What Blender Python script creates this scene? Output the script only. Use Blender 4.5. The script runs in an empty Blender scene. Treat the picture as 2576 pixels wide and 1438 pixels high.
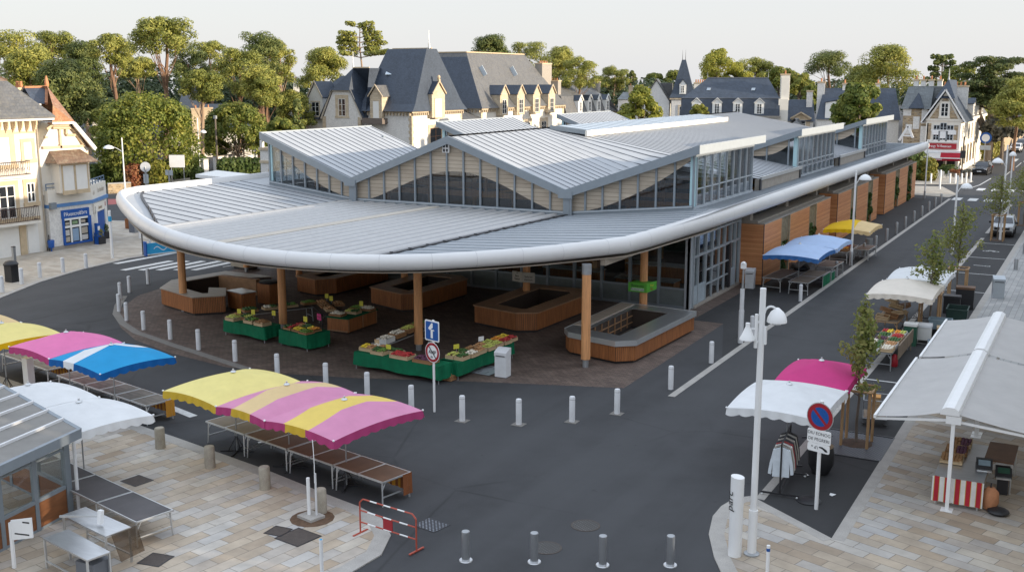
import bpy, bmesh, math, random
import numpy as np
from mathutils import Vector, Matrix
random.seed(7)
R=math.radians
SC=bpy.context.scene
COL=SC.collection
LEAFQ=[]
# ---------------------------------------------------------------- camera model (x = across the street, y = along the street)
F=2724.;CX=1288.;CY=719.;TH=math.atan(519/F);YAW=math.atan(1525/(F*math.cos(TH)+519*math.sin(TH)))
CAM=(18.86,-53.90,12.0)
_f=(-math.sin(YAW),math.cos(YAW));_r=(math.cos(YAW),math.sin(YAW))
def ray(px,py):
    dx=(px-CX)/F;dy=(CY-py)/F
    fw=math.cos(TH)+dy*math.sin(TH);up=-math.sin(TH)+dy*math.cos(TH)
    return (_r[0]*dx+_f[0]*fw,_r[1]*dx+_f[1]*fw,up)
def _hit(px,py,ax,val):
    d=ray(px,py);t=(val-CAM[ax])/d[ax];return tuple(CAM[i]+t*d[i] for i in range(3))
def G(px,py,z=0):return _hit(px,py,2,z)     # point of the photo on a level plane
def PV(px,py,v):return _hit(px,py,1,v)      # ... on a plane across the street
def PU(px,py,u):return _hit(px,py,0,u)      # ... on a plane along the street
def AT(px,py,dist):                          # ... at a distance along the view
    d=ray(px,py);h=math.hypot(d[0],d[1]);t=dist/h
    return tuple(CAM[i]+t*d[i] for i in range(3))
# ---------------------------------------------------------------- mesh collector
class M:
    def __init__(s):s.v=[];s.f=[];s.m=[];s.k=0
    def add(s,vs,fs):
        b=len(s.v);s.v.extend(tuple(p) for p in vs)
        for q in fs:s.f.append(tuple(b+i for i in q));s.m.append(s.k)
        return s
    def mk(s,k):s.k=k;return s
    def poly(s,pts):return s.add(pts,[tuple(range(len(pts)))])
    def ext(s,pts,vec):
        n=len(pts);q=[tuple(p[i]+vec[i] for i in range(3)) for p in pts]
        fs=[tuple(range(n-1,-1,-1)),tuple(range(n,2*n))]+[(i,(i+1)%n,n+(i+1)%n,n+i) for i in range(n)]
        return s.add(list(pts)+q,fs)
    def box(s,x0,x1,y0,y1,z0,z1):return s.ext([(x0,y0,z0),(x1,y0,z0),(x1,y1,z0),(x0,y1,z0)],(0,0,z1-z0))
    def obx(s,c,sx,sy,sz,rz=0):
        ca,sa=math.cos(rz),math.sin(rz);P=[]
        for x,y in((-.5,-.5),(.5,-.5),(.5,.5),(-.5,.5)):
            x*=sx;y*=sy;P.append((c[0]+x*ca-y*sa,c[1]+x*sa+y*ca,c[2]-sz/2))
        return s.ext(P,(0,0,sz))
    def prism(s,poly,z0,z1):return s.ext([(p[0],p[1],z0) for p in poly],(0,0,z1-z0))
    def tube(s,p,q,r,r2=None,n=8,cap=True):
        p=Vector(p);q=Vector(q);r2=r if r2 is None else r2
        d=(q-p).normalized();a=d.orthogonal().normalized();b=d.cross(a)
        vs=[];
        for c,rr in((p,r),(q,r2)):
            for i in range(n):
                t=2*math.pi*i/n;vs.append(tuple(c+a*(math.cos(t)*rr)+b*(math.sin(t)*rr)))
        fs=[(i,(i+1)%n,n+(i+1)%n,n+i) for i in range(n)]
        if cap:fs+=[tuple(range(n-1,-1,-1)),tuple(range(n,2*n))]
        return s.add(vs,fs)
    def path(s,pts,r,n=6):
        for a,b in zip(pts,pts[1:]):s.tube(a,b,r,None,n)
        return s
    def bar(s,p,q,w,h):          # rectangular bar from p to q
        p=Vector(p);q=Vector(q);d=(q-p).normalized()
        a=d.cross(Vector((0,0,1)))
        if a.length<1e-4:a=Vector((1,0,0))
        a=a.normalized();b=a.cross(d).normalized()
        P=[p+a*(w/2)*i+b*(h/2)*j for i,j in((-1,-1),(1,-1),(1,1),(-1,1))]
        return s.ext([tuple(x) for x in P],tuple(q-p))
    def lathe(s,prof,c=(0,0,0),n=16):
        vs=[];
        for r,z in prof:
            for i in range(n):
                t=2*math.pi*i/n;vs.append((c[0]+r*math.cos(t),c[1]+r*math.sin(t),c[2]+z))
        fs=[]
        for j in range(len(prof)-1):
            for i in range(n):fs.append((j*n+i,j*n+(i+1)%n,(j+1)*n+(i+1)%n,(j+1)*n+i))
        fs+=[tuple(range(n-1,-1,-1)),tuple(range((len(prof)-1)*n,len(prof)*n))]
        return s.add(vs,fs)
    def ball(s,c,r,rz=None,n=6,m=4):
        rz=r if rz is None else rz
        prof=[(max(1e-3,r*math.sin(math.pi*j/m)),-rz*math.cos(math.pi*j/m)) for j in range(m+1)]
        return s.lathe(prof,c,n)
    def build(s,name,mats,parent=None,smooth=False,world=False,fix=True,ang=40):
        me=bpy.data.meshes.new(name)
        vs=s.v
        if world and parent is not None and not islocal(parent):
            o=wloc(parent);vs=[(p[0]-o[0],p[1]-o[1],p[2]-o[2]) for p in vs]
        me.from_pydata(vs,[],s.f)
        if not isinstance(mats,(list,tuple)):mats=[mats]
        for m_ in mats:me.materials.append(m_)
        me.polygons.foreach_set('material_index',s.m)
        if fix:
            bm=bmesh.new();bm.from_mesh(me);bmesh.ops.recalc_face_normals(bm,faces=bm.faces);bm.to_mesh(me);bm.free()
        if smooth:
            me.polygons.foreach_set('use_smooth',[True]*len(me.polygons))
            me.set_sharp_from_angle(angle=R(ang))
        me.update()
        o=bpy.data.objects.new(name,me);COL.objects.link(o)
        if parent is not None:o.parent=parent
        return o
LOCAL=set()
def islocal(o):
    while o.parent is not None:o=o.parent
    return o.name in LOCAL
def wloc(o):
    l=Vector((0,0,0))
    while o is not None:l=l+o.location;o=o.parent
    return l
def tag(o,label=None,cat=None,group=None,kind=None):
    if label:o['label']=label
    if cat:o['category']=cat
    if group:o['group']=group
    if kind:o['kind']=kind
    return o
def T(name,label,cat,loc=(0,0,0),rz=0,group=None):
    o=bpy.data.objects.new(name,None);COL.objects.link(o);o.location=loc;o.rotation_euler=(0,0,rz)
    o.empty_display_size=.2
    return tag(o,label,cat,group)
def struct(o):o['kind']='structure';return o
KIDS={}
def kids(o):return [c for c in COL.objects if c.parent is o]
def dup(root,loc,rz=None,label=None,group=None,scale=None):
    def cp(o,par):
        c=o.copy();COL.objects.link(c)
        if par is not None:c.parent=par
        for ch in KIDS.get(o.name) or kids(o):cp(ch,c)
        return c
    c=cp(root,None);c.location=loc
    if rz is not None:c.rotation_euler=(0,0,rz)
    if scale is not None:c.scale=(scale,)*3 if not isinstance(scale,tuple) else scale
    if label:c['label']=label
    if group:c['group']=group
    return c
_fonts={}
def text(s,size,mat,parent,loc,rot,name='lettering',ext=.004,align='CENTER',sx=1):
    cu=bpy.data.curves.new(name,'FONT');cu.body=s;cu.size=size;cu.extrude=ext;cu.align_x=align;cu.align_y='CENTER'
    o=bpy.data.objects.new(name+'_tmp',cu);COL.objects.link(o)
    dg=bpy.context.evaluated_depsgraph_get();me=bpy.data.meshes.new_from_object(o.evaluated_get(dg))
    bpy.data.objects.remove(o);bpy.data.curves.remove(cu)
    me.materials.clear();me.materials.append(mat)
    q=bpy.data.objects.new(name,me);COL.objects.link(q);q.parent=parent;q.location=loc;q.rotation_euler=rot;q.scale=(sx,1,1)
    return q
# ---------------------------------------------------------------- materials
def _new(name):
    m=bpy.data.materials.new(name);m.use_nodes=True;nt=m.node_tree
    return m,nt,nt.nodes['Principled BSDF']
def _n(nt,t,**k):
    n=nt.nodes.new(t)
    for a,b in k.items():
        if a in n.inputs:n.inputs[a].default_value=b
        else:setattr(n,a,b)
    return n
def rgb(c,f=1):return (min(1,c[0]*f),min(1,c[1]*f),min(1,c[2]*f),1)
def mixc(nt,fac,a,b):
    x=nt.nodes.new('ShaderNodeMix');x.data_type='RGBA'
    for i,q in((0,fac),(6,a),(7,b)):
        if hasattr(q,'links'):nt.links.new(q,x.inputs[i])
        else:x.inputs[i].default_value=q
    return x.outputs[2]
def coords(nt,scale=(1,1,1),rz=0,kind='Object'):
    tc=nt.nodes.new('ShaderNodeTexCoord');mp=nt.nodes.new('ShaderNodeMapping')
    mp.inputs['Scale'].default_value=scale;mp.inputs['Rotation'].default_value=(0,0,rz)
    nt.links.new(tc.outputs[kind],mp.inputs[0]);return mp.outputs[0]
def noise(nt,vec,sc,det=4,rough=.55):
    n=_n(nt,'ShaderNodeTexNoise',Scale=sc,Detail=det,Roughness=rough);nt.links.new(vec,n.inputs['Vector']);return n.outputs['Fac']
def ramp(nt,fac,stops):
    r=nt.nodes.new('ShaderNodeValToRGB');e=r.color_ramp.elements
    while len(e)<len(stops):e.new(.5)
    for x,(p,c) in zip(e,stops):x.position=p;x.color=(c[0],c[1],c[2],1)
    nt.links.new(fac,r.inputs[0]);return r.outputs[0]
def bump(nt,h,b,strength=.3,dist=.02):
    n=_n(nt,'ShaderNodeBump',Strength=strength,Distance=dist);nt.links.new(h,n.inputs['Height']);nt.links.new(n.outputs[0],b.inputs['Normal'])
def mat(name,c,rough=.6,metal=0,var=.12,sc=2.5,st=(1,1,1),bmp=0,spec=.5,c2=None,fine=0,coat=0):
    m,nt,b=_new(name);v=coords(nt,st)
    f=noise(nt,v,sc,6,.6)
    col=ramp(nt,f,[(.3,rgb(c,1-var)),(.7,rgb(c2 or c,1+var))])
    if fine:
        f2=noise(nt,coords(nt),fine,2,.6);col=mixc(nt,ramp(nt,f2,[(.35,(0,0,0)),(.65,(.5,.5,.5))]),col,rgb(c,.62))
    nt.links.new(col,b.inputs['Base Color'])
    b.inputs['Roughness'].default_value=rough;b.inputs['Metallic'].default_value=metal;b.inputs['Specular IOR Level'].default_value=spec
    if coat:b.inputs['Coat Weight'].default_value=coat;b.inputs['Coat Roughness'].default_value=.08
    if bmp:bump(nt,f,b,bmp,.03)
    return m
def brick(name,cols,mortar,w,h,ms=.012,rz=0,rough=.75,var=.14,bmp=.25,offset=.5,plane='xy',spec=.4,patch=None):
    m,nt,b=_new(name)
    if plane=='xy':v=coords(nt,(1,1,1),rz)
    else:
        tc=nt.nodes.new('ShaderNodeTexCoord');sp=nt.nodes.new('ShaderNodeSeparateXYZ');cb=nt.nodes.new('ShaderNodeCombineXYZ')
        nt.links.new(tc.outputs['Object'],sp.inputs[0]);ad=_n(nt,'ShaderNodeMath',operation='ADD')
        nt.links.new(sp.outputs[0],ad.inputs[0]);nt.links.new(sp.outputs[1],ad.inputs[1])
        nt.links.new(ad.outputs[0],cb.inputs[0]);nt.links.new(sp.outputs[2],cb.inputs[1]);v=cb.outputs[0]
    k=nt.nodes.new('ShaderNodeTexBrick');nt.links.new(v,k.inputs['Vector'])
    k.inputs['Scale'].default_value=1;k.inputs['Brick Width'].default_value=w;k.inputs['Row Height'].default_value=h
    k.inputs['Mortar Size'].default_value=ms;k.inputs['Mortar Smooth'].default_value=.1;k.offset=offset
    k.inputs['Color1'].default_value=(0,0,0,1);k.inputs['Color2'].default_value=(1,1,1,1);k.inputs['Mortar'].default_value=(0,0,0,1)
    n_=len(cols);r=nt.nodes.new('ShaderNodeValToRGB');e=r.color_ramp.elements
    while len(e)<n_:e.new(.5)
    for i,c in enumerate(cols):e[i].position=i/max(1,n_-1);e[i].color=(*c[:3],1)
    nt.links.new(k.outputs['Color'],r.inputs[0])
    f=noise(nt,coords(nt),1.1,7,.65)
    sh=ramp(nt,f,[(.3,(1-var,)*3),(.7,(1+var,)*3)])
    mu=nt.nodes.new('ShaderNodeMix');mu.data_type='RGBA';mu.blend_type='MULTIPLY';mu.inputs[0].default_value=1
    nt.links.new(r.outputs[0],mu.inputs[6]);nt.links.new(sh,mu.inputs[7])
    col=mixc(nt,k.outputs['Fac'],mu.outputs[2],rgb(mortar))
    if patch:
        f3=noise(nt,coords(nt),patch[0],5,.7);col=mixc(nt,ramp(nt,f3,[(patch[1],(0,0,0)),(patch[1]+.12,(.7,.7,.7))]),col,rgb(patch[2]))
    nt.links.new(col,b.inputs['Base Color']);b.inputs['Roughness'].default_value=rough;b.inputs['Specular IOR Level'].default_value=spec
    iv=_n(nt,'ShaderNodeMath',operation='SUBTRACT');iv.inputs[0].default_value=1;nt.links.new(k.outputs['Fac'],iv.inputs[1])
    bump(nt,iv.outputs[0],b,bmp,.01)
    return m
def planks(name,c1,c2,width,axis='z',rough=.6,gap=.12,stretch=14,bmp=.4,dark=.35):
    """boards: stripes across `axis` (x,y,z or d = x+y) with streaky grain along the other way"""
    m,nt,b=_new(name);tc=nt.nodes.new('ShaderNodeTexCoord');sp=nt.nodes.new('ShaderNodeSeparateXYZ');nt.links.new(tc.outputs['Object'],sp.inputs[0])
    if axis=='d':
        a=_n(nt,'ShaderNodeMath',operation='ADD');nt.links.new(sp.outputs[0],a.inputs[0]);nt.links.new(sp.outputs[1],a.inputs[1]);s=a.outputs[0];st=(stretch,stretch,.6)
    else:
        s=sp.outputs['xyz'.index(axis)];st=tuple(stretch if q==axis else .7 for q in 'xyz')
    dv=_n(nt,'ShaderNodeMath',operation='DIVIDE');nt.links.new(s,dv.inputs[0]);dv.inputs[1].default_value=width
    fr=_n(nt,'ShaderNodeMath',operation='FRACT');nt.links.new(dv.outputs[0],fr.inputs[0])
    fl=_n(nt,'ShaderNodeMath',operation='FLOOR');nt.links.new(dv.outputs[0],fl.inputs[0])
    wn=_n(nt,'ShaderNodeTexWhiteNoise',noise_dimensions='1D');nt.links.new(fl.outputs[0],wn.inputs['W'])
    f=noise(nt,coords(nt,st),1.0,6,.65)
    mx=_n(nt,'ShaderNodeMath',operation='MULTIPLY_ADD');nt.links.new(wn.outputs['Value'],mx.inputs[0]);mx.inputs[1].default_value=.45
    sub=_n(nt,'ShaderNodeMath',operation='SUBTRACT');nt.links.new(f,sub.inputs[0]);sub.inputs[1].default_value=.22;nt.links.new(sub.outputs[0],mx.inputs[2])
    col=ramp(nt,mx.outputs[0],[(.2,rgb(c1)),(.8,rgb(c2))])
    lt=_n(nt,'ShaderNodeMath',operation='LESS_THAN');nt.links.new(fr.outputs[0],lt.inputs[0]);lt.inputs[1].default_value=gap
    col=mixc(nt,lt.outputs[0],col,rgb(c1,dark))
    nt.links.new(col,b.inputs['Base Color']);b.inputs['Roughness'].default_value=rough;b.inputs['Specular IOR Level'].default_value=.35
    iv=_n(nt,'ShaderNodeMath',operation='SUBTRACT');iv.inputs[0].default_value=1;nt.links.new(lt.outputs[0],iv.inputs[1]);bump(nt,iv.outputs[0],b,bmp,.015)
    return m
def glass(name,tint=(.5,.55,.57),refl=1.0,rough=.02):
    m,nt,b=_new(name);nt.nodes.remove(b);out=nt.nodes['Material Output']
    tr=_n(nt,'ShaderNodeBsdfTransparent');tr.inputs[0].default_value=(*tint,1)
    gl=_n(nt,'ShaderNodeBsdfGlossy',Roughness=rough);gl.inputs[0].default_value=(.95,.97,1,1)
    fr=_n(nt,'ShaderNodeFresnel',IOR=1.5);ge=nt.nodes.new('ShaderNodeNewGeometry');io=_n(nt,'ShaderNodeMapRange');io.inputs[3].default_value=1.5;io.inputs[4].default_value=1/1.5;nt.links.new(ge.outputs['Backfacing'],io.inputs[0]);nt.links.new(io.outputs[0],fr.inputs[0]);ml=_n(nt,'ShaderNodeMath',operation='MULTIPLY');ml.inputs[1].default_value=refl;ml.use_clamp=True
    nt.links.new(fr.outputs[0],ml.inputs[0]);mx=nt.nodes.new('ShaderNodeMixShader')
    nt.links.new(ml.outputs[0],mx.inputs[0]);nt.links.new(tr.outputs[0],mx.inputs[1]);nt.links.new(gl.outputs[0],mx.inputs[2]);nt.links.new(mx.outputs[0],out.inputs[0])
    return m
def leafmat(name,c1,c2,c3,sc=.5,trans=.25):
    m,nt,b=_new(name);out=nt.nodes['Material Output']
    f=noise(nt,coords(nt),sc,3,.6);g=nt.nodes.new('ShaderNodeNewGeometry')
    a=_n(nt,'ShaderNodeMath',operation='MULTIPLY_ADD');nt.links.new(g.outputs['Random Per Island'],a.inputs[0]);a.inputs[1].default_value=.5
    s=_n(nt,'ShaderNodeMath',operation='SUBTRACT');nt.links.new(f,s.inputs[0]);s.inputs[1].default_value=.25;nt.links.new(s.outputs[0],a.inputs[2])
    oi=nt.nodes.new('ShaderNodeObjectInfo');a2=_n(nt,'ShaderNodeMath',operation='MULTIPLY_ADD');nt.links.new(oi.outputs['Random'],a2.inputs[0]);a2.inputs[1].default_value=.22;nt.links.new(a.outputs[0],a2.inputs[2])
    col=ramp(nt,a2.outputs[0],[(.15,rgb(c1)),(.5,rgb(c2)),(.9,rgb(c3))])
    nt.links.new(col,b.inputs['Base Color']);b.inputs['Roughness'].default_value=.55;b.inputs['Specular IOR Level'].default_value=.25
    tl=nt.nodes.new('ShaderNodeBsdfTranslucent');nt.links.new(col,tl.inputs[0]);mx=nt.nodes.new('ShaderNodeMixShader');mx.inputs[0].default_value=trans
    nt.links.new(b.outputs[0],mx.inputs[1]);nt.links.new(tl.outputs[0],mx.inputs[2]);nt.links.new(mx.outputs[0],out.inputs[0])
    return m
def cloth(name,c,var=.06,trans=.25,st=(1,1,1)):
    m,nt,b=_new(name);out=nt.nodes['Material Output'];f=noise(nt,coords(nt,st),1.6,5,.6)
    col=ramp(nt,f,[(.3,rgb(c,1-var)),(.7,rgb(c,1+var))]);nt.links.new(col,b.inputs['Base Color']);b.inputs['Roughness'].default_value=.75;b.inputs['Specular IOR Level'].default_value=.25
    bump(nt,noise(nt,coords(nt),5,3),b,.12,.03)
    tl=nt.nodes.new('ShaderNodeBsdfTranslucent');nt.links.new(col,tl.inputs[0]);mx=nt.nodes.new('ShaderNodeMixShader');mx.inputs[0].default_value=trans
    nt.links.new(b.outputs[0],mx.inputs[1]);nt.links.new(tl.outputs[0],mx.inputs[2]);nt.links.new(mx.outputs[0],out.inputs[0])
    return m
def asphalt_mat(name,base=.05,tint=(1,1.02,1.07)):
    m,nt,b=_new(name);v=coords(nt)
    big=noise(nt,v,.09,5,.6);mid=noise(nt,v,.7,6,.65);fine=noise(nt,v,55,2,.7);streak=noise(nt,coords(nt,(.9,.05,1)),1,4,.6)
    c=ramp(nt,mid,[(.3,[base*.74*t for t in tint]),(.72,[base*1.2*t for t in tint])])
    c=mixc(nt,ramp(nt,big,[(.42,(0,0,0)),(.62,(.55,.55,.55))]),c,rgb([base*1.3*t for t in tint]))
    c=mixc(nt,ramp(nt,streak,[(.5,(0,0,0)),(.66,(.4,.4,.4))]),c,rgb([base*.78*t for t in tint]))
    c=mixc(nt,ramp(nt,fine,[(.45,(0,0,0)),(.75,(.4,.4,.4))]),c,rgb([base*1.9*t for t in tint]))
    vo=_n(nt,'ShaderNodeTexVoronoi',feature='DISTANCE_TO_EDGE',Scale=.16);wv=nt.nodes.new('ShaderNodeMix');wv.data_type='VECTOR';wv.inputs[0].default_value=.12;nz=_n(nt,'ShaderNodeTexNoise',Scale=.9,Detail=5);nt.links.new(v,nz.inputs['Vector']);nt.links.new(v,wv.inputs[4]);nt.links.new(nz.outputs['Color'],wv.inputs[5]);nt.links.new(wv.outputs[1],vo.inputs['Vector'])
    ck=ramp(nt,vo.outputs['Distance'],[(.0,(1,1,1)),(.010,(0,0,0))]);km=_n(nt,'ShaderNodeMath',operation='MULTIPLY');nt.links.new(ck,km.inputs[0]);nt.links.new(ramp(nt,noise(nt,v,.13,3),[(.48,(0,0,0)),(.6,(.6,.6,.6))]),km.inputs[1]);c=mixc(nt,km.outputs[0],c,rgb([base*.4*t for t in tint]))
    lane=noise(nt,coords(nt,(.55,.02,1)),1,3,.5);c=mixc(nt,ramp(nt,lane,[(.45,(0,0,0)),(.62,(.45,.45,.45))]),c,rgb([base*1.45*t for t in tint]))
    sp=noise(nt,coords(nt),2.3,2,.8);c=mixc(nt,ramp(nt,sp,[(.68,(0,0,0)),(.74,(.45,.45,.45))]),c,rgb([base*.6*t for t in tint]))
    nt.links.new(c,b.inputs['Base Color']);b.inputs['Roughness'].default_value=.82;b.inputs['Specular IOR Level'].default_value=.35
    bump(nt,fine,b,.25,.008);return m
W={}
W['asphalt']=asphalt_mat('asphalt',.045);W['asphalt_dark']=asphalt_mat('asphalt_dark',.032,(1,1,1.02))
TAN=[(.36,.28,.20),(.44,.365,.28),(.49,.405,.305),(.41,.375,.335),(.52,.48,.42),(.445,.43,.41),(.42,.33,.235),(.50,.45,.375)]
W['stone_fg']=brick('stone_paving',TAN,(.19,.165,.13),.95,.40,.009,R(-81),.7,.2,.3,patch=(.8,.66,(.25,.2,.14)))
W['stone_rt']=brick('stone_paving_right',[tuple(c*.86 for c in q) for q in TAN],(.16,.14,.115),1.0,.40,.009,R(17),.7,.2,.3,patch=(.7,.68,(.2,.17,.13)))
W['stone_far']=brick('stone_paving_far',[(.38,.33,.27),(.43,.38,.31),(.46,.42,.36)],(.3,.26,.21),1.0,.45,.012,R(10),.8,.2,.2)
W['pave_grey']=brick('grey_slab_paving',[(.30,.30,.295),(.36,.36,.35),(.41,.40,.385)],(.18,.175,.165),.9,.3,.01,R(90),.75,.14,.2)
W['paver_brown']=brick('brown_pavers',[(.110,.078,.063),(.135,.097,.078),(.16,.118,.095)],(.055,.043,.037),.3,.15,.012,R(4),.75,.35,.3,patch=(.35,.6,(.125,.1,.085)))
W['kerb']=mat('kerb_stone',(.42,.395,.36),.8,var=.14,sc=2,fine=30)
W['kerb_grey']=mat('edging_stone',(.22,.205,.185),.8,var=.15,sc=2,fine=30)
W['paint']=mat('road_paint',(.66,.66,.64),.7,var=.1,sc=3,fine=9)
W['redpath']=mat('red_surface',(.36,.10,.09),.8)
W['zinc']=mat('zinc_sheet',(.40,.415,.43),.5,.12,.07,.35,(1,1,1),0,.5)
W['zinc_mid']=mat('ribbed_sheet',(.30,.30,.305),.5,.1,.08,.3)
W['seam']=mat('zinc_seam_shaded',(.155,.165,.185),.5,.4,.1)  # roof ribs darker than the sheet: rib shadow put into the colour
W['seam_lt']=mat('zinc_seam_light',(.50,.495,.485),.5,.3,.06)
W['seam_blue']=mat('zinc_seam_mid',(.27,.30,.33),.5,.4,.08)
W['fascia']=mat('white_fascia',(.66,.655,.645),.38,0,.05,.25,(1,1,4),0,.5)
W['joint']=mat('panel_joint',(.42,.42,.42),.6)
W['steel_grey']=mat('grey_steel',(.235,.27,.30),.45,.2,.06)
W['steel_lt']=mat('light_steel',(.44,.48,.51),.4,.3,.05)
W['steel_blue']=mat('pale_blue_panel',(.42,.62,.66),.35,0,.04)
W['white_metal']=mat('white_paint_metal',(.80,.80,.79),.38,0,.03,2)
W['white_metal2']=mat('white_bollard_paint',(.66,.665,.67),.5,0,.07,4)
W['grey_metal']=mat('galvanised_metal',(.38,.395,.405),.42,.6,.1,6)
W['alu']=mat('aluminium',(.62,.63,.63),.35,.7,.06)
W['inox']=mat('stainless_top',(.58,.59,.60),.28,.85,.08,2,(1,6,1))
W['dark_metal']=mat('dark_metal',(.045,.045,.05),.45,.4,.1)
W['black']=mat('black_plastic',(.018,.018,.02),.5,0,.1)
W['concrete']=mat('concrete',(.36,.325,.28),.85,0,.15,3,fine=25)
W['stonebollard']=mat('granite_post',(.40,.355,.285),.85,0,.2,5,fine=40)
W['ply']=planks('clerestory_boards',(.37,.305,.235),(.55,.47,.37),.23,'z',.6,.10,7,.35,.6)
W['cedar']=planks('cedar_cladding',(.48,.185,.072),(.66,.305,.13),.14,'z',.5,.05,9,.25,.6)
W['slat']=mat('timber_slat',(.33,.125,.042),.5,0,.35,2.2,(6,6,.5))
W['slat_top']=mat('timber_counter_top',(.36,.21,.12),.42,0,.25,1.5,(1,5,1))
W['slat_top_grey']=mat('weathered_counter_top',(.36,.30,.24),.4,0,.22,1.5,(1,5,1))
W['kiosk_dark']=mat('kiosk_inside',(.05,.034,.025),.7)
W['pole_wood']=mat('round_timber',(.64,.31,.13),.5,0,.2,3,(4,4,.35))
W['soffit']=mat('soffit_boards',(.46,.40,.33),.7)
W['glass']=glass('clear_glass',(.80,.84,.84),1.3)
W['glass_clear']=glass('terrace_glass',(.93,.95,.94),.9);W['glass_smoke']=glass('smoked_sheet',(.66,.60,.54),1.2)
W['glass_dark']=mat('dark_window_glass',(.02,.024,.03),.04,0,.3,.6,spec=.8)
W['glass_hi']=glass('clerestory_glass',(.74,.78,.80),1.4)
W['polycarb']=mat('translucent_sheet',(.50,.57,.63),.3,0,.04)
W['render_white']=mat('white_render',(.76,.74,.70),.85,0,.05,1.2,fine=6)
W['render_cream']=mat('cream_render',(.76,.72,.64),.85,0,.05,1.2)
W['quoin']=brick('granite_trim',[(.47,.38,.27),(.54,.44,.31),(.58,.49,.36)],(.40,.34,.26),.55,.32,.015,0,.85,.15,.3,plane='wall')
W['ochre_stone']=mat('ochre_trim',(.56,.44,.29),.8,0,.12,3)
W['rubble']=brick('rubble_stone',[(.22,.155,.09),(.36,.26,.15),(.45,.33,.2),(.30,.25,.2)],(.42,.36,.27),.38,.2,.02,0,.9,.25,.4,plane='wall')
def slate(name,c,moss=None,var=.18):
    m,nt,b=_new(name);tc=nt.nodes.new('ShaderNodeTexCoord');sp=nt.nodes.new('ShaderNodeSeparateXYZ');nt.links.new(tc.outputs['Object'],sp.inputs[0])
    ad=_n(nt,'ShaderNodeMath',operation='ADD');nt.links.new(sp.outputs[0],ad.inputs[0]);nt.links.new(sp.outputs[1],ad.inputs[1]);cb=nt.nodes.new('ShaderNodeCombineXYZ');nt.links.new(ad.outputs[0],cb.inputs[0]);nt.links.new(sp.outputs[2],cb.inputs[1])
    k=nt.nodes.new('ShaderNodeTexBrick');nt.links.new(cb.outputs[0],k.inputs['Vector']);k.inputs['Scale'].default_value=1;k.inputs['Brick Width'].default_value=.26;k.inputs['Row Height'].default_value=.2;k.inputs['Mortar Size'].default_value=.012
    k.inputs['Color1'].default_value=rgb(c,1-var);k.inputs['Color2'].default_value=rgb(c,1+var);k.inputs['Mortar'].default_value=rgb(c,.6)
    col=k.outputs['Color'];f=noise(nt,coords(nt,(1,1,.35)),.9,6,.65);col=mixc(nt,ramp(nt,f,[(.4,(0,0,0)),(.75,(.5,.5,.5))]),col,rgb(c,1.45))
    if moss:
        f2=noise(nt,coords(nt),2.6,6,.75);col=mixc(nt,ramp(nt,f2,[(.5,(0,0,0)),(.62,(.85,.85,.85))]),col,rgb(moss))
    nt.links.new(col,b.inputs['Base Color']);b.inputs['Roughness'].default_value=.5;b.inputs['Specular IOR Level'].default_value=.4;return m
W['slate']=slate('blue_slate',(.046,.060,.084))
W['slate_brown']=slate('weathered_slate',(.118,.118,.118),(.165,.155,.135))
W['slate_grey']=slate('grey_slate',(.15,.165,.17))
W['tile']=slate('clay_tile',(.30,.135,.062),(.40,.29,.17))
W['tile_dark']=slate('old_tile',(.17,.11,.075),(.26,.21,.15))
W['terracotta']=mat('terracotta',(.48,.21,.10),.8,0,.2,4)
W['shutter']=mat('white_shutter',(.80,.79,.75),.55,0,.03)
W['blue']=mat('shop_blue',(.012,.09,.36),.4,0,.08)
W['cyan']=mat('banner_cyan',(.03,.34,.62),.6,0,.08)
W['red']=mat('sign_red',(.34,.012,.022),.45,0,.06)
W['signblue']=mat('sign_blue',(.008,.085,.33),.4,0,.05)
W['signwhite']=mat('sign_white',(.80,.80,.79),.45,0,.03)
W['signgreen']=mat('sign_green',(.09,.38,.035),.5,0,.05)
W['ink']=mat('black_ink',(.012,.012,.014),.6)
W['crimson']=cloth('crimson_canvas',(.36,.012,.03),.12)
W['bark']=mat('pine_bark',(.20,.115,.07),.9,0,.3,2,(4,4,.6),.6)
W['bark_pale']=mat('pale_bark',(.34,.235,.155),.9,0,.25,2,(4,4,.6),.6)
W['bark_grey']=mat('grey_bark',(.15,.12,.095),.9,0,.25,3,(4,4,.6),.5)
W['pine']=leafmat('pine_needles',(.075,.095,.026),(.225,.245,.052),(.46,.43,.11),.35,.3)
W['pine_dark']=leafmat('dark_needles',(.045,.068,.026),(.115,.15,.045),(.23,.245,.075),.35,.3)
W['plane']=leafmat('broad_leaves',(.07,.105,.024),(.16,.20,.04),(.36,.34,.08),.4,.42)
W['lime']=leafmat('bright_leaves',(.12,.16,.03),(.26,.28,.05),(.45,.42,.08),.4,.45)
W['wood_far']=leafmat('far_needles_shaded',(.022,.038,.02),(.045,.068,.032),(.075,.10,.045),.2,.2)  # darkened for depth: shade inside the wood put into the leaf colour
W['dome']=leafmat('plane_tree_leaves',(.09,.13,.025),(.22,.25,.045),(.44,.40,.09),.4,.42)
W['cedar_l']=leafmat('cedar_needles',(.035,.06,.022),(.085,.115,.038),(.17,.18,.06),.4,.4)
W['hedge']=leafmat('hedge_leaves',(.04,.07,.018),(.08,.12,.03),(.14,.17,.045),1.2)
W['hedge_y']=leafmat('golden_leaves',(.09,.115,.016),(.17,.17,.025),(.26,.22,.04),1.2)
W['redleaf']=leafmat('russet_leaves',(.16,.05,.03),(.30,.11,.05),(.36,.20,.08),1.2)
W['greyleaf']=leafmat('grey_leaves',(.08,.085,.07),(.14,.14,.115),(.21,.20,.165),1.0)
W['street_l']=leafmat('street_tree_leaves',(.11,.15,.04),(.21,.24,.065),(.34,.32,.11),2.0,.45)
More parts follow.
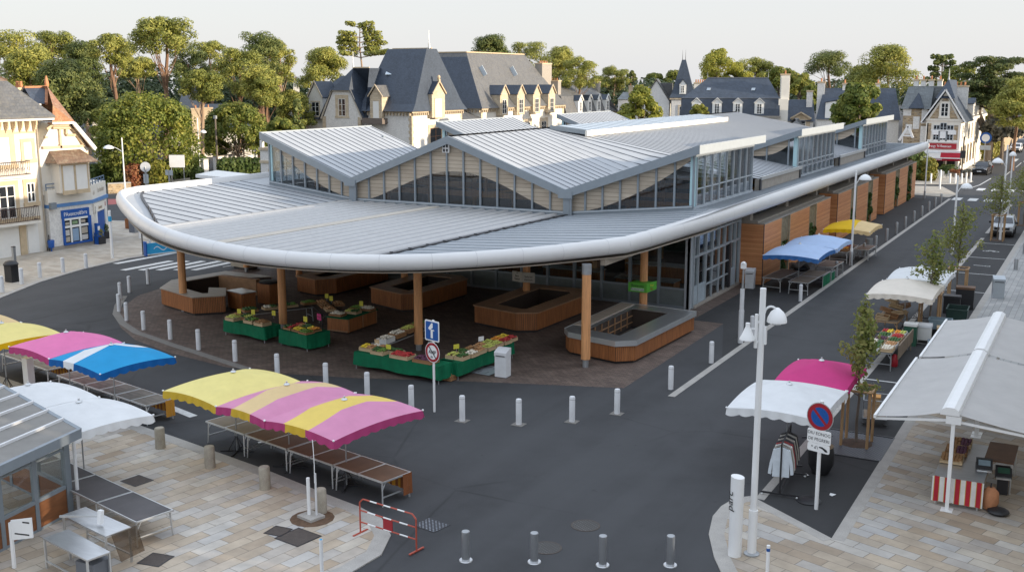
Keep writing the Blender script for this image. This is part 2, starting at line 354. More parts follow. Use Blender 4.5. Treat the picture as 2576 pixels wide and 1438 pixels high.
W['street_r']=leafmat('street_tree_leaves_rusty',(.12,.15,.04),(.23,.235,.07),(.36,.25,.11),2.0,.45)
W['ivy']=leafmat('ivy_leaves',(.022,.05,.012),(.05,.095,.02),(.10,.14,.035),3.0)
W['soil']=mat('soil',(.085,.055,.038),.95,0,.3,8)
W['stake']=mat('tree_stake',(.40,.245,.12),.7,0,.2,3,(3,3,.5))
W['table_brown']=mat('brown_table_top',(.135,.072,.040),.62,0,.22,2.2)
W['table_grey']=mat('weathered_table_top',(.26,.215,.17),.7,0,.35,1.6,(1,4,1))
W['table_tan']=mat('tan_table_top',(.23,.185,.135),.65,0,.15,2)
W['table_dark']=mat('dark_table_top',(.062,.056,.058),.5,0,.3,1.2)
W['table_raw']=mat('raw_board',(.20,.15,.105),.8,0,.3,2,(6,1,1))
W['green_cloth']=cloth('green_tablecloth',(.004,.135,.060),.22,.05)
W['crate']=planks('crate_wood',(.46,.32,.18),(.62,.47,.29),.07,'z',.75,.12,4,.4,.45)
W['crate_brown']=planks('brown_crate_wood',(.26,.13,.055),(.38,.21,.10),.07,'z',.75,.14,4,.4,.4)
W['crate_pale']=mat('foam_box',(.66,.65,.62),.7,0,.08)
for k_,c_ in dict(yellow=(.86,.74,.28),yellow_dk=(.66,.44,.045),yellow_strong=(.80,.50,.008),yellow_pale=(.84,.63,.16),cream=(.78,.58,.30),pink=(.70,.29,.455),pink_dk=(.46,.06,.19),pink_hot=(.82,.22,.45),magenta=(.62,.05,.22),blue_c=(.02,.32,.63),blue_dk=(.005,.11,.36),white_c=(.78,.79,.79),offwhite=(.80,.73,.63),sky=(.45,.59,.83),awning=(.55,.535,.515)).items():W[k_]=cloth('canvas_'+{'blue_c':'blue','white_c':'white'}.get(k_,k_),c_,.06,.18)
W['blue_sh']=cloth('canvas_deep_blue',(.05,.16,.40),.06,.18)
W['ply_shelf']=mat('shelf_wood',(.36,.2,.1),.6,0,.2)
for k_,c_ in dict(p_red=(.45,.03,.03),p_green=(.13,.25,.035),p_dkgreen=(.045,.12,.025),p_yellow=(.85,.60,.04),p_orange=(.8,.32,.04),p_brown=(.34,.18,.07),p_lime=(.52,.55,.12),p_white=(.74,.68,.56),p_purple=(.10,.03,.06),p_onion=(.50,.26,.11)).items():W[k_]=mat('produce_'+k_[2:],c_,.5,0,.28,9)
W['carblack']=mat('black_car_paint',(.012,.014,.018),.18,.2,.05,coat=.8)
W['carsilver']=mat('silver_car_paint',(.36,.38,.39),.3,.6,.05,coat=.5)
W['carwhite']=mat('white_car_paint',(.72,.72,.71),.25,0,.03,coat=.5)
W['carglass']=mat('car_glass',(.012,.016,.024),.04,0,.05,spec=.9)
W['tyre']=mat('tyre_rubber',(.014,.014,.014),.85)
W['rim']=mat('alloy_rim',(.45,.45,.46),.3,.8)
W['lamp_red']=mat('rear_lens',(.32,.03,.015),.25)
W['lamp_clear']=mat('headlamp_lens',(.62,.64,.66),.15,0,.03)
W['redpaint']=mat('barrier_red',(.42,.075,.045),.45,0,.1);W['awning_roof']=cloth('terrace_roof_sheet',(.42,.405,.38),.10,.45);W['terrace_wood']=mat('terrace_wood',(.21,.082,.03),.5,0,.2,2,(1,1,6));W['awning_l']=cloth('awning_canvas',(.56,.545,.525),.05,.2);W['card_o']=mat('orange_card',(.6,.28,.06),.7)
def stripes(name,ca,cb,width,axis='x',cc=None):
    m,nt,b=_new(name);tc=nt.nodes.new('ShaderNodeTexCoord');sp=nt.nodes.new('ShaderNodeSeparateXYZ');nt.links.new(tc.outputs['Object'],sp.inputs[0])
    s=sp.outputs['xyz'.index(axis)];dv=_n(nt,'ShaderNodeMath',operation='DIVIDE');nt.links.new(s,dv.inputs[0]);dv.inputs[1].default_value=width
    fr=_n(nt,'ShaderNodeMath',operation='FRACT');nt.links.new(dv.outputs[0],fr.inputs[0])
    f=noise(nt,coords(nt),2.5,4);r=nt.nodes.new('ShaderNodeValToRGB');r.color_ramp.interpolation='CONSTANT';e=r.color_ramp.elements
    e[0].position=0;e[0].color=rgb(ca);e[1].position=.5;e[1].color=rgb(cb)
    if cc:
        for p_ in(.44,.94):
            q=e.new(p_);q.color=rgb(cc)
    nt.links.new(fr.outputs[0],r.inputs[0]);mu=nt.nodes.new('ShaderNodeMix');mu.data_type='RGBA';mu.blend_type='MULTIPLY';mu.inputs[0].default_value=1
    nt.links.new(r.outputs[0],mu.inputs[6]);nt.links.new(ramp(nt,f,[(.3,(.85,)*3),(.7,(1.1,)*3)]),mu.inputs[7])
    nt.links.new(mu.outputs[2],b.inputs['Base Color']);b.inputs['Roughness'].default_value=.8;return m
W['striped_orange']=stripes('orange_brown_stripes',(.52,.235,.02),(.22,.07,.02),.24)
W['striped_red']=stripes('red_white_stripes',(.42,.015,.03),(.70,.68,.64),.28,'x',(.5,.36,.08))
W['grate']=brick('cast_iron_grate',[(.20,.22,.25),(.26,.28,.31)],(.03,.03,.035),.1,.09,.025,R(45),.55,.2,.5)
W['manhole']=brick('manhole_iron',[(.10,.095,.09),(.13,.125,.12)],(.05,.048,.045),.08,.08,.02,R(30),.7,.2,.5,offset=0)
W['cover']=mat('inspection_cover',(.085,.068,.058),.8,0,.2,6,fine=30)
def cc(x,y,x0,y0,s):return ((x0+x/s)*.936,(y0+y/s)*.936)
def g2(px,py):p=G(px,py);return (p[0],p[1])
def sheet(name,poly,z,m_):
    o=M().poly([(x,y,z) for x,y in poly]).build(name,m_,fix=False)
    if o.data.polygons[0].normal.z<0:o.data.flip_normals()
    return struct(o)
def strip(mm,pts,w0,w1,z0,z1):
    """band along a polyline, between offsets w0 and w1 to its left"""
    n=len(pts);L=[];Rr=[]
    for i in range(n):
        a=Vector(pts[max(0,i-1)]);b=Vector(pts[min(n-1,i+1)]);d=(b-a).normalized();nn=Vector((-d.y,d.x));p=Vector(pts[i])
        L.append(p+nn*w0);Rr.append(p+nn*w1)
    for i in range(n-1):
        mm.ext([(*L[i],z0),(*L[i+1],z0),(*Rr[i+1],z0),(*Rr[i],z0)],(0,0,z1-z0))
# ground
sheet('ground',[(-600,-200),(600,-200),(600,900),(-600,900)],0,W['asphalt'])
paver=[(-25.9,-15.6),(-23.1,-17.6),(-20.45,-19.1),(-17.2,-20.1),(-13.3,-20.7),(-10.6,-20.4),(-7.3,-19.4),(-4.3,-18.1),(-.8,-16.8),(2.8,-15.5),(2.65,-2.5),(1.0,-1.2),(1.0,60),(-29.5,60),(-29.8,-6.5),(-28.6,-11.5)]
sheet('market_paving',paver,.004,W['paver_brown'])
edge=[g2(*p) for p in((303,745),(288,768),(283,790),(300,815),(335,838),(374,851),(430,871),(484,888),(566,915),(618,932),(640,942))]
k=M();strip(k,edge,0,.38,.001,.012);struct(k.build('edging_strip',W['kerb_grey']))
# darker trottoir beside the hall
sheet('pavement_dark',[(1.0,-2.4),(2.66,-2.5),(4.7,-9),(4.7,64),(1.0,64)],.008,W['asphalt_dark'])
k=M();k.box(4.72,5.0,-15.7,64.7,.002,.014);struct(k.build('kerb_line',W['kerb']))
# foreground terrace, lower left
fk=[(-30,-24.6),(-20,-26.4),(-9.69,-28.28),(-8.26,-28.5),(-3.55,-29.39),(-.16,-30.2),(.92,-30.42),(2.0,-30.8),(2.87,-31.6),(3.35,-32.7),(3.3,-33.9),(2.8,-36),(1.5,-40)]
sheet('plaza_paving',fk+[(1.5,-60),(-60,-60),(-60,-24)],.03,W['stone_fg'])
k=M();strip(k,fk,-.42,.02,0,.034);struct(k.build('plaza_kerb',W['kerb']))
# right pavement
rk=[(13.3,64),(13.3,-26.16),(10.55,-24.26)]
oc=[(10.55,-24.26),(10.2,-24.6),(10.04,-25.4),(10.06,-26.2),(10.35,-27.4),(10.93,-28.7),(11.33,-29.4),(12.5,-31.2),(14.5,-34)]
sheet('right_paving',rk+oc[1:]+[(40,-34),(40,-6.6),(13.3,-6.6)][:2]+[(13.3,-6.6)] if False else [(13.3,-6.0),(13.3,-26.16)]+oc+[(40,-34),(40,-6.0)],.03,W['stone_rt'])
sheet('right_paving_grey',[(13.3,-6.0),(40,-6.0),(40,66),(13.3,66)],.03,W['pave_grey'])
k=M();strip(k,[(13.3,66),(13.3,-26.16)],-.02,.32,0,.034);strip(k,[(13.3,-26.16),(10.55,-24.26)],-.02,.3,0,.0345);strip(k,oc,-.03,.38,0,.035);struct(k.build('right_kerb',W['kerb']))
sheet('parking_bays',[(10.95,-25.0),(13.28,-26.1),(13.28,66),(10.95,66)],.004,W['asphalt_dark'])
k=M();k.box(10.68,10.95,-24.3,36,.001,.012);k.box(10.68,10.95,39,62,.001,.012);struct(k.build('bay_edging',W['kerb']))
# painted lines
k=M()
for a,b in [((1735,720),(1920,733)),((1705,820),(1860,832)),((1765,940),(1795,943)),((1355,1250),(1490,1265)),((1800,632),(1975,642))]:
    p=g2(*cc(*a,1860,380,2.319));k.box(10.97,13.25,p[1]-.05,p[1]+.05,.006,.010)
p=G(*cc(975,268,1900,900,2.26));k.box(10.97,13.25,p[1]-.05,p[1]+.05,.006,.010)
for i in range(5):k.box(-36.2+i*.98,-35.68+i*.98,-6.0+i*.55,-1.9+i*.5,.002,.006)
k.box(-38.6,-38.1,-4.5,2,.002,.006)
a=g2(487,1047);b=g2(415,1018);strip(k,[a,b],-.16,.16,.002,.006)
for i in range(4):k.box(5.1+i*1.5,5.95+i*1.5,63.6,66.2,.002,.006);k.box(6.2+i*1.5,7.0+i*1.5,75.2,78,.002,.006)
for q in range(6):k.box(-70-q*1.2,-69.4-q*1.2,16,20,.002,.006)
strip(k,[(5.4,78),(5.9,82),(6.2,92)],-.07,.07,.002,.006);strip(k,[(7.4,96),(7.4,104)],-.06,.06,.002,.006);strip(k,[(7.5,112),(7.5,122)],-.06,.06,.002,.006);strip(k,[(5.0,100),(5.0,106)],-.06,.06,.002,.006)
for q in range(3):k.box(6.0+q*1.6,6.6+q*1.6,124,130,.002,.006)
a=g2(600,684);b=g2(1080*.936,640);strip(k,[(-31.2,-2.0),(-30.6,3),(-30.2,12)],-.06,.06,.002,.006)
# bay symbols (motorbike, arrow)
def loop(mm,c,r,z=.0075,w=.05,n=12,sx=1):
    for i in range(n):
        t0=2*math.pi*i/n;t1=2*math.pi*(i+1)/n
        strip(mm,[(c[0]+sx*r*math.cos(t0),c[1]+r*math.sin(t0)),(c[0]+sx*r*math.cos(t1),c[1]+r*math.sin(t1))],-w/2,w/2,.006,.010)
p=g2(*cc(1860,685,1860,380,2.319));loop(k,(p[0]-.3,p[1]),.2);loop(k,(p[0]+.35,p[1]),.2);strip(k,[(p[0]-.3,p[1]),(p[0]-.05,p[1]+.25),(p[0]+.3,p[1])],-.04,.04,.006,.010);strip(k,[(p[0]-.2,p[1]+.4),(p[0]+.3,p[1]+.3)],-.04,.04,.006,.010)
p=g2(*cc(1805,775,1860,380,2.319));strip(k,[(p[0]-.5,p[1]+.05),(p[0]+.2,p[1])],-.05,.05,.006,.010);loop(k,(p[0]+.35,p[1]),.16)
struct(k.build('road_markings',W['paint']))
# far left forecourt and cross street
lk=[(-31,-21),(-33.2,-18.5),(-34.78,-15.72),(-36.98,-11.42),(-38.31,-7.41),(-39.2,-2.61),(-38.6,.46),(-38.1,2.06),(-38.2,7),(-41,12),(-50,13),(-62,9)]
sheet('forecourt_paving',lk+[(-62,-50),(-31,-50)],.03,W['stone_far'])
k=M();strip(k,lk,-.02,.34,0,.034);struct(k.build('forecourt_kerb',W['kerb']))
sheet('grass_verge',[(-66,20),(-62,22),(-63.5,24),(-68,22)],.02,mat('grass',(.07,.10,.03),.9,0,.3,3))
sheet('red_cycle_path',[g2(272,515),g2(335,512),g2(335,500),g2(272,501)],.006,W['redpath'])
sheet('far_path',[g2(300,478),g2(480,462),g2(640,448),g2(640,430),g2(420,450),g2(300,462)],.006,W['stone_far'])
c3=lambda x,y:g2(*cc(x,y,1860,380,2.319))
sheet('corner_paving',[(-6,63.5),c3(1400,335),c3(1600,350),c3(1655,332),c3(1560,283),(-6,c3(1400,283)[1])],.03,W['stone_far'])
sheet('restaurant_paving',[(-14,c3(1400,270)[1]),c3(1400,270),c3(1700,270),c3(1755,252),c3(1730,238),(2.6,92),(2.2,97.5),(-14,97.5)],.035,W['stone_far'])
sheet('side_pavement',[(1.6,97),(2.7,97),(2.9,140),(3.5,220),(1.6,220)],.04,W['pave_grey'])
# ---------------------------------------------------------------- market hall
hall=T('market_hall','large market hall with zigzag zinc roofs, timber walls and a white rounded canopy edge','market hall',(-14.4,0,0))
FP=[(-31.0,66,5.35,.85),(-31.0,40,5.4,.85),(-31.0,15,5.45,.85),(-31.0,-6.5,5.46,.85),(-30.9,-9.4,5.46,.85),(-30.2,-11.0,5.44,.84),(-28.3,-12.7,5.38,.82),(-24.3,-15.6,5.28,.78),(-21.6,-17.4,5.2,.75),(-18.5,-19.05,5.1,.72),(-15.7,-20.1,5.02,.69),(-12.7,-20.75,4.95,.67),(-11.06,-20.85,4.92,.66),(-8.94,-20.68,4.9,.66),(-6.6,-20.0,4.9,.66),(-4.65,-18.87,4.9,.66),(-2.94,-17.16,4.91,.66),(-1.31,-15.14,4.93,.67),(-.33,-13.55,4.95,.69),(.55,-12.1,4.98,.72),(1.1,-11.1,5.0,.75)]
FS=[(1.1,-11.1,5.0,.75),(1.35,-9.3,5.02,.78),(1.75,-2,5.05,.84),(1.88,8,5.06,.86),(1.9,30,5.06,.86),(1.9,66,5.06,.86),(1.6,69,5.1,.7),(1.1,71,5.18,.3)]
def resample(P,step=.5,smooth=True):
    Q=[];n=len(P)
    for i in range(n-1):
        a,b=np.array(P[i]),np.array(P[i+1]);p0=np.array(P[max(0,i-1)]);p3=np.array(P[min(n-1,i+2)])
        L=np.linalg.norm((b-a)[:2]);m_=max(1,int(L/step)) if smooth and L<6 else max(1,int(L/3))
        for j in range(m_):
            t=j/m_
            if smooth and L<6:
                q=.5*((2*a)+(b-p0)*t+(2*p0-5*a+4*b-p3)*t*t+(3*a-p0-3*b+p3)*t**3)
            else:q=a+(b-a)*t
            Q.append(q)
    Q.append(np.array(P[-1]));return Q
FPs=resample(FP,.6);FSs=resample(FS,1.2)
def vfront(u):
    best=None
    for a,b in zip(FPs,FPs[1:]):
        if a[1]>-6.5 and b[1]>-6.5:continue
        lo,hi=min(a[0],b[0]),max(a[0],b[0])
        if lo<=u<=hi and hi>lo:
            t=(u-a[0])/(b[0]-a[0]);v=a[1]+(b[1]-a[1])*t
            best=v if best is None else min(best,v)
    if best is None:
        best=-9.0 if u<0 else np.interp(u,[1.1,1.35,1.75],[-11.1,-9.3,-2])
    return best
def zcan(u,v):
    q=min(1,max(0,-v)/13)
    s=.115*max(0,-22.25-u)*(1-.12*q)+.10*max(0,u+7.2)*(1-.48*q)
    return 4.60+s+.012*max(0,-v)
def sweep(name,Ps,ends):
    mm=M();n=9;rings=[];acc=0;last=0
    for i,p in enumerate(Ps):
        a=Ps[max(0,i-1)];b=Ps[min(len(Ps)-1,i+1)];d=Vector((b[0]-a[0],b[1]-a[1])).normalized();nn=Vector((d.y,-d.x))
        ring=[];h=p[3];w=.30
        ring.append((p[0]-nn.x*(w+.02),p[1]-nn.y*(w+.02),p[2]+h*.46))
        for j in range(n):
            t=math.pi/2-math.pi*j/(n-1)
            o=w*math.cos(t)-w+.05;ring.append((p[0]+nn.x*o,p[1]+nn.y*o,p[2]+h*.5*math.sin(t)))
        ring.append((p[0]-nn.x*(w+.25),p[1]-nn.y*(w+.25),p[2]-h*.5+.03))
        rings.append(ring)
    K=len(rings[0])
    for r in rings:mm.v.extend(r)
    for i in range(len(rings)-1):
        for j in range(K):
            mm.f.append((i*K+j,i*K+(j+1)%K,(i+1)*K+(j+1)%K,(i+1)*K+j));mm.m.append(0)
    for e in(0,len(rings)-1):mm.f.append(tuple(range(e*K,e*K+K)));mm.m.append(0)
    # joint lines between the bent panels
    acc=0
    for i in range(1,len(Ps)):
        acc+=math.hypot(Ps[i][0]-Ps[i-1][0],Ps[i][1]-Ps[i-1][1])
        if acc>1.7 and ends:
            acc=0;p,q=Ps[i-1],Ps[i];d=Vector((q[0]-p[0],q[1]-p[1])).normalized()*.006;nn=Vector((d.y,-d.x)).normalized()*.002
            mm.mk(1)
            for j in range(1,K-2):
                a,b=rings[i][j],rings[i][j+1]
                mm.poly([(a[0]-d.x+nn.x,a[1]-d.y+nn.y,a[2]),(a[0]+d.x+nn.x,a[1]+d.y+nn.y,a[2]),(b[0]+d.x+nn.x,b[1]+d.y+nn.y,b[2]),(b[0]-d.x+nn.x,b[1]-d.y+nn.y,b[2])])
            mm.mk(0)
    return mm.build(name,[W['fascia'],W['joint']],hall,True,True,ang=50)
sweep('canopy_edge',FPs,True);sweep('canopy_edge',FSs,True)
# canopy sheets
def gut(u):return vfront(u)+.42+1.35*min(1,max(0,(-9-u)/17))
def panel(name,u0,u1,vb,m_,n=40,off=0):
    mm=M();P=[]
    for i in range(n+1):
        u=u0+(u1-u0)*i/n;a=gut(u);P.append((u,a,vb))
    for (ua,va,_),(ub,vb2,_) in zip(P,P[1:]):
        for k_ in range(10):
            f0,f1=k_/10,(k_+1)/10;q=[(ua,va+(vb-va)*f0),(ub,vb2+(vb-vb2)*f0),(ub,vb2+(vb-vb2)*f1),(ua,va+(vb-va)*f1)];mm.poly([(x,y,zcan(x,y)) for x,y in q])
    return mm
mid=panel('x',-22.25,-7.2,0,None)
mid.mk(1)
u=-22.0
while u<-7.3:
    a=gut(u)+.05
    mid.ext([(u-.17,a,zcan(u,a)+.004),(u+.17,a,zcan(u,a)+.001),(u+.09,a,zcan(u,a)+.085),(u-.09,a,zcan(u,a)+.085)],(0,-a-.02,zcan(u,0)-zcan(u,a)));u+=.78
mid.mk(2);a=gut(-15.4);mid.ext([(-15.75,a+.1,zcan(-15,a)+.09),(-15.05,a+.1,zcan(-15,a)+.09),(-15.05,a+.1,zcan(-15,a)+.11),(-15.75,a+.1,zcan(-15,a)+.11)],(0,-a-1,zcan(-15,-1)-zcan(-15,a)))
mid.build('canopy_sheet',[W['zinc_mid'],W['seam_lt'],mat('dusty_flashing',(.50,.45,.38),.7)],hall,False,True)
left=panel('x',-30.4,-22.25,0,None);left.mk(1);v=-18.9
def uleft(v):                        # where the gutter curve crosses a rib
    us=np.linspace(-30.4,-22.25,120);ok=[u for u in us if gut(u)<v-.05]
    return ok[0] if ok else None
while v<-.2:
    a=uleft(v)
    if a is not None and a<-22.6:left.bar((a,v,zcan(a,v)+.012),(-22.4,v,zcan(-22.4,v)+.012),.07,.035)
    v+=.95
left.build('canopy_sheet',[W['zinc'],W['seam']],hall,False,True)
right=panel('x',-7.2,1.0,0,None);right.mk(1);v=-19
while v<-.1:
    us=[u for u in np.linspace(-7.1,1.0,90) if gut(u)<v-.02]
    if us and us[-1]>us[0]+.3:
        a,b=us[0],us[-1];right.bar((a,v,zcan(a,v)+.01),(b,v,zcan(b,v)+.01),.42,.035)
    v+=.92
right.build('canopy_sheet',[W['zinc'],W['seam_blue']],hall,False,True)
st=M()
def zs(u):return 5.32+.1*u
st.poly([(0,-.0,zs(0)),(1.75,0,zs(1.75)),(1.6,68,zs(1.6)),(0,68,zs(0))]);st.poly([(x_,y_,zcan(x_,y_)) for x_,y_ in((.995,gut(1.0)),(1.3,-9),(1.7,-2.5),(1.75,0),(.995,0))])
st.mk(1);v=.2
while v<67:st.bar((.02,v,zs(0)+.01),(1.5,v,zs(1.5)+.01),.26,.03);v+=.62
st.build('canopy_sheet',[W['zinc'],W['seam_blue']],hall,False,True)
s2=M();s2.poly([(-30.5,-9.5,5.55),(-28.6,0,5.34),(-28.6,66,5.34),(-30.7,66,5.55)]);s2.poly([(-28.6,54.5,5.335),(0,54.5,5.335),(0,68,5.335),(-28.6,66,5.335)])
s2.mk(1);v=55
while v<67.5:s2.bar((-28,v,5.345),(.1,v,5.345),.1,.028);v+=.5
s2.build('canopy_sheet',[W['zinc'],W['seam_blue']],hall,False,True)
# gutter along the rounded edge
gm=M();us=list(np.linspace(-30.3,1.0,60))
for a,b in zip(us,us[1:]):
    va,vb=vfront(a)+.3,vfront(b)+.3
    gm.mk(0);gm.poly([(a,va,zcan(a,va)-.05),(b,vb,zcan(b,vb)-.05),(b,gut(b)+.1,zcan(b,gut(b))-.03),(a,gut(a)+.1,zcan(a,gut(a))-.03)])
    gm.mk(1);gm.bar((a,gut(a),zcan(a,gut(a))+.03),(b,gut(b),zcan(b,gut(b))+.03),.12,.1)
gm.mk(1)
for u in np.linspace(-26,-8,22):gm.box(u-.02,u+.02,gut(u)-.1,gut(u)-.06,zcan(u,gut(u)),zcan(u,gut(u))+.22)
gm.build('gutter',[W['zinc'],W['dark_metal']],hall,False,True)
vl=M();vl.bar((-7.2,gut(-7.2)+.1,zcan(-7.2,gut(-7.2))+.05),(-7.2,-.1,4.66),.22,.05)
for i in range(13):v=-18.4+i*1.38;vl.mk(2).obx((-7.2,v,zcan(-7.2,v)+.07),.1,.12,.08)
vl.build('valley_flashing',[W['dark_metal'],W['black'],W['black']],hall,False,True)
vl=M();vl.bar((-22.25,gut(-22.25)+.1,zcan(-22.25,gut(-22.25))+.05),(-22.25,-.1,4.66),.2,.05);vl.build('valley_flashing',mat('dusty_valley',(.42,.39,.35),.7),hall,False,True)
# soffit
so=M();pl=[(p[0],p[1]) for p in FPs]+[(p[0],p[1]) for p in FSs[1:]]
cx,cy=-14.5,5.
pl=[(x+(cx-x)*.022,y+(cy-y)*.02 if y<5 else y) for x,y in pl]
fr_=[q for q in pl if q[1]<-.2];so.prism([(fr_[0][0],-.05)]+fr_+[(fr_[-1][0],-.05)],4.42,4.47);so.box(.05,1.5,-.05,67,4.60,4.65);so.box(-30.6,-28.5,-.05,66,4.60,4.65)
so.build('soffit',W['soffit'],hall,False,True)
# beams under the canopy
bm_=M()
for u in(-23.2,-15.8,-7.8,.1):bm_.box(u-.12,u+.12,max(-14.5,vfront(u)+1.2),-.3,4.12,4.415)
bm_.build('beam',W['soffit'],hall,False,True)
# main roof
RZ=8.74
def zR(u,v):
    t=-14.8-u;t=-t      # distance right of ridge
    a=RZ-.372*t if t<7.6 else RZ-.372*7.6
    b=RZ-.178*t
    k_=min(1,max(0,(v-8.5)/5));k_=k_*k_*(3-2*k_)
    return a+(b-a)*k_
def uend(v):return -7.2 if v<8.5 else (-7.2+min(1,(v-8.5)/3)*7.5 if v<11.5 else .3)
def umir(u):return -14.8-(u+14.8)*13.8/14.8
def slope(side):
    mm=M();vs=[-.4]+[i*.75 for i in range(1,74)];nu=10
    f=(lambda u:u) if side>0 else umir
    for va,vb in zip(vs,vs[1:]):
        for i in range(nu):
            q=[]
            for (s_,v) in((i,va),(i+1,va),(i+1,vb),(i,vb)):
                u=-14.8+(uend(v)+14.8)*s_/nu;q.append((f(u),v,zR(u,v)))
            mm.poly(q)
    mm.mk(1);v=-.1
    while v<54.5:
        P=[];e=uend(v)
        for i in range(7):
            u=-14.8+(e+14.8)*i/6;P.append((f(u),v,zR(u,v)+.012))
        for a,b in zip(P,P[1:]):mm.bar(a,b,.085,.03)
        v+=.86 if v<9 else .7
    mm.mk(2);mm.box(f(-14.95)if side>0 else f(-14.8),f(-14.8) if side>0 else f(-14.65),-.4,54.5,RZ-.02,RZ+.07)
    return mm.build('roof_slope',[W['zinc'],W['seam'],W['render_cream']],hall,False,True)
slope(1);slope(-1)
BAY=[(-.4,11.6),(20.4,33.3),(42.2,55.2)]
def zW(u):return 6.0+.347*(u+7.2)
for (va,vb) in BAY:
    for side in(1,-1):
        f=(lambda u:u) if side>0 else umir
        mm=M();ul=-7.2 if va<0 else -4.7
        e=.38;mm.ext([(f(ul),va,zW(ul)),(f(e),va,zW(e)),(f(e),va,zW(e)-.14),(f(ul),va,zW(ul)-.14)],(0,vb-va,0))
        mm.mk(1);v=va+.25
        while v<vb:mm.bar((f(ul+.1),v,zW(ul+.1)+.012),(f(e-.1),v,zW(e-.1)+.012),.08,.03);v+=.72
        mm.mk(2);mm.box(min(f(e),f(e+.05)),max(f(e),f(e+.05)),va-.03,vb+.03,zW(e)-.40,zW(e)+.06)     # eave band, front-edge grey lightened: its sunlight is put into the colour
        if va>0:mm.mk(3).ext([(f(ul),va-.04,zW(ul)+.05),(f(e),va-.04,zW(e)+.05),(f(e),va-.04,zW(e)-.36),(f(ul),va-.04,zW(ul)-.36)],(0,.06,0))
        mm.build('wing_roof',[W['zinc'],W['seam'],W['steel_lt'],W['steel_grey']],hall,False,True)
# front edge band (zigzag)
zz=[(umir(.42),zW(.42)),(umir(-7.2),6.0),(-14.8,RZ),(-7.2,6.0),(.42,zW(.42))]
mm=M()
for (a,za),(b,zb) in zip(zz,zz[1:]):mm.ext([(a,-.46,za+.06),(b,-.46,zb+.06),(b,-.46,zb-.40),(a,-.46,za-.40)],(0,.10,0));mm.ext([(a,-.36,za-.2),(b,-.36,zb-.2),(b,-.36,zb-.36),(a,-.36,za-.36)],(0,.33,0))
for u in(umir(-7.2),-7.2):mm.box(u-.42,u+.42,-.5,-.30,5.58,5.98);mm.box(u-.2,u+.2,-.3,.1,4.5,5.6);mm.mk(0).tube((u+.28,-.3,4.62),(u+.28,-.3,5.6),.07)
mm.build('roof_edge',W['steel_grey'],hall,False,True)
# clerestory front: boards above, glass below, mullions
def ztop(u):
    return float(np.interp(u,[umir(0),umir(-7.2),-14.8,-7.2,0],[zW(0),6.0,RZ,6.0,zW(0)]))-.34
def zsill(u):return 4.78+.10*max(0,u+7.2)+.115*max(0,umir(-7.2)-u)
def zarc(u):
    ul=umir(-7.2)
    if ul<=u<=-7.2:return zsill(u)+max(0,1.95*math.sin(math.pi*min(1,max(0,(u-ul-.9)/(13.8-.8))))**1.35)
    t=(u+7.2)/7.2 if u>-7.2 else (ul-u)/(ul-umir(0))
    return min(ztop(u)-.02,zsill(u)+2.9*max(0,t-.08)**1.7)
wb=M();wg=M();NU=[]
us=list(np.linspace(umir(0),umir(-7.2),25))+list(np.linspace(umir(-7.2),-7.2,57))+list(np.linspace(-7.2,0,29))
for a,b in zip(us,us[1:]):
    if b-a<1e-3:continue
    wb.ext([(a,.02,zarc(a)),(b,.02,zarc(b)),(b,.02,ztop(b)),(a,.02,ztop(a))],(0,.05,0))
    wg.ext([(a,.03,zsill(a)),(b,.03,zsill(b)),(b,.03,zarc(b)),(a,.03,zarc(a))],(0,.02,0))
wb.build('clerestory_boarding',W['ply'],hall,False,True);wg.build('clerestory_glazing',W['glass_hi'],hall,False,True)
mu=M();mus=list(np.linspace(umir(0),umir(-7.2),8))+list(np.linspace(umir(-7.2),-7.2,14))[1:]+list(np.linspace(-7.2,0,8))[1:]
for u in mus:mu.box(u-.05,u+.05,-.08,.03,zsill(u)-.05,ztop(u)+.05)
seg=[umir(0),umir(-7.2),-7.2,0]
for a,b in zip(seg,seg[1:]):
    mu.ext([(a,-.14,zsill(a)-.30),(b,-.14,zsill(b)-.30),(b,-.14,zsill(b)+.04),(a,-.14,zsill(a)+.04)],(0,.15,0))
mu.mk(1)
for a,b in zip(seg,seg[1:]):mu.ext([(a,-.20,zsill(a)-.05),(b,-.20,zsill(b)-.05),(b,-.20,zsill(b)+.01),(a,-.20,zsill(a)+.01)],(0,.06,0))
mu.build('mullions',[W['steel_grey'],W['steel_lt']],hall,False,True)
cm=M();p=PV(*cc(1340,820,680,80,2.576),-.1);cm.box(p[0]-.22,p[0]+.22,-.22,-.1,p[2]-.25,p[2]+.25);cm.mk(1)
for i in(-.1,.1):
    for j in(-.12,.12):cm.box(p[0]+i-.07,p[0]+i+.07,-.235,-.22,p[2]+j-.09,p[2]+j+.09)
cm.build('siren_box',[W['white_metal'],W['dark_metal']],hall,False,True)
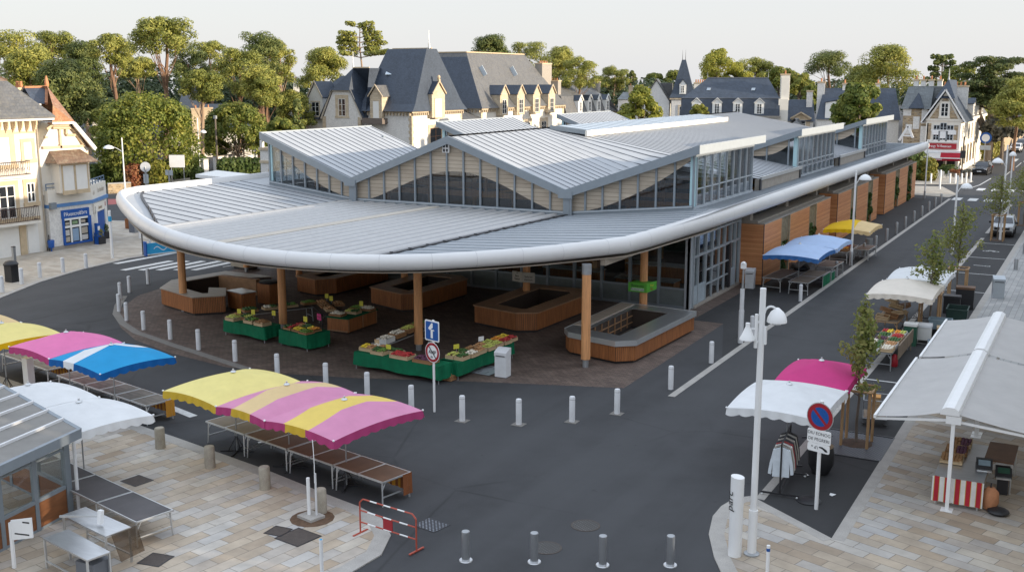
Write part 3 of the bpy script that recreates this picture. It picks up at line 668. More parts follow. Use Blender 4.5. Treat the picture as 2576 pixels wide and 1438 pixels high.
# lanterns on both sides
for bi,(va,vb) in enumerate(BAY):
    a=max(0,va+.35) if va<0 else va+.35;b=vb-1.3
    for side in(1,-1):
        x=0 if side>0 else umir(0);f=(lambda u:u) if side>0 else umir;o=1 if side>0 else -1
        g=M();g.box(min(x-.03*o,x),max(x-.03*o,x),a+.35,b,5.45,8.05);g.build('lantern_glazing',W['glass'] if False else W['glass_hi'],hall,False,True)
        fr=M();n=8
        for i in range(n+1):
            v=a+.35+(b-a-.35)*i/n;fr.box(min(x,x+.09*o),max(x,x+.09*o),v-.045,v+.045,5.4,8.12)
        fr.box(min(x-.02*o,x+.1*o),max(x-.02*o,x+.1*o),a,b+.1,8.05,8.38);fr.box(min(x-.05*o,x+.12*o),max(x-.05*o,x+.12*o),a,b+.1,5.22,5.46)
        fr.box(min(x-.01*o,x+.05*o),max(x-.01*o,x+.05*o),a+.35,b,6.32,6.38)
        fr.mk(1);fr.box(min(x-.2*o,x+.02*o),max(x-.2*o,x+.02*o),a-.0,a+.30,5.4,8.2)
        fr.mk(2);fr.box(min(x-1.6*o,x-.06*o),max(x-1.6*o,x-.06*o),b+.02,b+.3,5.3,8.0)
        fr.build('lantern_frame',[W['steel_lt'],W['steel_blue'],W['steel_grey']],hall,False,True)
        if va>0:
            w=M();us_=list(np.linspace(-4.4,-.5,14))
            for p,q in zip(us_,us_[1:]):
                zb0,zb1=zR(p,va)+.1,zR(q,va)+.1;zt0,zt1=zW(p)-.3,zW(q)-.3
                if zt1<zb1+.02:continue
                t0=(p+4.4)/3.9;t1=(q+4.4)/3.9;h0=max(zb0,zb0+(zt0-zb0)*.75*t0**2);h1=zb1+(zt1-zb1)*.75*t1**2
                w.mk(0).ext([(f(p),va+.3,h0),(f(q),va+.3,h1),(f(q),va+.3,zt1),(f(p),va+.3,max(zt0,h0+.001))],(0,.04,0))
                w.mk(1).ext([(f(p),va+.31,zb0-.1),(f(q),va+.31,zb1-.1),(f(q),va+.31,h1),(f(p),va+.31,h0)],(0,.02,0))
            w.mk(2)
            for u in(-3.6,-2.0,-.5):w.box(f(u)-.05,f(u)+.05,va+.2,va+.3,zR(u,va),zW(u)-.3)
            w.build('lantern_gable',[W['ply'],W['glass_hi'],W['steel_grey']],hall,False,True)
# low eaves between lanterns
for va,vb in((11.2,21),(32.9,43)):
    lo=M();lo.mk(0).box(.28,.42,va,vb,5.98,6.18);lo.mk(1).box(-.02,.29,va,vb,5.3,6.0);lo.mk(2).box(.27,.36,va-.05,va+.25,5.25,6.05);lo.mk(2).box(.27,.36,vb-.35,vb-.05,5.25,6.05)
    lo.build('low_eave',[W['alu'],W['concrete'],W['dark_metal']],hall,False,True)
# skylight strip
sk=M();f0,f1=-14.55,-12.1
for va,vb in((12.3,27.6),(27.9,42.5)):
    sk.mk(0).ext([(f0,va,RZ+.14),(f1,va+.5,zR(f1,30)+.34),(f1,va+.5,zR(f1,30)+.2),(f0,va,RZ)],(0,vb-va,0))
    sk.mk(1)
    v=va+.9
    while v<vb:sk.bar((f0,v,RZ+.15),(f1,v+.5,zR(f1,30)+.35),.035,.03);v+=1.25
sk.mk(1).bar((f0,12.2,RZ+.08),(f1,12.7,zR(f1,30)+.26),.12,.3)
sk.mk(2).box(f1-.02,f1+.14,12.6,43,zR(f1,30)+.0,zR(f1,30)+.37)
sk.build('skylight',[W['polycarb'],W['steel_grey'],W['render_cream']],hall,False,True)
# ground floor: front glass wall
g=M();g.box(-28.5,-.12,-.02,.0,1.05,4.4);g.build('front_glazing',W['glass'],hall,False,True)
fr=M();n=17
for i in range(n+1):u=-28.5+28.4*i/n;fr.box(u-.07,u+.07,-.12,.08,0,4.42)
fr.box(-28.5,0,-.1,.06,0,.14);fr.box(-28.5,0,-.08,.05,1.0,1.1);fr.mk(1)
for i in range(n):u=-28.5+28.4*i/n;fr.box(u+.08,u+28.4/n-.08,-.04,-.0,.14,1.0)
fr.build('front_frame',[W['steel_grey'],mat('grey_green_panel',(.15,.175,.175),.5)],hall,False,True)
# side glass wall with sliding doors
g=M();g.box(-.03,-.01,.25,8.35,.3,5.1);g.build('side_glazing',W['glass'],hall,False,True)
fr=M();fr.mk(0)
fr.box(-.3,.02,-.12,.3,0,5.25)
vs=[.3,1.0,2.25,3.35,4.45,5.55,6.65,7.5,8.35]
for v in vs:fr.box(-.06,.09,v-.05,v+.05,0 if v in(.3,1.0,2.25,6.65,7.5,8.35) else 2.75,5.2)
for z in(2.75,3.85,4.75):fr.mk(0).box(-.05,.07,.3,8.4,z-.05,z+.05)
for z in(.95,1.75):fr.box(-.04,.05,2.3,6.6,z-.03,z+.03)
for v in(3.4,4.6,5.6):fr.box(-.04,.06,v-.04,v+.04,.12,2.75)
fr.mk(1).box(-.02,.06,1.05,2.2,.15,1.15);fr.box(-.02,.06,.35,.95,.15,1.15);fr.box(-.02,.06,6.7,7.45,.15,1.15)
fr.mk(2).box(-.1,.16,.3,8.3,0,.13)
fr.mk(3).box(-.02,.1,6.3,6.62,.1,2.75)
fr.build('side_frame',[W['steel_lt'],W['steel_blue'] if False else mat('pale_grey_panel',(.36,.42,.46),.45),W['concrete'],W['dark_metal']],hall,False,True)
# back and far walls, plinth behind the timber boxes
w=M();w.box(-.5,-.08,8.4,67,0,5.2);w.box(-28.5,-28.2,0,66,0,5.2);w.box(-28.2,-.5,66.4,67,0,5.2);w.build('wall',mat('inner_wall',(.24,.21,.185),.85),hall,False,True)
# timber boxes along the street
BX=[(8.45,25.5),(28.1,44.0),(47.4,64.6)]
tr=[[(12.4,14.3),(19.4,21.3)],[(32.9,35.0),(39.6,41.4)],[(52.5,54.5),(59.4,62.1)]]
for i,((a,b),tt) in enumerate(zip(BX,tr)):
    x=[1.45,1.4,1.4][i];bxm=M();cur=a;edges=[]
    for t0,t1 in tt+[(b,b)]:
        bxm.mk(0).box(.02,x,cur,t0,.06,3.62);cur=t1
        if t1!=t0:bxm.mk(3).box(.02,x-.35,t0+.001,t1-.001,.06,3.6)  # trellis recess filled near-black, its shade put into the colour
    bxm.mk(1).box(-.05,x-.42,a+.15,b-.1,3.625,3.80);bxm.box(x-.42,x+.02,a+.05,b,3.625,3.70)
    bxm.mk(2).box(.1,x-.08,a+.05,b-.05,0,.06);bxm.mk(2).box(x-.02,x+.012,a-.012,a+.06,.06,3.66)
    bxm.build('timber_box',[W['cedar'],W['concrete'],W['dark_metal'],W['kiosk_dark']],hall,False,True)
    for t0,t1 in tt:
        tm=M();n=7
        for q in range(n):v=t0+.1+(t1-t0-.2)*q/(n-1);tm.tube((x-.12,v,2.05),(x-.12,v+.04,3.55),.045,n=6)
        for z in(2.25,2.8,3.35):tm.bar((x-.16,t0,z),(x-.16,t1,z),.05,.05)
        tm.bar((x-.03,t0-.02,.1),(x-.03,t0-.02,3.62),.09,.09);tm.bar((x-.03,t1+.02,.1),(x-.03,t1+.02,3.62),.09,.09)
        tm.build('trellis',mat('trellis_wood',(.36,.30,.2),.8,0,.25,4) if 'trw' not in W else W['trw'],hall,False,True)
W['trw']=1
sw=M()
for i,(a,b) in enumerate(BX):
    v=a+.6;n=0
    segs=[(a+1.0,a+ (b-a)*.46),(a+(b-a)*.54,b-1.2)]
    for s0,s1 in segs:
        sw.mk(0).box(-.06,-.02,s0,s1,3.84,4.5);sw.mk(1).box(-.07,.02,s0,s1,4.46,4.6);sw.box(-.07,.03,s0,s1,3.80,3.88)
        n=5
        for q in range(n+1):v=s0+(s1-s0)*q/n;sw.box(-.06,.03,v-.04,v+.04,3.8,4.55)
    for v in(a+.45,a+(b-a)*.5,b-.5):sw.mk(2).box(-.1,.55,v-.28,v+.28,3.8,4.5)
sw.build('strip_window',[W['glass_dark'],W['dark_metal'],W['concrete']],hall,False,True)
pk=M();p=PU(*cc(878,605,1800,540,3.995),1.0);pk.box(p[0]-.17,p[0]+.17,8.47,8.49,p[2]-.19,p[2]+.19);pk.mk(1).box(p[0]-.1,p[0]+.1,8.462,8.47,p[2]-.11,p[2]+.11)
pk.build('wall_pictogram',[W['signwhite'],W['ink']],hall,False,True)
# round timber columns
for i,(u,v,z0) in enumerate([(-23.2,-13.3,.98),(-15.83,-14.03,.3),(-7.72,-14.3,.3),(.1,-13.3,.35),(-1.16,-3.73,.35),(-7.7,-4.0,.35),(-15.8,-3.6,.35),(-23.4,-3.7,.3),(-28.6,-2.6,.3)]):
    c=M();c.tube((u,v,z0),(u,v,4.42),.20,.19,16);c.mk(1);c.tube((u,v,0),(u,v,z0),.135,n=12)
    if i==3:c.tube((u,v,4.0),(u,v,4.43),.205,n=16)
    c.build('column',[W['pole_wood'],W['grey_metal']],hall,True,True)
# roof trusses and an inner lining of boards
tr_=M()
for v in(4,9,15,21,27,33,39,45,51):
    tr_.bar((-28.2,v,5.0),(-.4,v,5.0),.18,.34);tr_.bar((-14.8,v,5.0),(-14.8,v,RZ-.3),.14,.14)
    for s_ in(-1,1):tr_.bar((-14.8,v,5.1),(-14.8+s_*6.5,v,6.0),.12,.12);tr_.tube((-14.8+s_*7.4,v,0),(-14.8+s_*7.4,v,5.9),.16,n=8)
tr_.build('truss',W['pole_wood'],hall,False,True)
# interior: dim floor counters seen through the glass
im=M()
for u,v,l in((-3.4,2.4,3.5),(-8.5,3.5,3.6),(-14,3,3.8),(-20,3.2,3.5),(-4.5,7.2,4),(-11,8,4)):
    im.mk(0).box(u-l/2,u+l/2,v-.5,v+.5,.05,.95);im.mk(1).box(u-l/2-.05,u+l/2+.05,v-.55,v+.55,.95,1.02)
im.mk(2).box(-5.6,-5.1,1.4,7,2.6,2.9);im.box(-12,-4,4.6,4.9,2.9,3.3);im.box(-20,-13,5,5.3,2.9,3.3)
im.build('indoor_counters',[W['slat'],W['inox'],mat('green_hanging_board',(.3,.36,.12),.6)],hall,False,True)
# ---------------------------------------------------------------- houses
def fbox(mm,ax,c,s,a0,a1,z0,z1,d0,d1):
    lo,hi=sorted((c+s*d0,c+s*d1))
    if ax=='x':mm.box(lo,hi,a0,a1,z0,z1)
    else:mm.box(a0,a1,lo,hi,z0,z1)
    return mm
def win(P,ax,c,s,a0,a1,z0,z1,trim=None,tw=.22,style='sash',bars=2,sill=True,wm=None,head=0,name='window',glassm=None):
    mm=M();wm=wm or W['shutter']
    if trim:
        mm.mk(1);h=tw+head
        fbox(mm,ax,c,s,a0-tw,a0,z0-.05,z1+h,0,.07);fbox(mm,ax,c,s,a1,a1+tw,z0-.05,z1+h,0,.07);fbox(mm,ax,c,s,a0,a1,z1,z1+h,0,.068)
        if sill:fbox(mm,ax,c,s,a0-tw*1.2,a1+tw*1.2,z0-.28,z0,0,.12)
    mm.mk(0);f=.07
    if style=='shutter':
        fbox(mm,ax,c,s,a0,a1,z0,z1,0,.03)
        n=int((z1-z0)/.3)
        for i in range(1,n):z=z0+(z1-z0)*i/n;fbox(mm,ax,c,s,a0+.02,a1-.02,z-.012,z+.012,.03,.037)
        return mm.build(name,[wm,trim or wm],P,False,True)
    fbox(mm,ax,c,s,a0,a0+f,z0,z1,0,.06);fbox(mm,ax,c,s,a1-f,a1,z0,z1,0,.06);fbox(mm,ax,c,s,a0+f,a1-f,z0,z0+f,0,.058);fbox(mm,ax,c,s,a0+f,a1-f,z1-f,z1,0,.058)
    m_=(a0+a1)/2;fbox(mm,ax,c,s,m_-.05,m_+.05,z0+f,z1-f,0,.056)
    for i in range(1,bars+1):z=z0+(z1-z0)*i/(bars+1);fbox(mm,ax,c,s,a0+f,a1-f,z-.022,z+.022,0,.05)
    o=mm.build(name,[wm,trim or wm],P,False,True)
    g=M();fbox(g,ax,c,s,a0+f*.9,a1-f*.9,z0+f*.9,z1-f*.9,.005,.022)
    q=g.build('pane',glassm or W['glass_dark'],o,False,True);return o
def hip(mm,x0,x1,y0,y1,z0,rx0,rx1,ry0,ry1,z1,fl=.0):
    A=[(x0,y0,z0),(x1,y0,z0),(x1,y1,z0),(x0,y1,z0)];B=[(rx0,ry0,z1),(rx1,ry0,z1),(rx1,ry1,z1),(rx0,ry1,z1)]
    t=.18;Cc=[tuple(A[i][k]+(B[i][k]-A[i][k])*t*(1 if k<2 else (1-fl)) for k in range(3)) for i in range(4)] 
    for q,w in((A,Cc),(Cc,B)):
        for i in range(4):j=(i+1)%4;mm.poly([q[i],q[j],w[j],w[i]])
    mm.poly(B);mm.poly(A[::-1])
def chimney(P,x,y,z0,z1,w,d,pots=3,m_=None,along='x',cap=None):
    mm=M();mm.box(x-w/2,x+w/2,y-d/2,y+d/2,z0,z1);mm.mk(1).box(x-w/2-.08,x+w/2+.08,y-d/2-.08,y+d/2+.08,z1,z1+.22)
    o=mm.build('chimney',[m_ or W['render_white'],cap or W['ochre_stone']],P,False,True)
    pm=M()
    for i in range(pots):
        t=(i+.5)/pots-.5;px,py=(x+t*w*.9,y) if along=='x' else (x,y+t*d*.9)
        pm.lathe([(.13,0),(.10,.35),(.12,.42),(.09,.45)],(px,py,z1+.22),8)
    if pots:pm.build('chimney_pots',W['terracotta'],o,True,True)
    return o
def dormer(P,ax,c,s,a0,a1,z0,z1,zt,dep,wallm,roofm,trim=None,wz=None,style='sash',ov=.12,finial=False,sh=None,bars=2):
    """gabled dormer: face at c, going back `dep`"""
    mm=M();m_=(a0+a1)/2
    fbox(mm,ax,c,s,a0,a1,z0,z1,-dep,0)
    pt=lambda a,z,d:((c+s*d,a,z) if ax=='x' else (a,c+s*d,z))
    v=pt(0,0,-dep*1.0);w0=pt(0,0,0);vec=tuple(v[i]-w0[i] for i in range(3))
    mm.ext([pt(a0,z1,0),pt(a1,z1,0),pt(m_,zt-.1,0)],vec)
    o=mm.build('dormer',wallm,P,False,True)
    rm=M();
    for aa in(a0-ov,a1+ov):
        zz=z1-.05;th=.1
        rm.ext([pt(aa,zz,.14),pt(m_,zt,.14),pt(m_,zt+th,.14),pt(aa,zz+th,.14)],tuple(x*(1+.14/dep) for x in vec))
    rm.build('dormer_roof',roofm,o,False,True)
    if trim:
        t=M();
        for aa in(a0-ov-.03,a1+ov+.03):
            zz=z1-.1
            t.ext([pt(aa,zz,.141),pt(m_,zt+.0,.141),pt(m_,zt+.26,.141),pt(aa,zz+.26,.141)],tuple(x*(-.16/dep) for x in vec))
        if finial:
            f=pt(m_,zt+.2,.1);t.box(f[0]-.2,f[0]+.2,f[1]-.2,f[1]+.2,zt+.1,zt+.45);t.ball((f[0],f[1],zt+.75),.28,.35,8,6)
        t.build('dormer_coping',trim,o,False,True)
    w0_,w1_=a0+(a1-a0)*.24,a1-(a1-a0)*.24
    z=wz or (z0+.25,z1-.3)
    win(P,ax,c,s,w0_,w1_,z[0],z[1],trim,.16,style,bars,True,sh)
    return o
def corbels(mm,ax,c,s,a0,a1,z,step=.6,h=.42,d=.35,w=.2):
    n=max(1,int(abs(a1-a0)/step))
    for i in range(n+1):a=a0+(a1-a0)*i/n;fbox(mm,ax,c,s,a-w/2,a+w/2,z-h,z,0,d)
def k1(x,y):return ((700+x/5.152)*.936,(100+y/5.152)*.936)
# ---- villa 1 (steep slate hip, facing the market)
V=T('villa','white villa with steep blue slate hip roof, front gable pavilion and lone finial spike','villa',(-86,98,0))
mm=M();mm.box(-104,-87,90.6,103,0,5.6);mm.box(-88.2,-78.6,90.3,105.6,0,7.0);mm.box(-95.6,-88,89.6,92,0,5.9)
mm.ext([(-95.6,89.6,5.9),(-88.0,89.6,5.9),(-89.9,89.6,10.1),(-93.5,89.6,10.1)],(0,3,0))
mm.build('wall',W['render_white'],V,False,True)
mm=M()
for z in range(14):
    w=.55 if z%2 else .38
    mm.box(-78.62-w,-78.57,90.27,90.33,z*.5,z*.5+.49);mm.box(-78.63,-78.57,90.3,90.3+w,z*.5,z*.5+.49);mm.box(-78.63,-78.57,105.6-w,105.62,z*.5,z*.5+.49)
mm.box(-88.2,-78.45,90.1,90.3,6.75,7.0);mm.box(-78.6,-78.35,90.1,105.8,6.75,7.0)
corbels(mm,'y',90.3,-1,-87,-78.8,6.75);corbels(mm,'x',-78.6,1,90.5,105.5,6.75)
mm.build('stone_trim',W['quoin'],V,False,True)
for a,b in((-95.7,-95.1),(-88.5,-87.9)):M().box(a,b,89.45,89.75,0,6.0).build('quoin',W['quoin'],V,False,True)
mm=M();mm.box(-104.1,-103.6,90.5,90.7,0,5.5);mm.build('quoin',W['quoin'],V,False,True)
mm=M();hip(mm,-89,-77.9,89.6,106.3,7.0,-87.3,-79.6,96.5,99.5,16.9,.35);hip(mm,-104.6,-86.5,90.0,104,5.5,-97,-84,96.5,98.5,12.6,.3)
mm.poly([(-96.5,89.3,5.5),(-93.6,89.2,10.25),(-90.5,91.2,13.8),(-90.5,97,13.8),(-96.5,97,5.5)]);mm.poly([(-87.0,89.3,5.5),(-89.9,89.2,10.25),(-90.5,91.2,13.8),(-87.2,91.2,13.8),(-87.0,97,7.0)]);mm.poly([(-93.6,89.2,10.25),(-89.9,89.2,10.25),(-90.5,91.2,13.8)]);mm.poly([(-90.5,91.2,13.8),(-87.2,91.2,13.8),(-87.2,97,13.8),(-90.5,97,13.8)])
mm.poly([(-87.0,89.3,5.5),(-87.2,91.2,13.8),(-87.2,97,13.8),(-87.0,97,7)])
mm.build('roof',W['slate'],V,False,True)
mm=M();mm.bar((-87.3,98,16.98),(-79.6,98,16.98),.25,.2);mm.bar((-90.5,91.2,13.9),(-87.2,91.2,13.9),.2,.18)
mm.build('ridge_tiles',W['ochre_stone'],V,False,True)
mm=M()
mm.lathe([(.22,0),(.12,.5),(.16,.7),(.05,1.0),(.015,2.9)],(-79.6,97.2,16.95),8);mm.lathe([(.15,0),(.08,.5),(.02,2.6)],(-90.5,91.3,13.85),8)
mm.build('finial',W['grey_metal'],V,True,True)
mm=M()   # bargeboards of the pavilion
for p,q in(((-96.0,89.45,5.6),(-93.7,89.45,10.2)),((-93.7,89.45,10.2),(-89.8,89.45,10.2)),((-89.8,89.45,10.2),(-87.6,89.45,5.6))):mm.bar(p,q,.16,.26)
mm.build('bargeboard',mat('weathered_trim',(.48,.43,.36),.8),V,False,True)
win(V,'y',89.6,-1,-92.4,-91.0,6.1,8.9,W['quoin'],.62,'sash',2);win(V,'y',90.6,-1,-101.5,-100,2,4.4,W['quoin'],.3)
dormer(V,'y',90.5,-1,-99.4,-96.4,5.4,9.0,11.6,4.5,W['render_white'],W['slate'],W['quoin'],(6.0,8.3),'sash',.1)
dormer(V,'y',89.5,-1,-86.0,-83.7,5.7,9.3,11.0,4.5,W['quoin'],W['slate_brown'],W['quoin'],(5.9,8.6),'shutter',.25)
dormer(V,'x',-77.75,1,95.0,98.9,5.9,9.7,11.6,5,W['quoin'],W['slate'],W['ochre_stone'],(6.0,8.9),'shutter',.05,True)
win(V,'x',-78.6,1,95.6,99.0,1.5,4.2,W['quoin'],.55,'sash',1,wm=mat('brown_frame',(.28,.13,.06),.6))
mm=M();mm.bar(PV(*k1(1770,520),93.6),PV(*k1(1800,430),95.4),1.0,.12);mm.build('roof_window',W['polycarb'],V,False,True)
mm=M();mm.box(-87.2,-83.2,88.8,90.3,5.0,5.9);mm.build('balcony',mat('balcony_screen',(.16,.13,.11),.8),V,False,True)
# ---- villa 2
V=T('villa','long white villa with truncated slate roof and four stone dormers in a row','villa',(-86,128,0))
mm=M();mm.box(-92,-78.6,112,145,0,7.0);mm.build('wall',W['render_cream'],V,False,True)
mm=M();hip(mm,-92.6,-77.9,111.3,145.6,7.0,-91.5,-84.5,117,139,16.8,.25);mm.build('roof',W['slate_brown'],V,False,True)
mm=M();mm.ext([(-92.6,111.28,7.0),(-77.92,111.28,7.0),(-84.6,116.97,16.7),(-91.4,116.97,16.7)],(0,.05,.03));mm.build('shaded_hip_end',W['slate'],V,False,True)  # front slope overlaid in darker slate, its shaded side put into the colour
mm=M();mm.box(-78.6,-78.3,111.8,145.2,6.72,7.0);corbels(mm,'x',-78.6,1,112.2,145,6.72,.75);corbels(mm,'y',112,-1,-91,-78.8,6.72,.75)
mm.build('stone_trim',W['quoin'],V,False,True);M().box(-78.65,-78.55,111.97,112.6,0,6.7).build('quoin',W['quoin'],V,False,True);mm=M();mm.box(-78.65,-78.55,144.3,145.03,0,6.7);mm.build('quoin',W['quoin'],V,False,True)
mm=M();mm.bar((-84.5,117,16.85),(-84.5,139,16.85),.25,.2);mm.bar((-91.5,117,16.85),(-84.5,117,16.85),.25,.2);mm.build('ridge_tiles',W['ochre_stone'],V,False,True)
for i in range(4):
    a=117.4+i*6.35;dormer(V,'x',-77.75,1,a,a+2.9,5.6,9.3,10.9,5.5,W['quoin'],W['slate'],W['quoin'],(5.9,8.4),'sash',.1)
for a in(128.5,135.2):
    win(V,'x',-78.6,1,a,a+2,1.5,4.0,W['quoin'],.7,'sash',2)
for a in(118.5,130):
    mm=M();mm.bar((-81.6,a,12.6),(-82.6,a+.0,14.2),.12,1.2);mm.build('roof_window',W['polycarb'],V,False,True)
chimney(V,-82.5,143.5,8,15.0,1.6,4.2,5,W['concrete'],'y')
mm=M();mm.box(-83,-78.7,106,112,0,5.2);mm.ext([(-83,105.8,5.2),(-78.4,105.8,5.2),(-78.4,105.8,5.3),(-83,105.8,7)],(0,6.3,0));mm.build('link_roof',W['slate_brown'],V,False,True)
dormer(V,'x',-84,1,106.6,109.4,7,10.0,11.4,5,W['quoin'],W['slate_brown'],None,(7.6,9.6))
# ---- house with four small dormers
H=T('town_house','low stone house with brown mansard roof, four small white dormers and big end chimneys','house',(-84,158,0))
mm=M();mm.box(-90,-78.6,146,171.5,0,5.1);mm.build('wall',W['render_cream'],H,False,True)
mm=M();mm.ext([(-90,145.6,5.1),(-78.2,145.6,5.1),(-79.6,145.6,8.6),(-84.5,145.6,11.3),(-88.5,145.6,8.6)],(0,21,0));mm.ext([(-78.2,166.6,5.1),(-78.2,171.8,5.1),(-79.6,168.5,8.6),(-84.5,161,11.3)],(-6,0,0));mm.build('roof',W['slate_brown'],H,False,True)
for i in range(4):
    a=151.0+i*4.6;dormer(H,'x',-78.2,1,a,a+2.0,5.3,7.7,8.7,3.2,W['shutter'],W['slate'],W['shutter'],(5.5,7.4),'sash',.05)
mm=M();mm.box(-78.6,-78.3,146,171.6,4.7,5.1);mm.build('stone_trim',W['quoin'],H,False,True)
chimney(H,-83,146.3,6,11.6,5.5,1.4,9,W['concrete'],'x');chimney(H,-83,168.5,6,11.3,3,1.4,6,W['concrete'],'x')
# ---- slate mansard house seen square on
H=T('mansard_house','slate mansard house with four white pedimented dormers and tall cream chimney','house',(-30.95,103.2,0),math.atan2(4.29,13.55));LOCAL.add(H.name)
w2=7.1
mm=M();mm.box(-w2,w2,0,9,0,6.7);mm.mk(1).box(-w2-.25,w2+.25,-.25,.0,6.45,6.75);mm.build('wall',[W['render_white'],W['concrete']],H)
mm=M();mm.ext([(-w2-.2,-.2,6.75),(w2+.1,-.2,6.75),(w2+.1,.45,9.25),(-w2+.2,.45,9.25)],(0,.3,0));hip(mm,-w2+.15,w2+.1,.4,9.5,9.25,-w2+3.7,w2-1.6,3.6,6,12.2);mm.box(-w2,w2,.6,9,6.7,9.3);mm.build('roof',W['slate'],H)
mm=M();mm.bar((-w2+3.7,3.6,12.25),(w2-1.6,3.6,12.25),.14,.12);mm.bar((-w2+.1,.38,9.28),(w2+.1,.38,9.28),.1,.08);mm.build('ridge_tiles',W['seam'],H)
for x in(-w2+3.7,w2-1.6):M().lathe([(.06,0),(.03,.4),(.01,.8)],(x,3.6,12.3),6).build('finial',W['grey_metal'],H)
for a in(-5.4,-2.4,.6,3.7):
    o=dormer(H,'y',-.12,-1,a-.1,a+1.25,6.8,8.6,9.25,1.2,W['shutter'],W['shutter'],None,(7.0,8.5),'sash',.12,bars=3)
for x in(-3.2,3.3):M().bar((x,1.55,10.4),(x+.1,1.9,10.75),.55,.06).build('roof_window',W['steel_lt'],H)
o=M();o.box(w2-.1,w2+1.3,.2,4.5,0,9.2);o.box(w2+.2,w2+1.35,.6,2,9.2,12.3);o.build('gable_wall',W['render_cream'],H)
chimney(H,w2+.75,1.4,9,12.6,1.3,1.3,1,W['render_cream'])
# ---- annexes right of it
def simple_house(name,label,px0,px1,ye,yr,dist,depth,roofm,wallm,cat='house',base=None,hipw=1.5):
    a=AT(px0,ye,dist);b=AT(px1,ye,dist);zr=AT((px0+px1)/2,yr,dist+depth*.45)[2];L=math.hypot(b[0]-a[0],b[1]-a[1]);h=T(name,label,cat,((a[0]+b[0])/2,(a[1]+b[1])/2,0),math.atan2(b[1]-a[1],b[0]-a[0]));LOCAL.add(h.name)
    ze=a[2];mm=M();mm.box(-L/2,L/2,0,depth,0,ze);mm.build('wall',wallm,h)
    mm=M();hip(mm,-L/2-.2,L/2+.2,-.3,depth+.3,ze,-L/2+hipw,L/2-hipw,depth*.42,depth*.58,zr);mm.build('roof',roofm,h)
    return h,L,ze,zr
h,L,ze,zr=simple_house('annex_house','small white annex with slate roof and arched stone dormer beside the cream chimney',1976,2046,305,251,172,6,W['slate'],W['render_white'],hipw=.1)
dormer(h,'y',-.1,-1,-1.2,1.6,ze-2.0,ze+.4,ze+1.2,2.0,W['quoin'],W['slate'],W['quoin'],(ze-1.6,ze+.2))
chimney(h,L/2-.7,2,ze,zr+1.2,.9,.9,0)
simple_house('outbuilding','low outbuilding with dark mossy hipped roof behind the second lantern',1958,2045,345,298,150,7,W['slate_brown'],W['render_cream'],'outbuilding',hipw=2.5)
h,L,ze,zr=simple_house('slate_house','long dark slate house with white box dormer, half hidden by a leafy tree',2056,2262,300,222,158,8,W['slate'],W['render_white'],hipw=.6)
dormer(h,'y',-.15,-1,-L/2+1.0,-L/2+3.9,ze+.1,ze+2.3,ze+2.6,2.4,W['shutter'],W['slate'],None,(ze+.4,ze+2.1),bars=3)
chimney(h,-L/2+.2,3.2,0,zr+.7,1.0,1.2,1)
for x in(-2,2.4):chimney(h,x,3.4,zr-.4,zr+.5,.6,.6,1)
# tower house with spire
a=AT(1717,246,185);h=T('tower_house','white tower with slender slate spire and pointed gables beside it','tower house',(a[0],a[1],0),math.atan2(4.3,13.5));LOCAL.add(h.name)
z0=a[2];mm=M();mm.box(-1.8,1.8,-.2,3.6,0,z0);mm.mk(1).box(-2.1,2.1,-.4,3.9,z0-.3,z0);mm.build('wall',[W['render_white'],W['quoin']],h)
mm=M();hip(mm,-2.2,2.2,-.5,4,z0,-.32,.32,1.5,1.9,z0+6.2,.45);mm.build('spire',W['slate'],h)
mm=M()
for x in(-.25,.25):mm.tube((x,1.7,z0+6.2),(x,1.7,z0+7.8),.05,.01,5)
mm.build('finial',W['dark_metal'],h)
dormer(h,'y',-.25,-1,-.55,.55,z0+.6,z0+2.2,z0+3.0,1.2,W['shutter'],W['slate'],None,(z0+.75,z0+2.0));win(h,'y',-.2,-1,-.5,.5,z0-3.4,z0-1.4,W['quoin'],.2)
mm=M();mm.ext([(-6.6,.5,0),(-2.2,.5,0),(-2.2,.5,z0-.6),(-4.4,.5,z0+2.8),(-6.6,.5,z0-.6)],(0,5,0));mm.ext([(-4.6,0,0),(-1.9,0,0),(-1.9,0,z0-3.6),(-3.2,0,z0-1.6),(-4.6,0,z0-3.6)],(0,.5,0));mm.build('gable_wall',W['render_white'],h)
mm=M()
for s in(-1,1):mm.ext([(-4.4+s*2.6,.3,z0-1.0),(-4.4,.3,z0+2.95),(-4.4,.3,z0+3.1),(-4.4+s*2.6,.3,z0-.8)],(0,5.4,0))
mm.box(-4.3,-1.9,2.5,6,z0,z0+2.4);mm.build('roof',W['slate_brown'],h)
chimney(h,3.0,1.5,z0-2,z0+2.3,2.4,1.2,6,W['render_cream'])
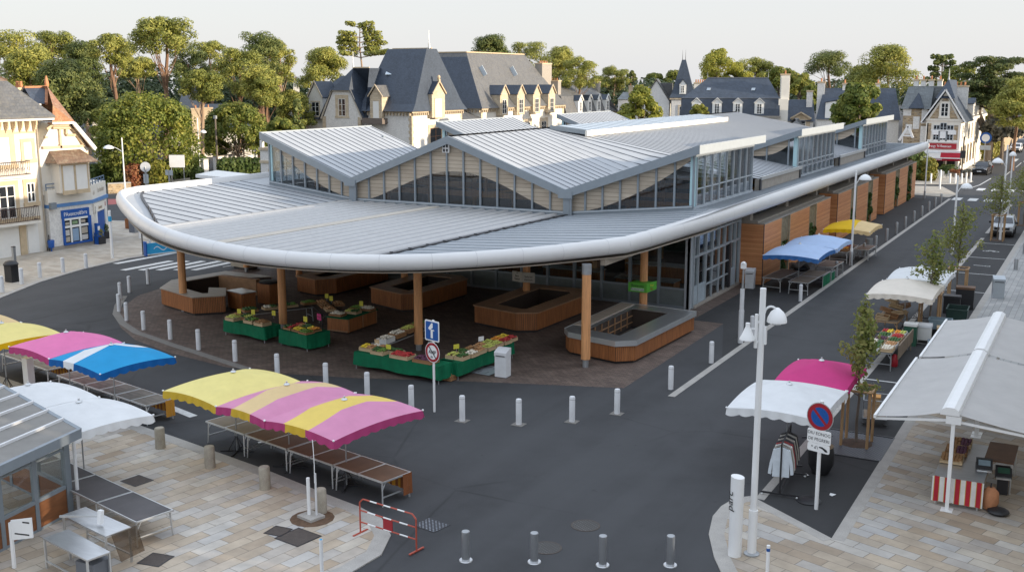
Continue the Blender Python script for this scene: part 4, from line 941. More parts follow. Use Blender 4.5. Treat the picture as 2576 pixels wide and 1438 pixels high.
# ---- corner restaurant
Rr=T('restaurant','stone-fronted corner restaurant with steep slate gable, red sign and red awning','restaurant',(0,97,0))
v0=97.
mm=M();mm.box(-2.5,1.65,v0,v0+9,0,6.95);mm.ext([(-2.5,v0,6.95),(1.65,v0,6.95),(-.4,v0,10.4)],(0,9,0));mm.box(-.5,1.62,v0+9,v0+30,0,6.95);mm.build('wall',W['render_cream'],Rr,False,True)
mm=M();mm.ext([(-2.15,v0-.03,7.0),(1.3,v0-.03,7.0),(-.4,v0-.03,10.0)],(0,.03,0));mm.box(-2.4,-1.9,v0-.04,v0,3.9,6.4);mm.box(-5.6,-2.5,v0+.8,v0+9,0,8.2);mm.box(.9,1.5,v0-.03,v0,4.1,6.2);mm.build('stonework',W['rubble'],Rr,False,True)
mm=M();mm.box(-5.62,-4.6,v0+.74,v0+.8,7.3,8.3);mm.box(-4.3,-3.5,v0+.74,v0+.8,5.6,7.2);mm.box(-3.3,-2.6,v0+.74,v0+.8,6.3,8.3);mm.box(-3.3,-2.5,v0+.72,v0+.78,3.2,6.0);mm.box(-5.2,-4.4,v0+.74,v0+.8,4.9,6.2);mm.build('render_patches',W['render_white'],Rr,False,True)
mm=M()
for s in(-1,1):mm.ext([(-.43+s*2.6,v0-.35,6.5),(-.43+s*1.1,v0-.35,8.9),(-.43,v0-.35,10.55),(-.43,v0-.35,10.8),(-.43+s*1.15,v0-.35,9.1),(-.43+s*2.75,v0-.35,6.55)],(0,9,0))
mm.poly([(-1.6,v0-.3,9.6),(.8,v0-.3,9.6),(-.43,v0+2,12.0)]);mm.poly([(-1.9,v0+.2,9),(-1.6,v0-.3,9.6),(-.43,v0+2,12.0),(-.9,v0+5,11.9)]);mm.poly([(.8,v0-.3,9.6),(1.1,v0+.2,9),(.2,v0+5,11.9),(-.43,v0+2,12.0)])
mm.build('gable_roof',W['slate'],Rr,False,True)
mm=M()
for s in(-1,1):mm.bar((-.43+s*2.72,v0-.4,6.5),(-.43,v0-.4,10.7),.1,.16)
mm.build('bargeboard',W['white_metal'],Rr,False,True)
M().lathe([(.16,0),(.07,.4),(.1,.6),(.015,1.5)],(-.43,v0+2,11.95),8).build('finial',W['grey_metal'],Rr,True,True)
mm=M();mm.ext([(-5.9,v0+.4,8.2),(-2.2,v0+.4,8.2),(-2.2,v0+2.2,11.0),(-5.4,v0+2.2,11.0)],(0,.3,0));mm.box(-5.3,-1,v0+2.2,v0+8,8.2,11.1);mm.build('mansard',W['slate_grey'],Rr,False,True)
mm=M();mm.poly([(-4.9,v0+.2,8.3),(-3.0,v0+.2,8.3),(-3.9,v0+1.2,10.3)]);mm.ext([(-4.9,v0+.2,8.3),(-3.9,v0+1.2,10.3),(-3.9,v0+2,10.0),(-4.9,v0+2,8.3)],(.02,0,0));mm.poly([(-3.0,v0+.2,8.3),(-3.9,v0+1.2,10.3),(-3.0,v0+2,8.4)]);mm.build('turret_roof',W['slate'],Rr,False,True)
mm=M();mm.ext([(1.9,v0+9,6.9),(1.9,v0+30.2,6.9),(.2,v0+30.2,9.2),(.2,v0+9,9.2)],(-1,0,0));mm.box(-1,.4,v0+6,v0+30,9.0,9.3);mm.build('rear_roof',W['slate_brown'],Rr,False,True)
mm=M();mm.box(1.62,1.9,v0-.1,v0+30,6.6,6.95);mm.box(-2.6,1.9,v0-.12,v0,6.75,6.95);mm.box(1.4,1.7,v0-.04,v0+.4,0,6.6);mm.box(-2.55,-2.25,v0-.04,v0,0,6.6);mm.build('cornice',W['render_cream'],Rr,False,True)
mm=M();mm.box(-2.3,1.5,v0-.06,v0-.0,3.95,4.3);mm.build('string_course',W['shutter'],Rr,False,True)
for i in range(3):dormer(Rr,'x',1.75,1,v0+12+i*5.5,v0+14+i*5.5,7.0,8.7,9.4,2.4,W['render_white'],W['slate'],None,(7.2,8.5))
chimney(Rr,-.3,v0+7.5,8,11.0,3.4,1.2,6,W['render_white'])
for x in(-5,-4.1,-3.1,-2):chimney(Rr,x,v0+6,10.8,11.8,.6,.6,1)
win(Rr,'y',v0-.03,-1,-.85,.05,7.3,9.0,W['render_cream'],.2,'sash',2)
mm=M()
for a0,a1,z1 in((-1.6,-.85,6.2),(-.8,-.0,6.5),(.05,.85,6.2)):win(Rr,'y',v0,-1,a0,a1,4.15,z1,W['render_cream'],.05,'sash',3,False,W['steel_lt'])
mm.box(-1.9,1.1,v0-.12,v0-.07,5.45,5.6);mm.box(-1.75,-.95,v0-.14,v0-.08,4.95,5.5);mm.box(-.75,-.05,v0-.14,v0-.08,4.5,5.4);mm.box(.2,1.2,v0-.14,v0-.08,5.0,5.5);mm.build('window_blind',W['signwhite'],Rr,False,True)
for i in range(5):
    y=v0+2.2+i*3.6
    win(Rr,'x',1.65,1,y,y+.9,4.3,6.1,W['render_cream'],.1,'sash',2);win(Rr,'x',1.65,1,y-.2,y+.9,.9,3.3,W['quoin'],.12,'sash',2,False,W['dark_metal'])
mm=M();mm.box(-2.6,1.35,v0-.2,v0-.08,3.15,3.85);mm.build('name_board',W['red'],Rr,False,True)
text("Barergy 'N Reaersen",.46,W['signwhite'],Rr,(-.75,-.215,3.5),(math.pi/2,0,0),'lettering',.005,sx=.78)
mm=M();mm.box(-4.6,2.0,v0-1.4,v0-.0,2.75,3.0);mm.build('awning_box',W['white_metal'],Rr,False,True)
mm=M()
for a,b,kx in((-5.2,-2.3,0),(-2.3,-.1,1),(-.1,2.3,0)):
    mm.mk(kx).ext([(a,v0-3.4,2.2),(b,v0-3.4,2.2),(b-.25,v0-.9,2.85),(a-.25 if a>-5 else a+.3,v0-.9,2.85)],(0,0,.04))
mm.mk(2).box(-5.25,2.35,v0-3.46,v0-3.38,2.14,2.26);mm.mk(0).box(-5.2,2.3,v0-3.44,v0-3.41,1.85,2.14)
mm.build('awning',[W['crimson'],W['awning'],W['white_metal']],Rr,False,True)
text("RESTAURANT  BAR  CREPERIE",.24,W['signwhite'],Rr,(-1.3,-3.45,2.0),(math.pi/2,0,0),'lettering',.004,sx=.9)
mm=M();mm.box(-1.2,-.1,v0-.05,v0,0,2.3);mm.box(.35,1.3,v0-.05,v0-.01,.9,2.1);mm.build('doorway',W['black'],Rr,False,True)
mm=M();mm.box(-1.45,-1.2,v0-.3,v0,0,2.6);mm.box(-.1,.2,v0-.3,v0,0,2.6);mm.box(.2,.33,v0-1.2,v0-.9,0,2.3);mm.build('pilaster',W['concrete'],Rr,False,True)
# letter A sculpture on the restaurant terrace roof
p=PV(*cc(580,760,2300,180,4.23),v0-1);mm=M();mm.bar((p[0]-.9,v0-1,p[2]-.9),(p[0]+.1,v0-1,p[2]+1.0),.3,.28);mm.bar((p[0]+.1,v0-1,p[2]+1.0),(p[0]+.8,v0-1,p[2]-.5),.3,.28);mm.bar((p[0]-.5,v0-1,p[2]-.25),(p[0]+.6,v0-1,p[2]-.25),.22,.2)
mm.tube((p[0]-.5,v0-1,0),(p[0]-.5,v0-1,p[2]-.4),.08);tag(mm.build('letter_sign',W['white_metal']),'big white letter A standing beside the stone restaurant','letter sign')
# ---- garden pavilion left of the lanterns, with arched window
H=T('garden_pavilion','small white pavilion with arched window and stone parapet behind the canopy','pavilion',(-62,38,0))
a=PV(655*1.0,400,40);b=PV(705,400,40)
x0,x1=a[0],b[0]+1.5;zt=PV(680,365,40)[2]
mm=M();mm.box(x0,x1,40,44,0,zt-.6);mm.mk(1).box(x0-.12,x1+.1,39.86,44.1,zt-.6,zt-.3);mm.box(x0-.1,x1,39.9,40.1,zt-2.05,zt-1.75);mm.mk(0).box(x0,x0+.35,40,40.35,zt-.3,zt+.5);mm.box(x1-.35,x1,40,40.35,zt-.3,zt+.5);mm.mk(1).box(x0,x1,40.05,40.2,zt+.35,zt+.5);mm.build('wall',[W['render_white'],W['quoin']],H,False,True)
cx=(x0+x1)/2-.25;zb=zt-4.4
ar=[(cx+.62*math.cos(t),39.97,zb+1.5+.62*math.sin(t)) for t in np.linspace(0,math.pi,12)]+[(cx-.62,39.97,zb),(cx+.62,39.97,zb)]
M().ext(ar,(0,.1,0)).build('arched_window',W['glass_dark'],H,False,True)
mm=M()
for t0,t1 in zip(np.linspace(0,math.pi,12)[:-1],np.linspace(0,math.pi,12)[1:]):mm.bar((cx+.7*math.cos(t0),39.95,zb+1.5+.7*math.sin(t0)),(cx+.7*math.cos(t1),39.95,zb+1.5+.7*math.sin(t1)),.15,.15)
mm.box(cx-.77,cx-.62,39.9,40,zb,zb+1.5);mm.box(cx+.62,cx+.77,39.9,40,zb,zb+1.5);mm.box(cx-.03,cx+.03,39.92,39.97,zb,zb+2.1)
for i in range(3):mm.box(cx-.6,cx+.6,39.93,39.965,zb+.3+i*.55,zb+.34+i*.55)
mm.build('window_surround',W['quoin'],H,False,True)
# ---- dark slate house behind the plane trees
h,L,ze,zr=simple_house('manor_house','dark slate manor glimpsed between the pines and the round plane tree',430,632,330,262,178,10,W['slate'],W['render_cream'],hipw=3)
chimney(h,-2.2,-.5,ze-2,ze+3.3,1.3,1.1,1,W['ochre_stone']);chimney(h,-.3,-.5,ze-2,ze+3.4,1.3,1.1,1,W['ochre_stone'])
mm=M();hip(mm,-L/2+1,-L/2+5.5,1,6,zr-1,-L/2+2.4,-L/2+4,3,4,zr+3.2);mm.build('tower_roof',W['slate'],h)
h,L,ze,zr=simple_house('garden_house','small grey-roofed house with ochre curved gable left of the plane tree',232,300,300,285,160,6,W['slate_grey'],W['render_white'],hipw=.3)
mm=M();mm.box(L/2-2.4,L/2-.2,-.3,.5,ze-1,ze+.8);mm.mk(1).box(-.4,1.2,-.3,.6,ze-1,ze+1.6);mm.build('gable_wall',[W['ochre_stone'],W['render_white']],h)
h,L,ze,zr=simple_house('white_house','white rendered house peeping out behind the conifer beside the villa',712,765,262,255,205,6,W['slate_grey'],W['render_white'],hipw=.2)
chimney(h,.6,2,ze-1,ze+4.3,1.1,1.1,1)
h,L,ze,zr=simple_house('far_house','pale far house with blue slate roof seen between two trees',1555,1640,250,232,240,8,W['slate_grey'],W['render_white'],hipw=1)
chimney(h,L/2-2,3,ze,zr+1,1,1,1);chimney(h,-1,3,ze,zr+1.2,.9,.9,1,W['ochre_stone'])
# ---------------------------------------------------------------- the two houses on the far left
FU=-46.8
def q1(x,y,u=FU):return PU(x/2.766*.936,y/2.766*.936,u)
def q4(x,y,u=FU):return PU(x/2.766*.936,(400+y/2.766)*.936,u)
A=T('townhouse','cream townhouse with big slate roof, iron balconies and ground floor garage','townhouse',(-50,-8,0))
mm=M();mm.box(-58,FU,-24,-3.15,0,9.3);mm.build('wall',W['render_cream'],A,False,True)
mm=M();mm.ext([(FU+.55,-24,9.35),(FU+.55,-2.0,9.35),(-53.2,-6.5,15.8),(-53.2,-24,15.8)],(0,0,.15));mm.poly([(FU+.55,-2.0,9.4),(-59,-2.0,9.4),(-53.2,-6.5,15.9)]);mm.build('roof',W['slate_brown'],A,False,True)
mm=M();mm.box(FU+.02,FU+.5,-24,-2.05,9.22,9.42);mm.build('eave_gutter',W['shutter'],A,False,True)
mm=M();v=-9.5
while v<-3.2:
    for i in range(5):t=i/4*math.pi/2;mm.box(FU,FU+.15+.28*math.sin(t),v-.06,v+.06,8.45+i*.15,8.6+i*.15)
    v+=.55
mm.mk(1).box(FU,FU+.06,-24,-3.2,8.35,8.5);mm.build('eave_brackets',[W['ochre_stone'],W['ochre_stone']],A,False,True)
mm=M();mm.box(FU-3,FU+.1,-9.5,-6.0,9.3,12.1);mm.build('dormer',W['render_cream'],A,False,True)
mm=M();mm.ext([(FU+.6,-10,11.9),(FU+.6,-5.6,11.9),(FU-2,-7.7,13.3)],(-.2,0,.15));mm.ext([(FU+.6,-5.6,11.9),(FU-2,-7.7,13.3),(FU-4,-7.7,13.4),(FU-4,-5.6,12)],(0,0,.12));mm.build('dormer_roof',W['tile_dark'],A,False,True)
win(A,'x',FU+.1,1,-7.4,-6.4,9.8,11.6,W['ochre_stone'],.12)
win(A,'x',FU,1,-8.0,-5.45,6.3,8.15,W['ochre_stone'],.4,'shutter',head=.1);win(A,'x',FU,1,-4.35,-3.72,6.6,7.75,W['ochre_stone'],.25,'shutter')
win(A,'x',FU,1,-6.6,-5.35,2.65,4.9,W['ochre_stone'],.3,'sash',2);win(A,'x',FU,1,-4.4,-3.75,3.6,4.95,W['ochre_stone'],.26,'sash',1)
def rail(z0,z1,v0,v1,d):
    mm=M();mm.bar((FU+d,v0,z1),(FU+d,v1,z1),.06,.05);mm.bar((FU+d,v0,z0+.08),(FU+d,v1,z0+.08),.05,.05);mm.bar((FU,v1,z1),(FU+d,v1,z1),.05,.05);mm.bar((FU,v1,z0+.08),(FU+d,v1,z0+.08),.05,.05)
    v=v0
    while v<=v1+.01:mm.tube((FU+d,v,z0+.05),(FU+d,v,z1),.018,n=5);v+=.14
    v=v0
    while v<=v1-.3:
        for t in range(8):
            a=t/8*2*math.pi;b=(t+1)/8*2*math.pi;mm.tube((FU+d+.01,v+.2+.11*math.cos(a),z0+.45+.11*math.sin(a)),(FU+d+.01,v+.2+.11*math.cos(b),z0+.45+.11*math.sin(b)),.014,n=4,cap=False)
        v+=.42
    mm.mk(1).box(FU,FU+d+.1,v0-.1,v1+.1,z0-.16,z0);return mm.build('balcony',[mat('rusty_iron',(.085,.055,.045),.7),W['render_cream']],A,False,True)
rail(5.55,6.5,-11,-4.35,.55);rail(2.35,3.35,-11,-4.0,.6)
mm=M();mm.box(FU,FU+.04,-9.2,-5.3,0,2.15);
for i in range(6):mm.box(FU+.04,FU+.055,-9.2,-5.3,.3+i*.32,.32+i*.32)
mm.build('garage_door',W['shutter'],A,False,True)
mm=M();mm.box(FU,FU+.09,-5.25,-4.75,0,2.2);mm.box(FU,FU+.09,-9.3,-3.5,2.2,2.6);mm.build('stone_trim',W['ochre_stone'],A,False,True)
mm=M();mm.box(FU,FU+.05,-4.62,-3.75,.05,2.1);mm.build('door',W['shutter'],A,False,True)
mm=M();mm.path([(FU+.1,-3.3,9.2),(FU+.1,-3.25,8.9),(FU+.1,-3.2,.3)],.05);mm.build('downpipe',mat('pipe_beige',(.42,.36,.28),.6),A,False,True)
chimney(A,-51.5,-4.3,9.5,12.3,1.0,1.0,2,W['ochre_stone'],'y')
# --- house with tiled half-hip and shop
B=T('shop_house','cream house with orange tiled half-hipped roof above a blue corner shop','shop house',(-50,0,0))
mm=M();pr_=[q1(*p) for p in((330,1035),(400,915),(540,912),(640,1095))]
mm.ext([(FU,-3.1,4.0),(FU,1.0,4.0),(FU,1.05,6.95),(FU,-.15,9.0),(FU,-1.85,9.0),(FU,-3.1,7.2)],(-8,0,0));mm.box(-52,-48,-3.15,-1.7,7.0,10.3);mm.build('wall',W['render_cream'],B,False,True)
t=lambda x,y,u:q1(x,y,u)
Tp=t(350,640,-50.5);Bl=t(392,782,FU+.2);h0=t(388,912,FU+.55);h1=t(548,907,FU+.55);re=t(704,1097,FU+.6);h1b=(h1[0]-.02,h1[1],h1[2]+.02)
mm=M();mm.poly([Tp,Bl,h1]);mm.poly([Tp,h1,re]);mm.poly([Tp,re,(-53.5,re[1]+.2,re[2]+.1)]);mm.poly([Tp,(-53.5,re[1]+.2,re[2]+.1),(-55,Tp[1],Tp[2])]);mm.poly([Bl,h0,h1]);mm.ext([h0,h1,(h1[0],h1[1],h1[2]-.12),(h0[0],h0[1],h0[2]-.12)],(-.5,0,0))
mm.build('tiled_roof',W['tile'],B,False,True)
mm=M();a=t(180,650,-51.5);b=t(348,645,-51.0);c=t(345,772,-49.2);d=t(250,772,-49.2);mm.poly([a,b,c,d]);mm.ext([a,b,(b[0]-3,b[1],b[2]-3),(a[0]-3,a[1],a[2]-3)],(0,0,-.1));mm.build('slate_roof',W['slate'],B,False,True)
mm=M();mm.bar((h1[0],h1[1],h1[2]-.1),(re[0]+.05,re[1],re[2]-.1),.16,.26);mm.bar((h0[0],h0[1],h0[2]-.05),(h1[0]+.02,h1[1],h1[2]-.05),.1,.14);mm.build('bargeboard',W['shutter'],B,False,True)
mm=M();mm.bar(a,b,.22,.16);mm.bar(b,c,.2,.2);mm.lathe([(.14,0),(.16,.3),(.05,.8)],(b[0],b[1],b[2]),8);mm.build('ridge_tiles',W['terracotta'],B,False,True)
chimney(B,-52.2,-.2,8.5,11.2,.9,.9,2,W['render_cream'],'x');
mm=M();mm.box(-53.2,-52.65,-1.6,-.6,8.5,11.0);mm.build('chimney_stack',W['slate_brown'],B,False,True)
mm=M()                                           # timber brackets and beams of the gable
for (x0,y0),(x1,y1) in(((390,930),(545,930)),((390,950),(540,950)),((440,960),(450,1100)),((330,1020),(350,1020)),((490,960),(490,1000)),((490,1003),(560,1003)),((315,1098),(620,1083)),((520,920),(625,1085)),((345,960),(385,930))):
    mm.bar(q1(x0,y0,FU+.12),q1(x1,y1,FU+.12),.2,.16)
mm.build('timber_frame',W['ochre_stone'],B,False,True)
p=q1(395,965);r_=q1(440,1075);M().box(FU,FU+.05,p[1],r_[1],r_[2],p[2]).build('shutter',W['shutter'],B,False,True)
# bay with small tiled roof
p0=q1(385,1215);p1=q1(600,1215);z0=q1(385,1410)[2]
mm=M();mm.box(FU,FU+.9,-2.3,.25,4.1,6.25);mm.build('bay',W['render_cream'],B,False,True)
mm=M();mm.ext([(FU+1.3,-2.75,6.15),(FU+1.3,.75,6.15),(FU,.35,6.95),(FU,-2.3,6.95)],(0,0,.08));mm.poly([(FU+1.3,-2.75,6.2),(FU,-2.3,7.0),(FU,-2.75,6.2)]);mm.poly([(FU+1.3,.75,6.2),(FU,.75,6.2),(FU,.35,7.0)]);mm.build('bay_roof',W['tile_dark'],B,False,True)
win(B,'x',FU+.9,1,-2.05,-1.1,4.25,6.0,W['ochre_stone'],.08,'shutter');win(B,'x',FU+.9,1,-.95,.05,4.25,6.0,W['ochre_stone'],.08,'shutter')
mm=M()
for z in range(8):w=.3 if z%2 else .18;mm.box(FU-.3,FU+.02,1.0-w,1.04,3.2+z*.45,3.62+z*.45)
mm.build('quoins',W['ochre_stone'],B,False,True)
# shop volume, with chamfered corner
S=[(FU+.35,-3.0),(FU+.2,.9),(-48.9,4.2),(-56,4.2),(-56,-3.0)]
mm=M();mm.prism(S,0,3.05);mm.mk(1).prism([(x+(.02 if x>-50 else 0),y) for x,y in S],3.3,4.35);mm.mk(2).prism([(S[0][0]+.03,S[0][1]-.01),(S[1][0]+.03,S[1][1]),(S[2][0]+.03,S[2][1]+.02),(S[3][0],S[3][1]+.02),(S[4][0],S[4][1])],0,.3);mm.build('shop_wall',[W['render_white'],W['render_cream'],W['concrete']],B,False,True)
mm=M();mm.prism([(S[0][0]+.06,S[0][1]),(S[1][0]+.08,S[1][1]+.02),(S[2][0]+.12,S[2][1]+.08),(S[3][0],S[3][1]+.08),(S[4][0],S[4][1])],3.05,3.3);mm.build('blue_band',mat('band_blue',(.10,.24,.50),.5),B,False,True)
def alongS(i,t,out=0,z=0):
    a=Vector(S[i]);b=Vector(S[i+1]);d=(b-a);n=Vector((d.y,-d.x)).normalized();p=a+d*t+n*out;return (p.x,p.y,z)
mm=M()
for i in(0,1):
    mm.bar(alongS(i,.0,-.1,4.75),alongS(i,1,-.1,4.75),.06,.06);mm.bar(alongS(i,0,-.1,4.5),alongS(i,1,-.1,4.5),.05,.05)
    for k_ in range(6):mm.tube(alongS(i,k_/5,-.1,4.3),alongS(i,k_/5,-.1,4.75),.04)
mm.build('roof_railing',mat('rail_blue',(.10,.16,.25),.5),B,False,True)
def sq(i,t0,t1,z0,z1,o0,o1,name,m_,mm=None):
    q=mm or M();a=alongS(i,t0,o0,z0);b=alongS(i,t1,o0,z0);c=alongS(i,t1,o1,z0);d=alongS(i,t0,o1,z0)
    q.ext([a,b,c,d],(0,0,z1-z0))
    return q.build(name,m_,B,False,True) if mm is None else q
sq(0,.26,.90,2.2,2.8,.0,.08,'shop_sign',W['blue'])
qa=alongS(0,.30,.09,2.48);ang=math.atan2(S[1][1]-S[0][1],S[1][0]-S[0][0])
def txt(s,i,t,z,size,m_,out=.09,sx=1):
    p=alongS(i,t,out,z);a=math.atan2(S[i+1][1]-S[i][1],S[i+1][0]-S[i][0]);text(s,size,m_,B,(p[0]+50,p[1],p[2]),(math.pi/2,0,a),'lettering',.004,'CENTER',sx)
txt('PAxencreil',0,.50,2.48,.42,W['signwhite'],sx=.82);txt('cbrs',0,.755,2.5,.42,W['signwhite'],sx=.95)
mm=M();sq(0,.27,.31,.3,2.2,0,.1,'',None,mm);sq(0,.86,.93,.3,2.2,0,.1,'',None,mm);sq(0,.27,.93,.28,.42,0,.12,'',None,mm);mm.build('shop_frame',W['blue'],B,False,True)
mm=M();sq(0,.31,.86,1.5,1.66,.0,.07,'',None,mm);sq(0,.31,.86,2.05,2.2,.0,.07,'',None,mm)
for t_ in(.44,.65):sq(0,t_,t_+.035,.42,2.2,.0,.065,'',None,mm)
mm.build('glazing_bars',W['shutter'],B,False,True)
sq(0,.31,.86,.42,2.05,.0,.02,'shop_window',W['glass_dark'])
mm=M()
for t0,t1,z0,z1,kx in((.33,.42,.5,.85,0),(.33,.42,.95,1.35,1),(.49,.63,.5,1.4,2),(.70,.84,.95,1.4,0),(.70,.84,.5,.85,1),(.34,.43,1.72,1.9,0),(.5,.62,1.72,1.95,3),(.7,.8,1.75,1.95,0)):sq(0,t0,t1,z0,z1,.022,.03,'',None,mm.mk(kx))
mm.build('window_posters',[mat('poster_beige',(.42,.37,.3),.6),mat('poster_pale',(.55,.53,.5),.6),mat('poster_blue',(.25,.36,.5),.6),mat('poster_green',(.2,.3,.16),.6)],B,False,True)
sq(1,.18,.72,.1,2.25,.0,.06,'blue_door',W['blue']);mm=M();sq(1,.10,.17,0,2.5,0,.14,'',None,mm);sq(1,.73,.80,0,2.5,0,.14,'',None,mm);mm.build('door_posts',W['shutter'],B,False,True)
mm=M();sq(1,.02,.85,2.3,2.95,.02,.10,'',None,mm);mm.build('corner_sign',W['render_cream'],B,False,True)
txt('Lutesca',1,.42,2.58,.36,mat('sign_brown',(.3,.2,.11),.6),.11,.9);txt('B',1,.78,2.66,.5,W['red'],.11);txt('[',1,.08,2.55,.5,W['ink'],.11)
txt('le bouler',1,.62,3.85,.55,mat('faded_letters',(.5,.44,.36),.7),.03,.9);txt('d l',1,.12,3.75,.45,mat('faded_letters2',(.5,.44,.36),.7),.03)
mm=M();sq(0,-.0,.12,3.0,3.45,.05,.3,'',None,mm);mm.build('wall_lamp',W['steel_grey'],B,False,True)
# things on the forecourt by the shop
def atg(px,py):p=G(px,py);return (p[0],p[1],.03)
p=atg(232,612);t_=T('post_box','small blue post box with white panel beside the shop window','post box',(FU+.55,.9,.03),0)
mm=M();mm.box(-.2,.2,-.16,.16,0,.85);mm.box(-.16,.16,-.12,.12,.85,1.55);mm.build('body',W['blue'],t_);M().box(.165,.17,-.1,.1,1.05,1.35).build('panel',W['signwhite'],t_)
t_=T('litter_bin','round blue litter bin on a post by the downpipe','litter bin',(FU+.45,-3.1,.03));mm=M();mm.lathe([(.05,0),(.05,.25),(.2,.27),(.24,.75),(.22,.8)],(0,0,0),12);mm.build('bin_body',W['blue'],t_,True);M().tube((-.2,0,0),(-.2,0,1.15),.03).build('post',W['dark_metal'],t_)
for (px,py,lab,hh,mm_) in((252,614,'square dark planter with yellow flowers at the shop corner',.55,'hedge_y'),(266,600,'dark planter with trailing green plant right of the blue door',.5,'hedge')):
    p=atg(px,py);t_=T('planter',lab,'planter',p,0,'planters by the shop door');M().ext([(-.3,-.3,0),(.3,-.3,0),(.3,.3,0),(-.3,.3,0)],(0,0,hh)).build('pot',W['dark_metal'],t_)
    LEAFQ.append((t_,[(0,0,hh+.15,.36,.36,.3),(.1,0,hh+.35,.2,.2,.25)],160,.09,mm_)) if 'LEAFQ' in globals() else None
# ---------------------------------------------------------------- foliage
def leafmesh(name,clumps,n,size,m_,parent=None,seed=1,up=.25,shell=.72,jit=.7,kind=None,asp=1.0,rmax=1.06):
    rg=np.random.default_rng(seed);C_=np.array(clumps,dtype=float)
    wgt=(C_[:,3]*C_[:,4]+C_[:,3]*C_[:,5]+C_[:,4]*C_[:,5]);wgt/=wgt.sum()
    ix=rg.choice(len(C_),n,p=wgt);d=rg.normal(size=(n,3));d[:,2]+=up;d/=np.linalg.norm(d,axis=1)[:,None]
    r=shell+(rmax-shell)*rg.random(n)**.6
    P=C_[ix,:3]+C_[ix,3:6]*d*r[:,None]
    nn=d+rg.normal(size=(n,3))*jit*.6;nn[:,2]+=.25;nn/=np.linalg.norm(nn,axis=1)[:,None]
    a=np.cross(nn,rg.normal(size=(n,3)));a/=np.linalg.norm(a,axis=1)[:,None]+1e-9;b=np.cross(nn,a)
    s=size*(.6+.8*rg.random(n))[:,None]*.5
    V_=np.empty((n,4,3));V_[:,0]=P-a*s-b*s*asp*.6;V_[:,1]=P+a*s*.9-b*s*asp;V_[:,2]=P+a*s+b*s*asp*.7;V_[:,3]=P-a*s*.8+b*s*asp
    me=bpy.data.meshes.new(name);me.vertices.add(4*n);me.vertices.foreach_set('co',V_.ravel());me.loops.add(4*n);me.loops.foreach_set('vertex_index',np.arange(4*n,dtype=np.int32))
    me.polygons.add(n);me.polygons.foreach_set('loop_start',np.arange(0,4*n,4,dtype=np.int32));me.update(calc_edges=True);me.materials.append(m_)
    o=bpy.data.objects.new(name,me);COL.objects.link(o)
    if parent is not None:o.parent=parent
    if kind:o['kind']=kind
    return o
def limb(mm,p,q,r0,r1,rg,seg=4,wob=.08,n=6):
    p=Vector(p);q=Vector(q);L=(q-p).length;pts=[p]
    for i in range(1,seg):pts.append(p+(q-p)*(i/seg)+Vector((rg.uniform(-1,1),rg.uniform(-1,1),rg.uniform(-.5,.5)))*wob*L)
    pts.append(q)
    for i in range(seg):mm.tube(pts[i],pts[i+1],r0+(r1-r0)*i/seg,r0+(r1-r0)*(i+1)/seg,n,False)
    return pts
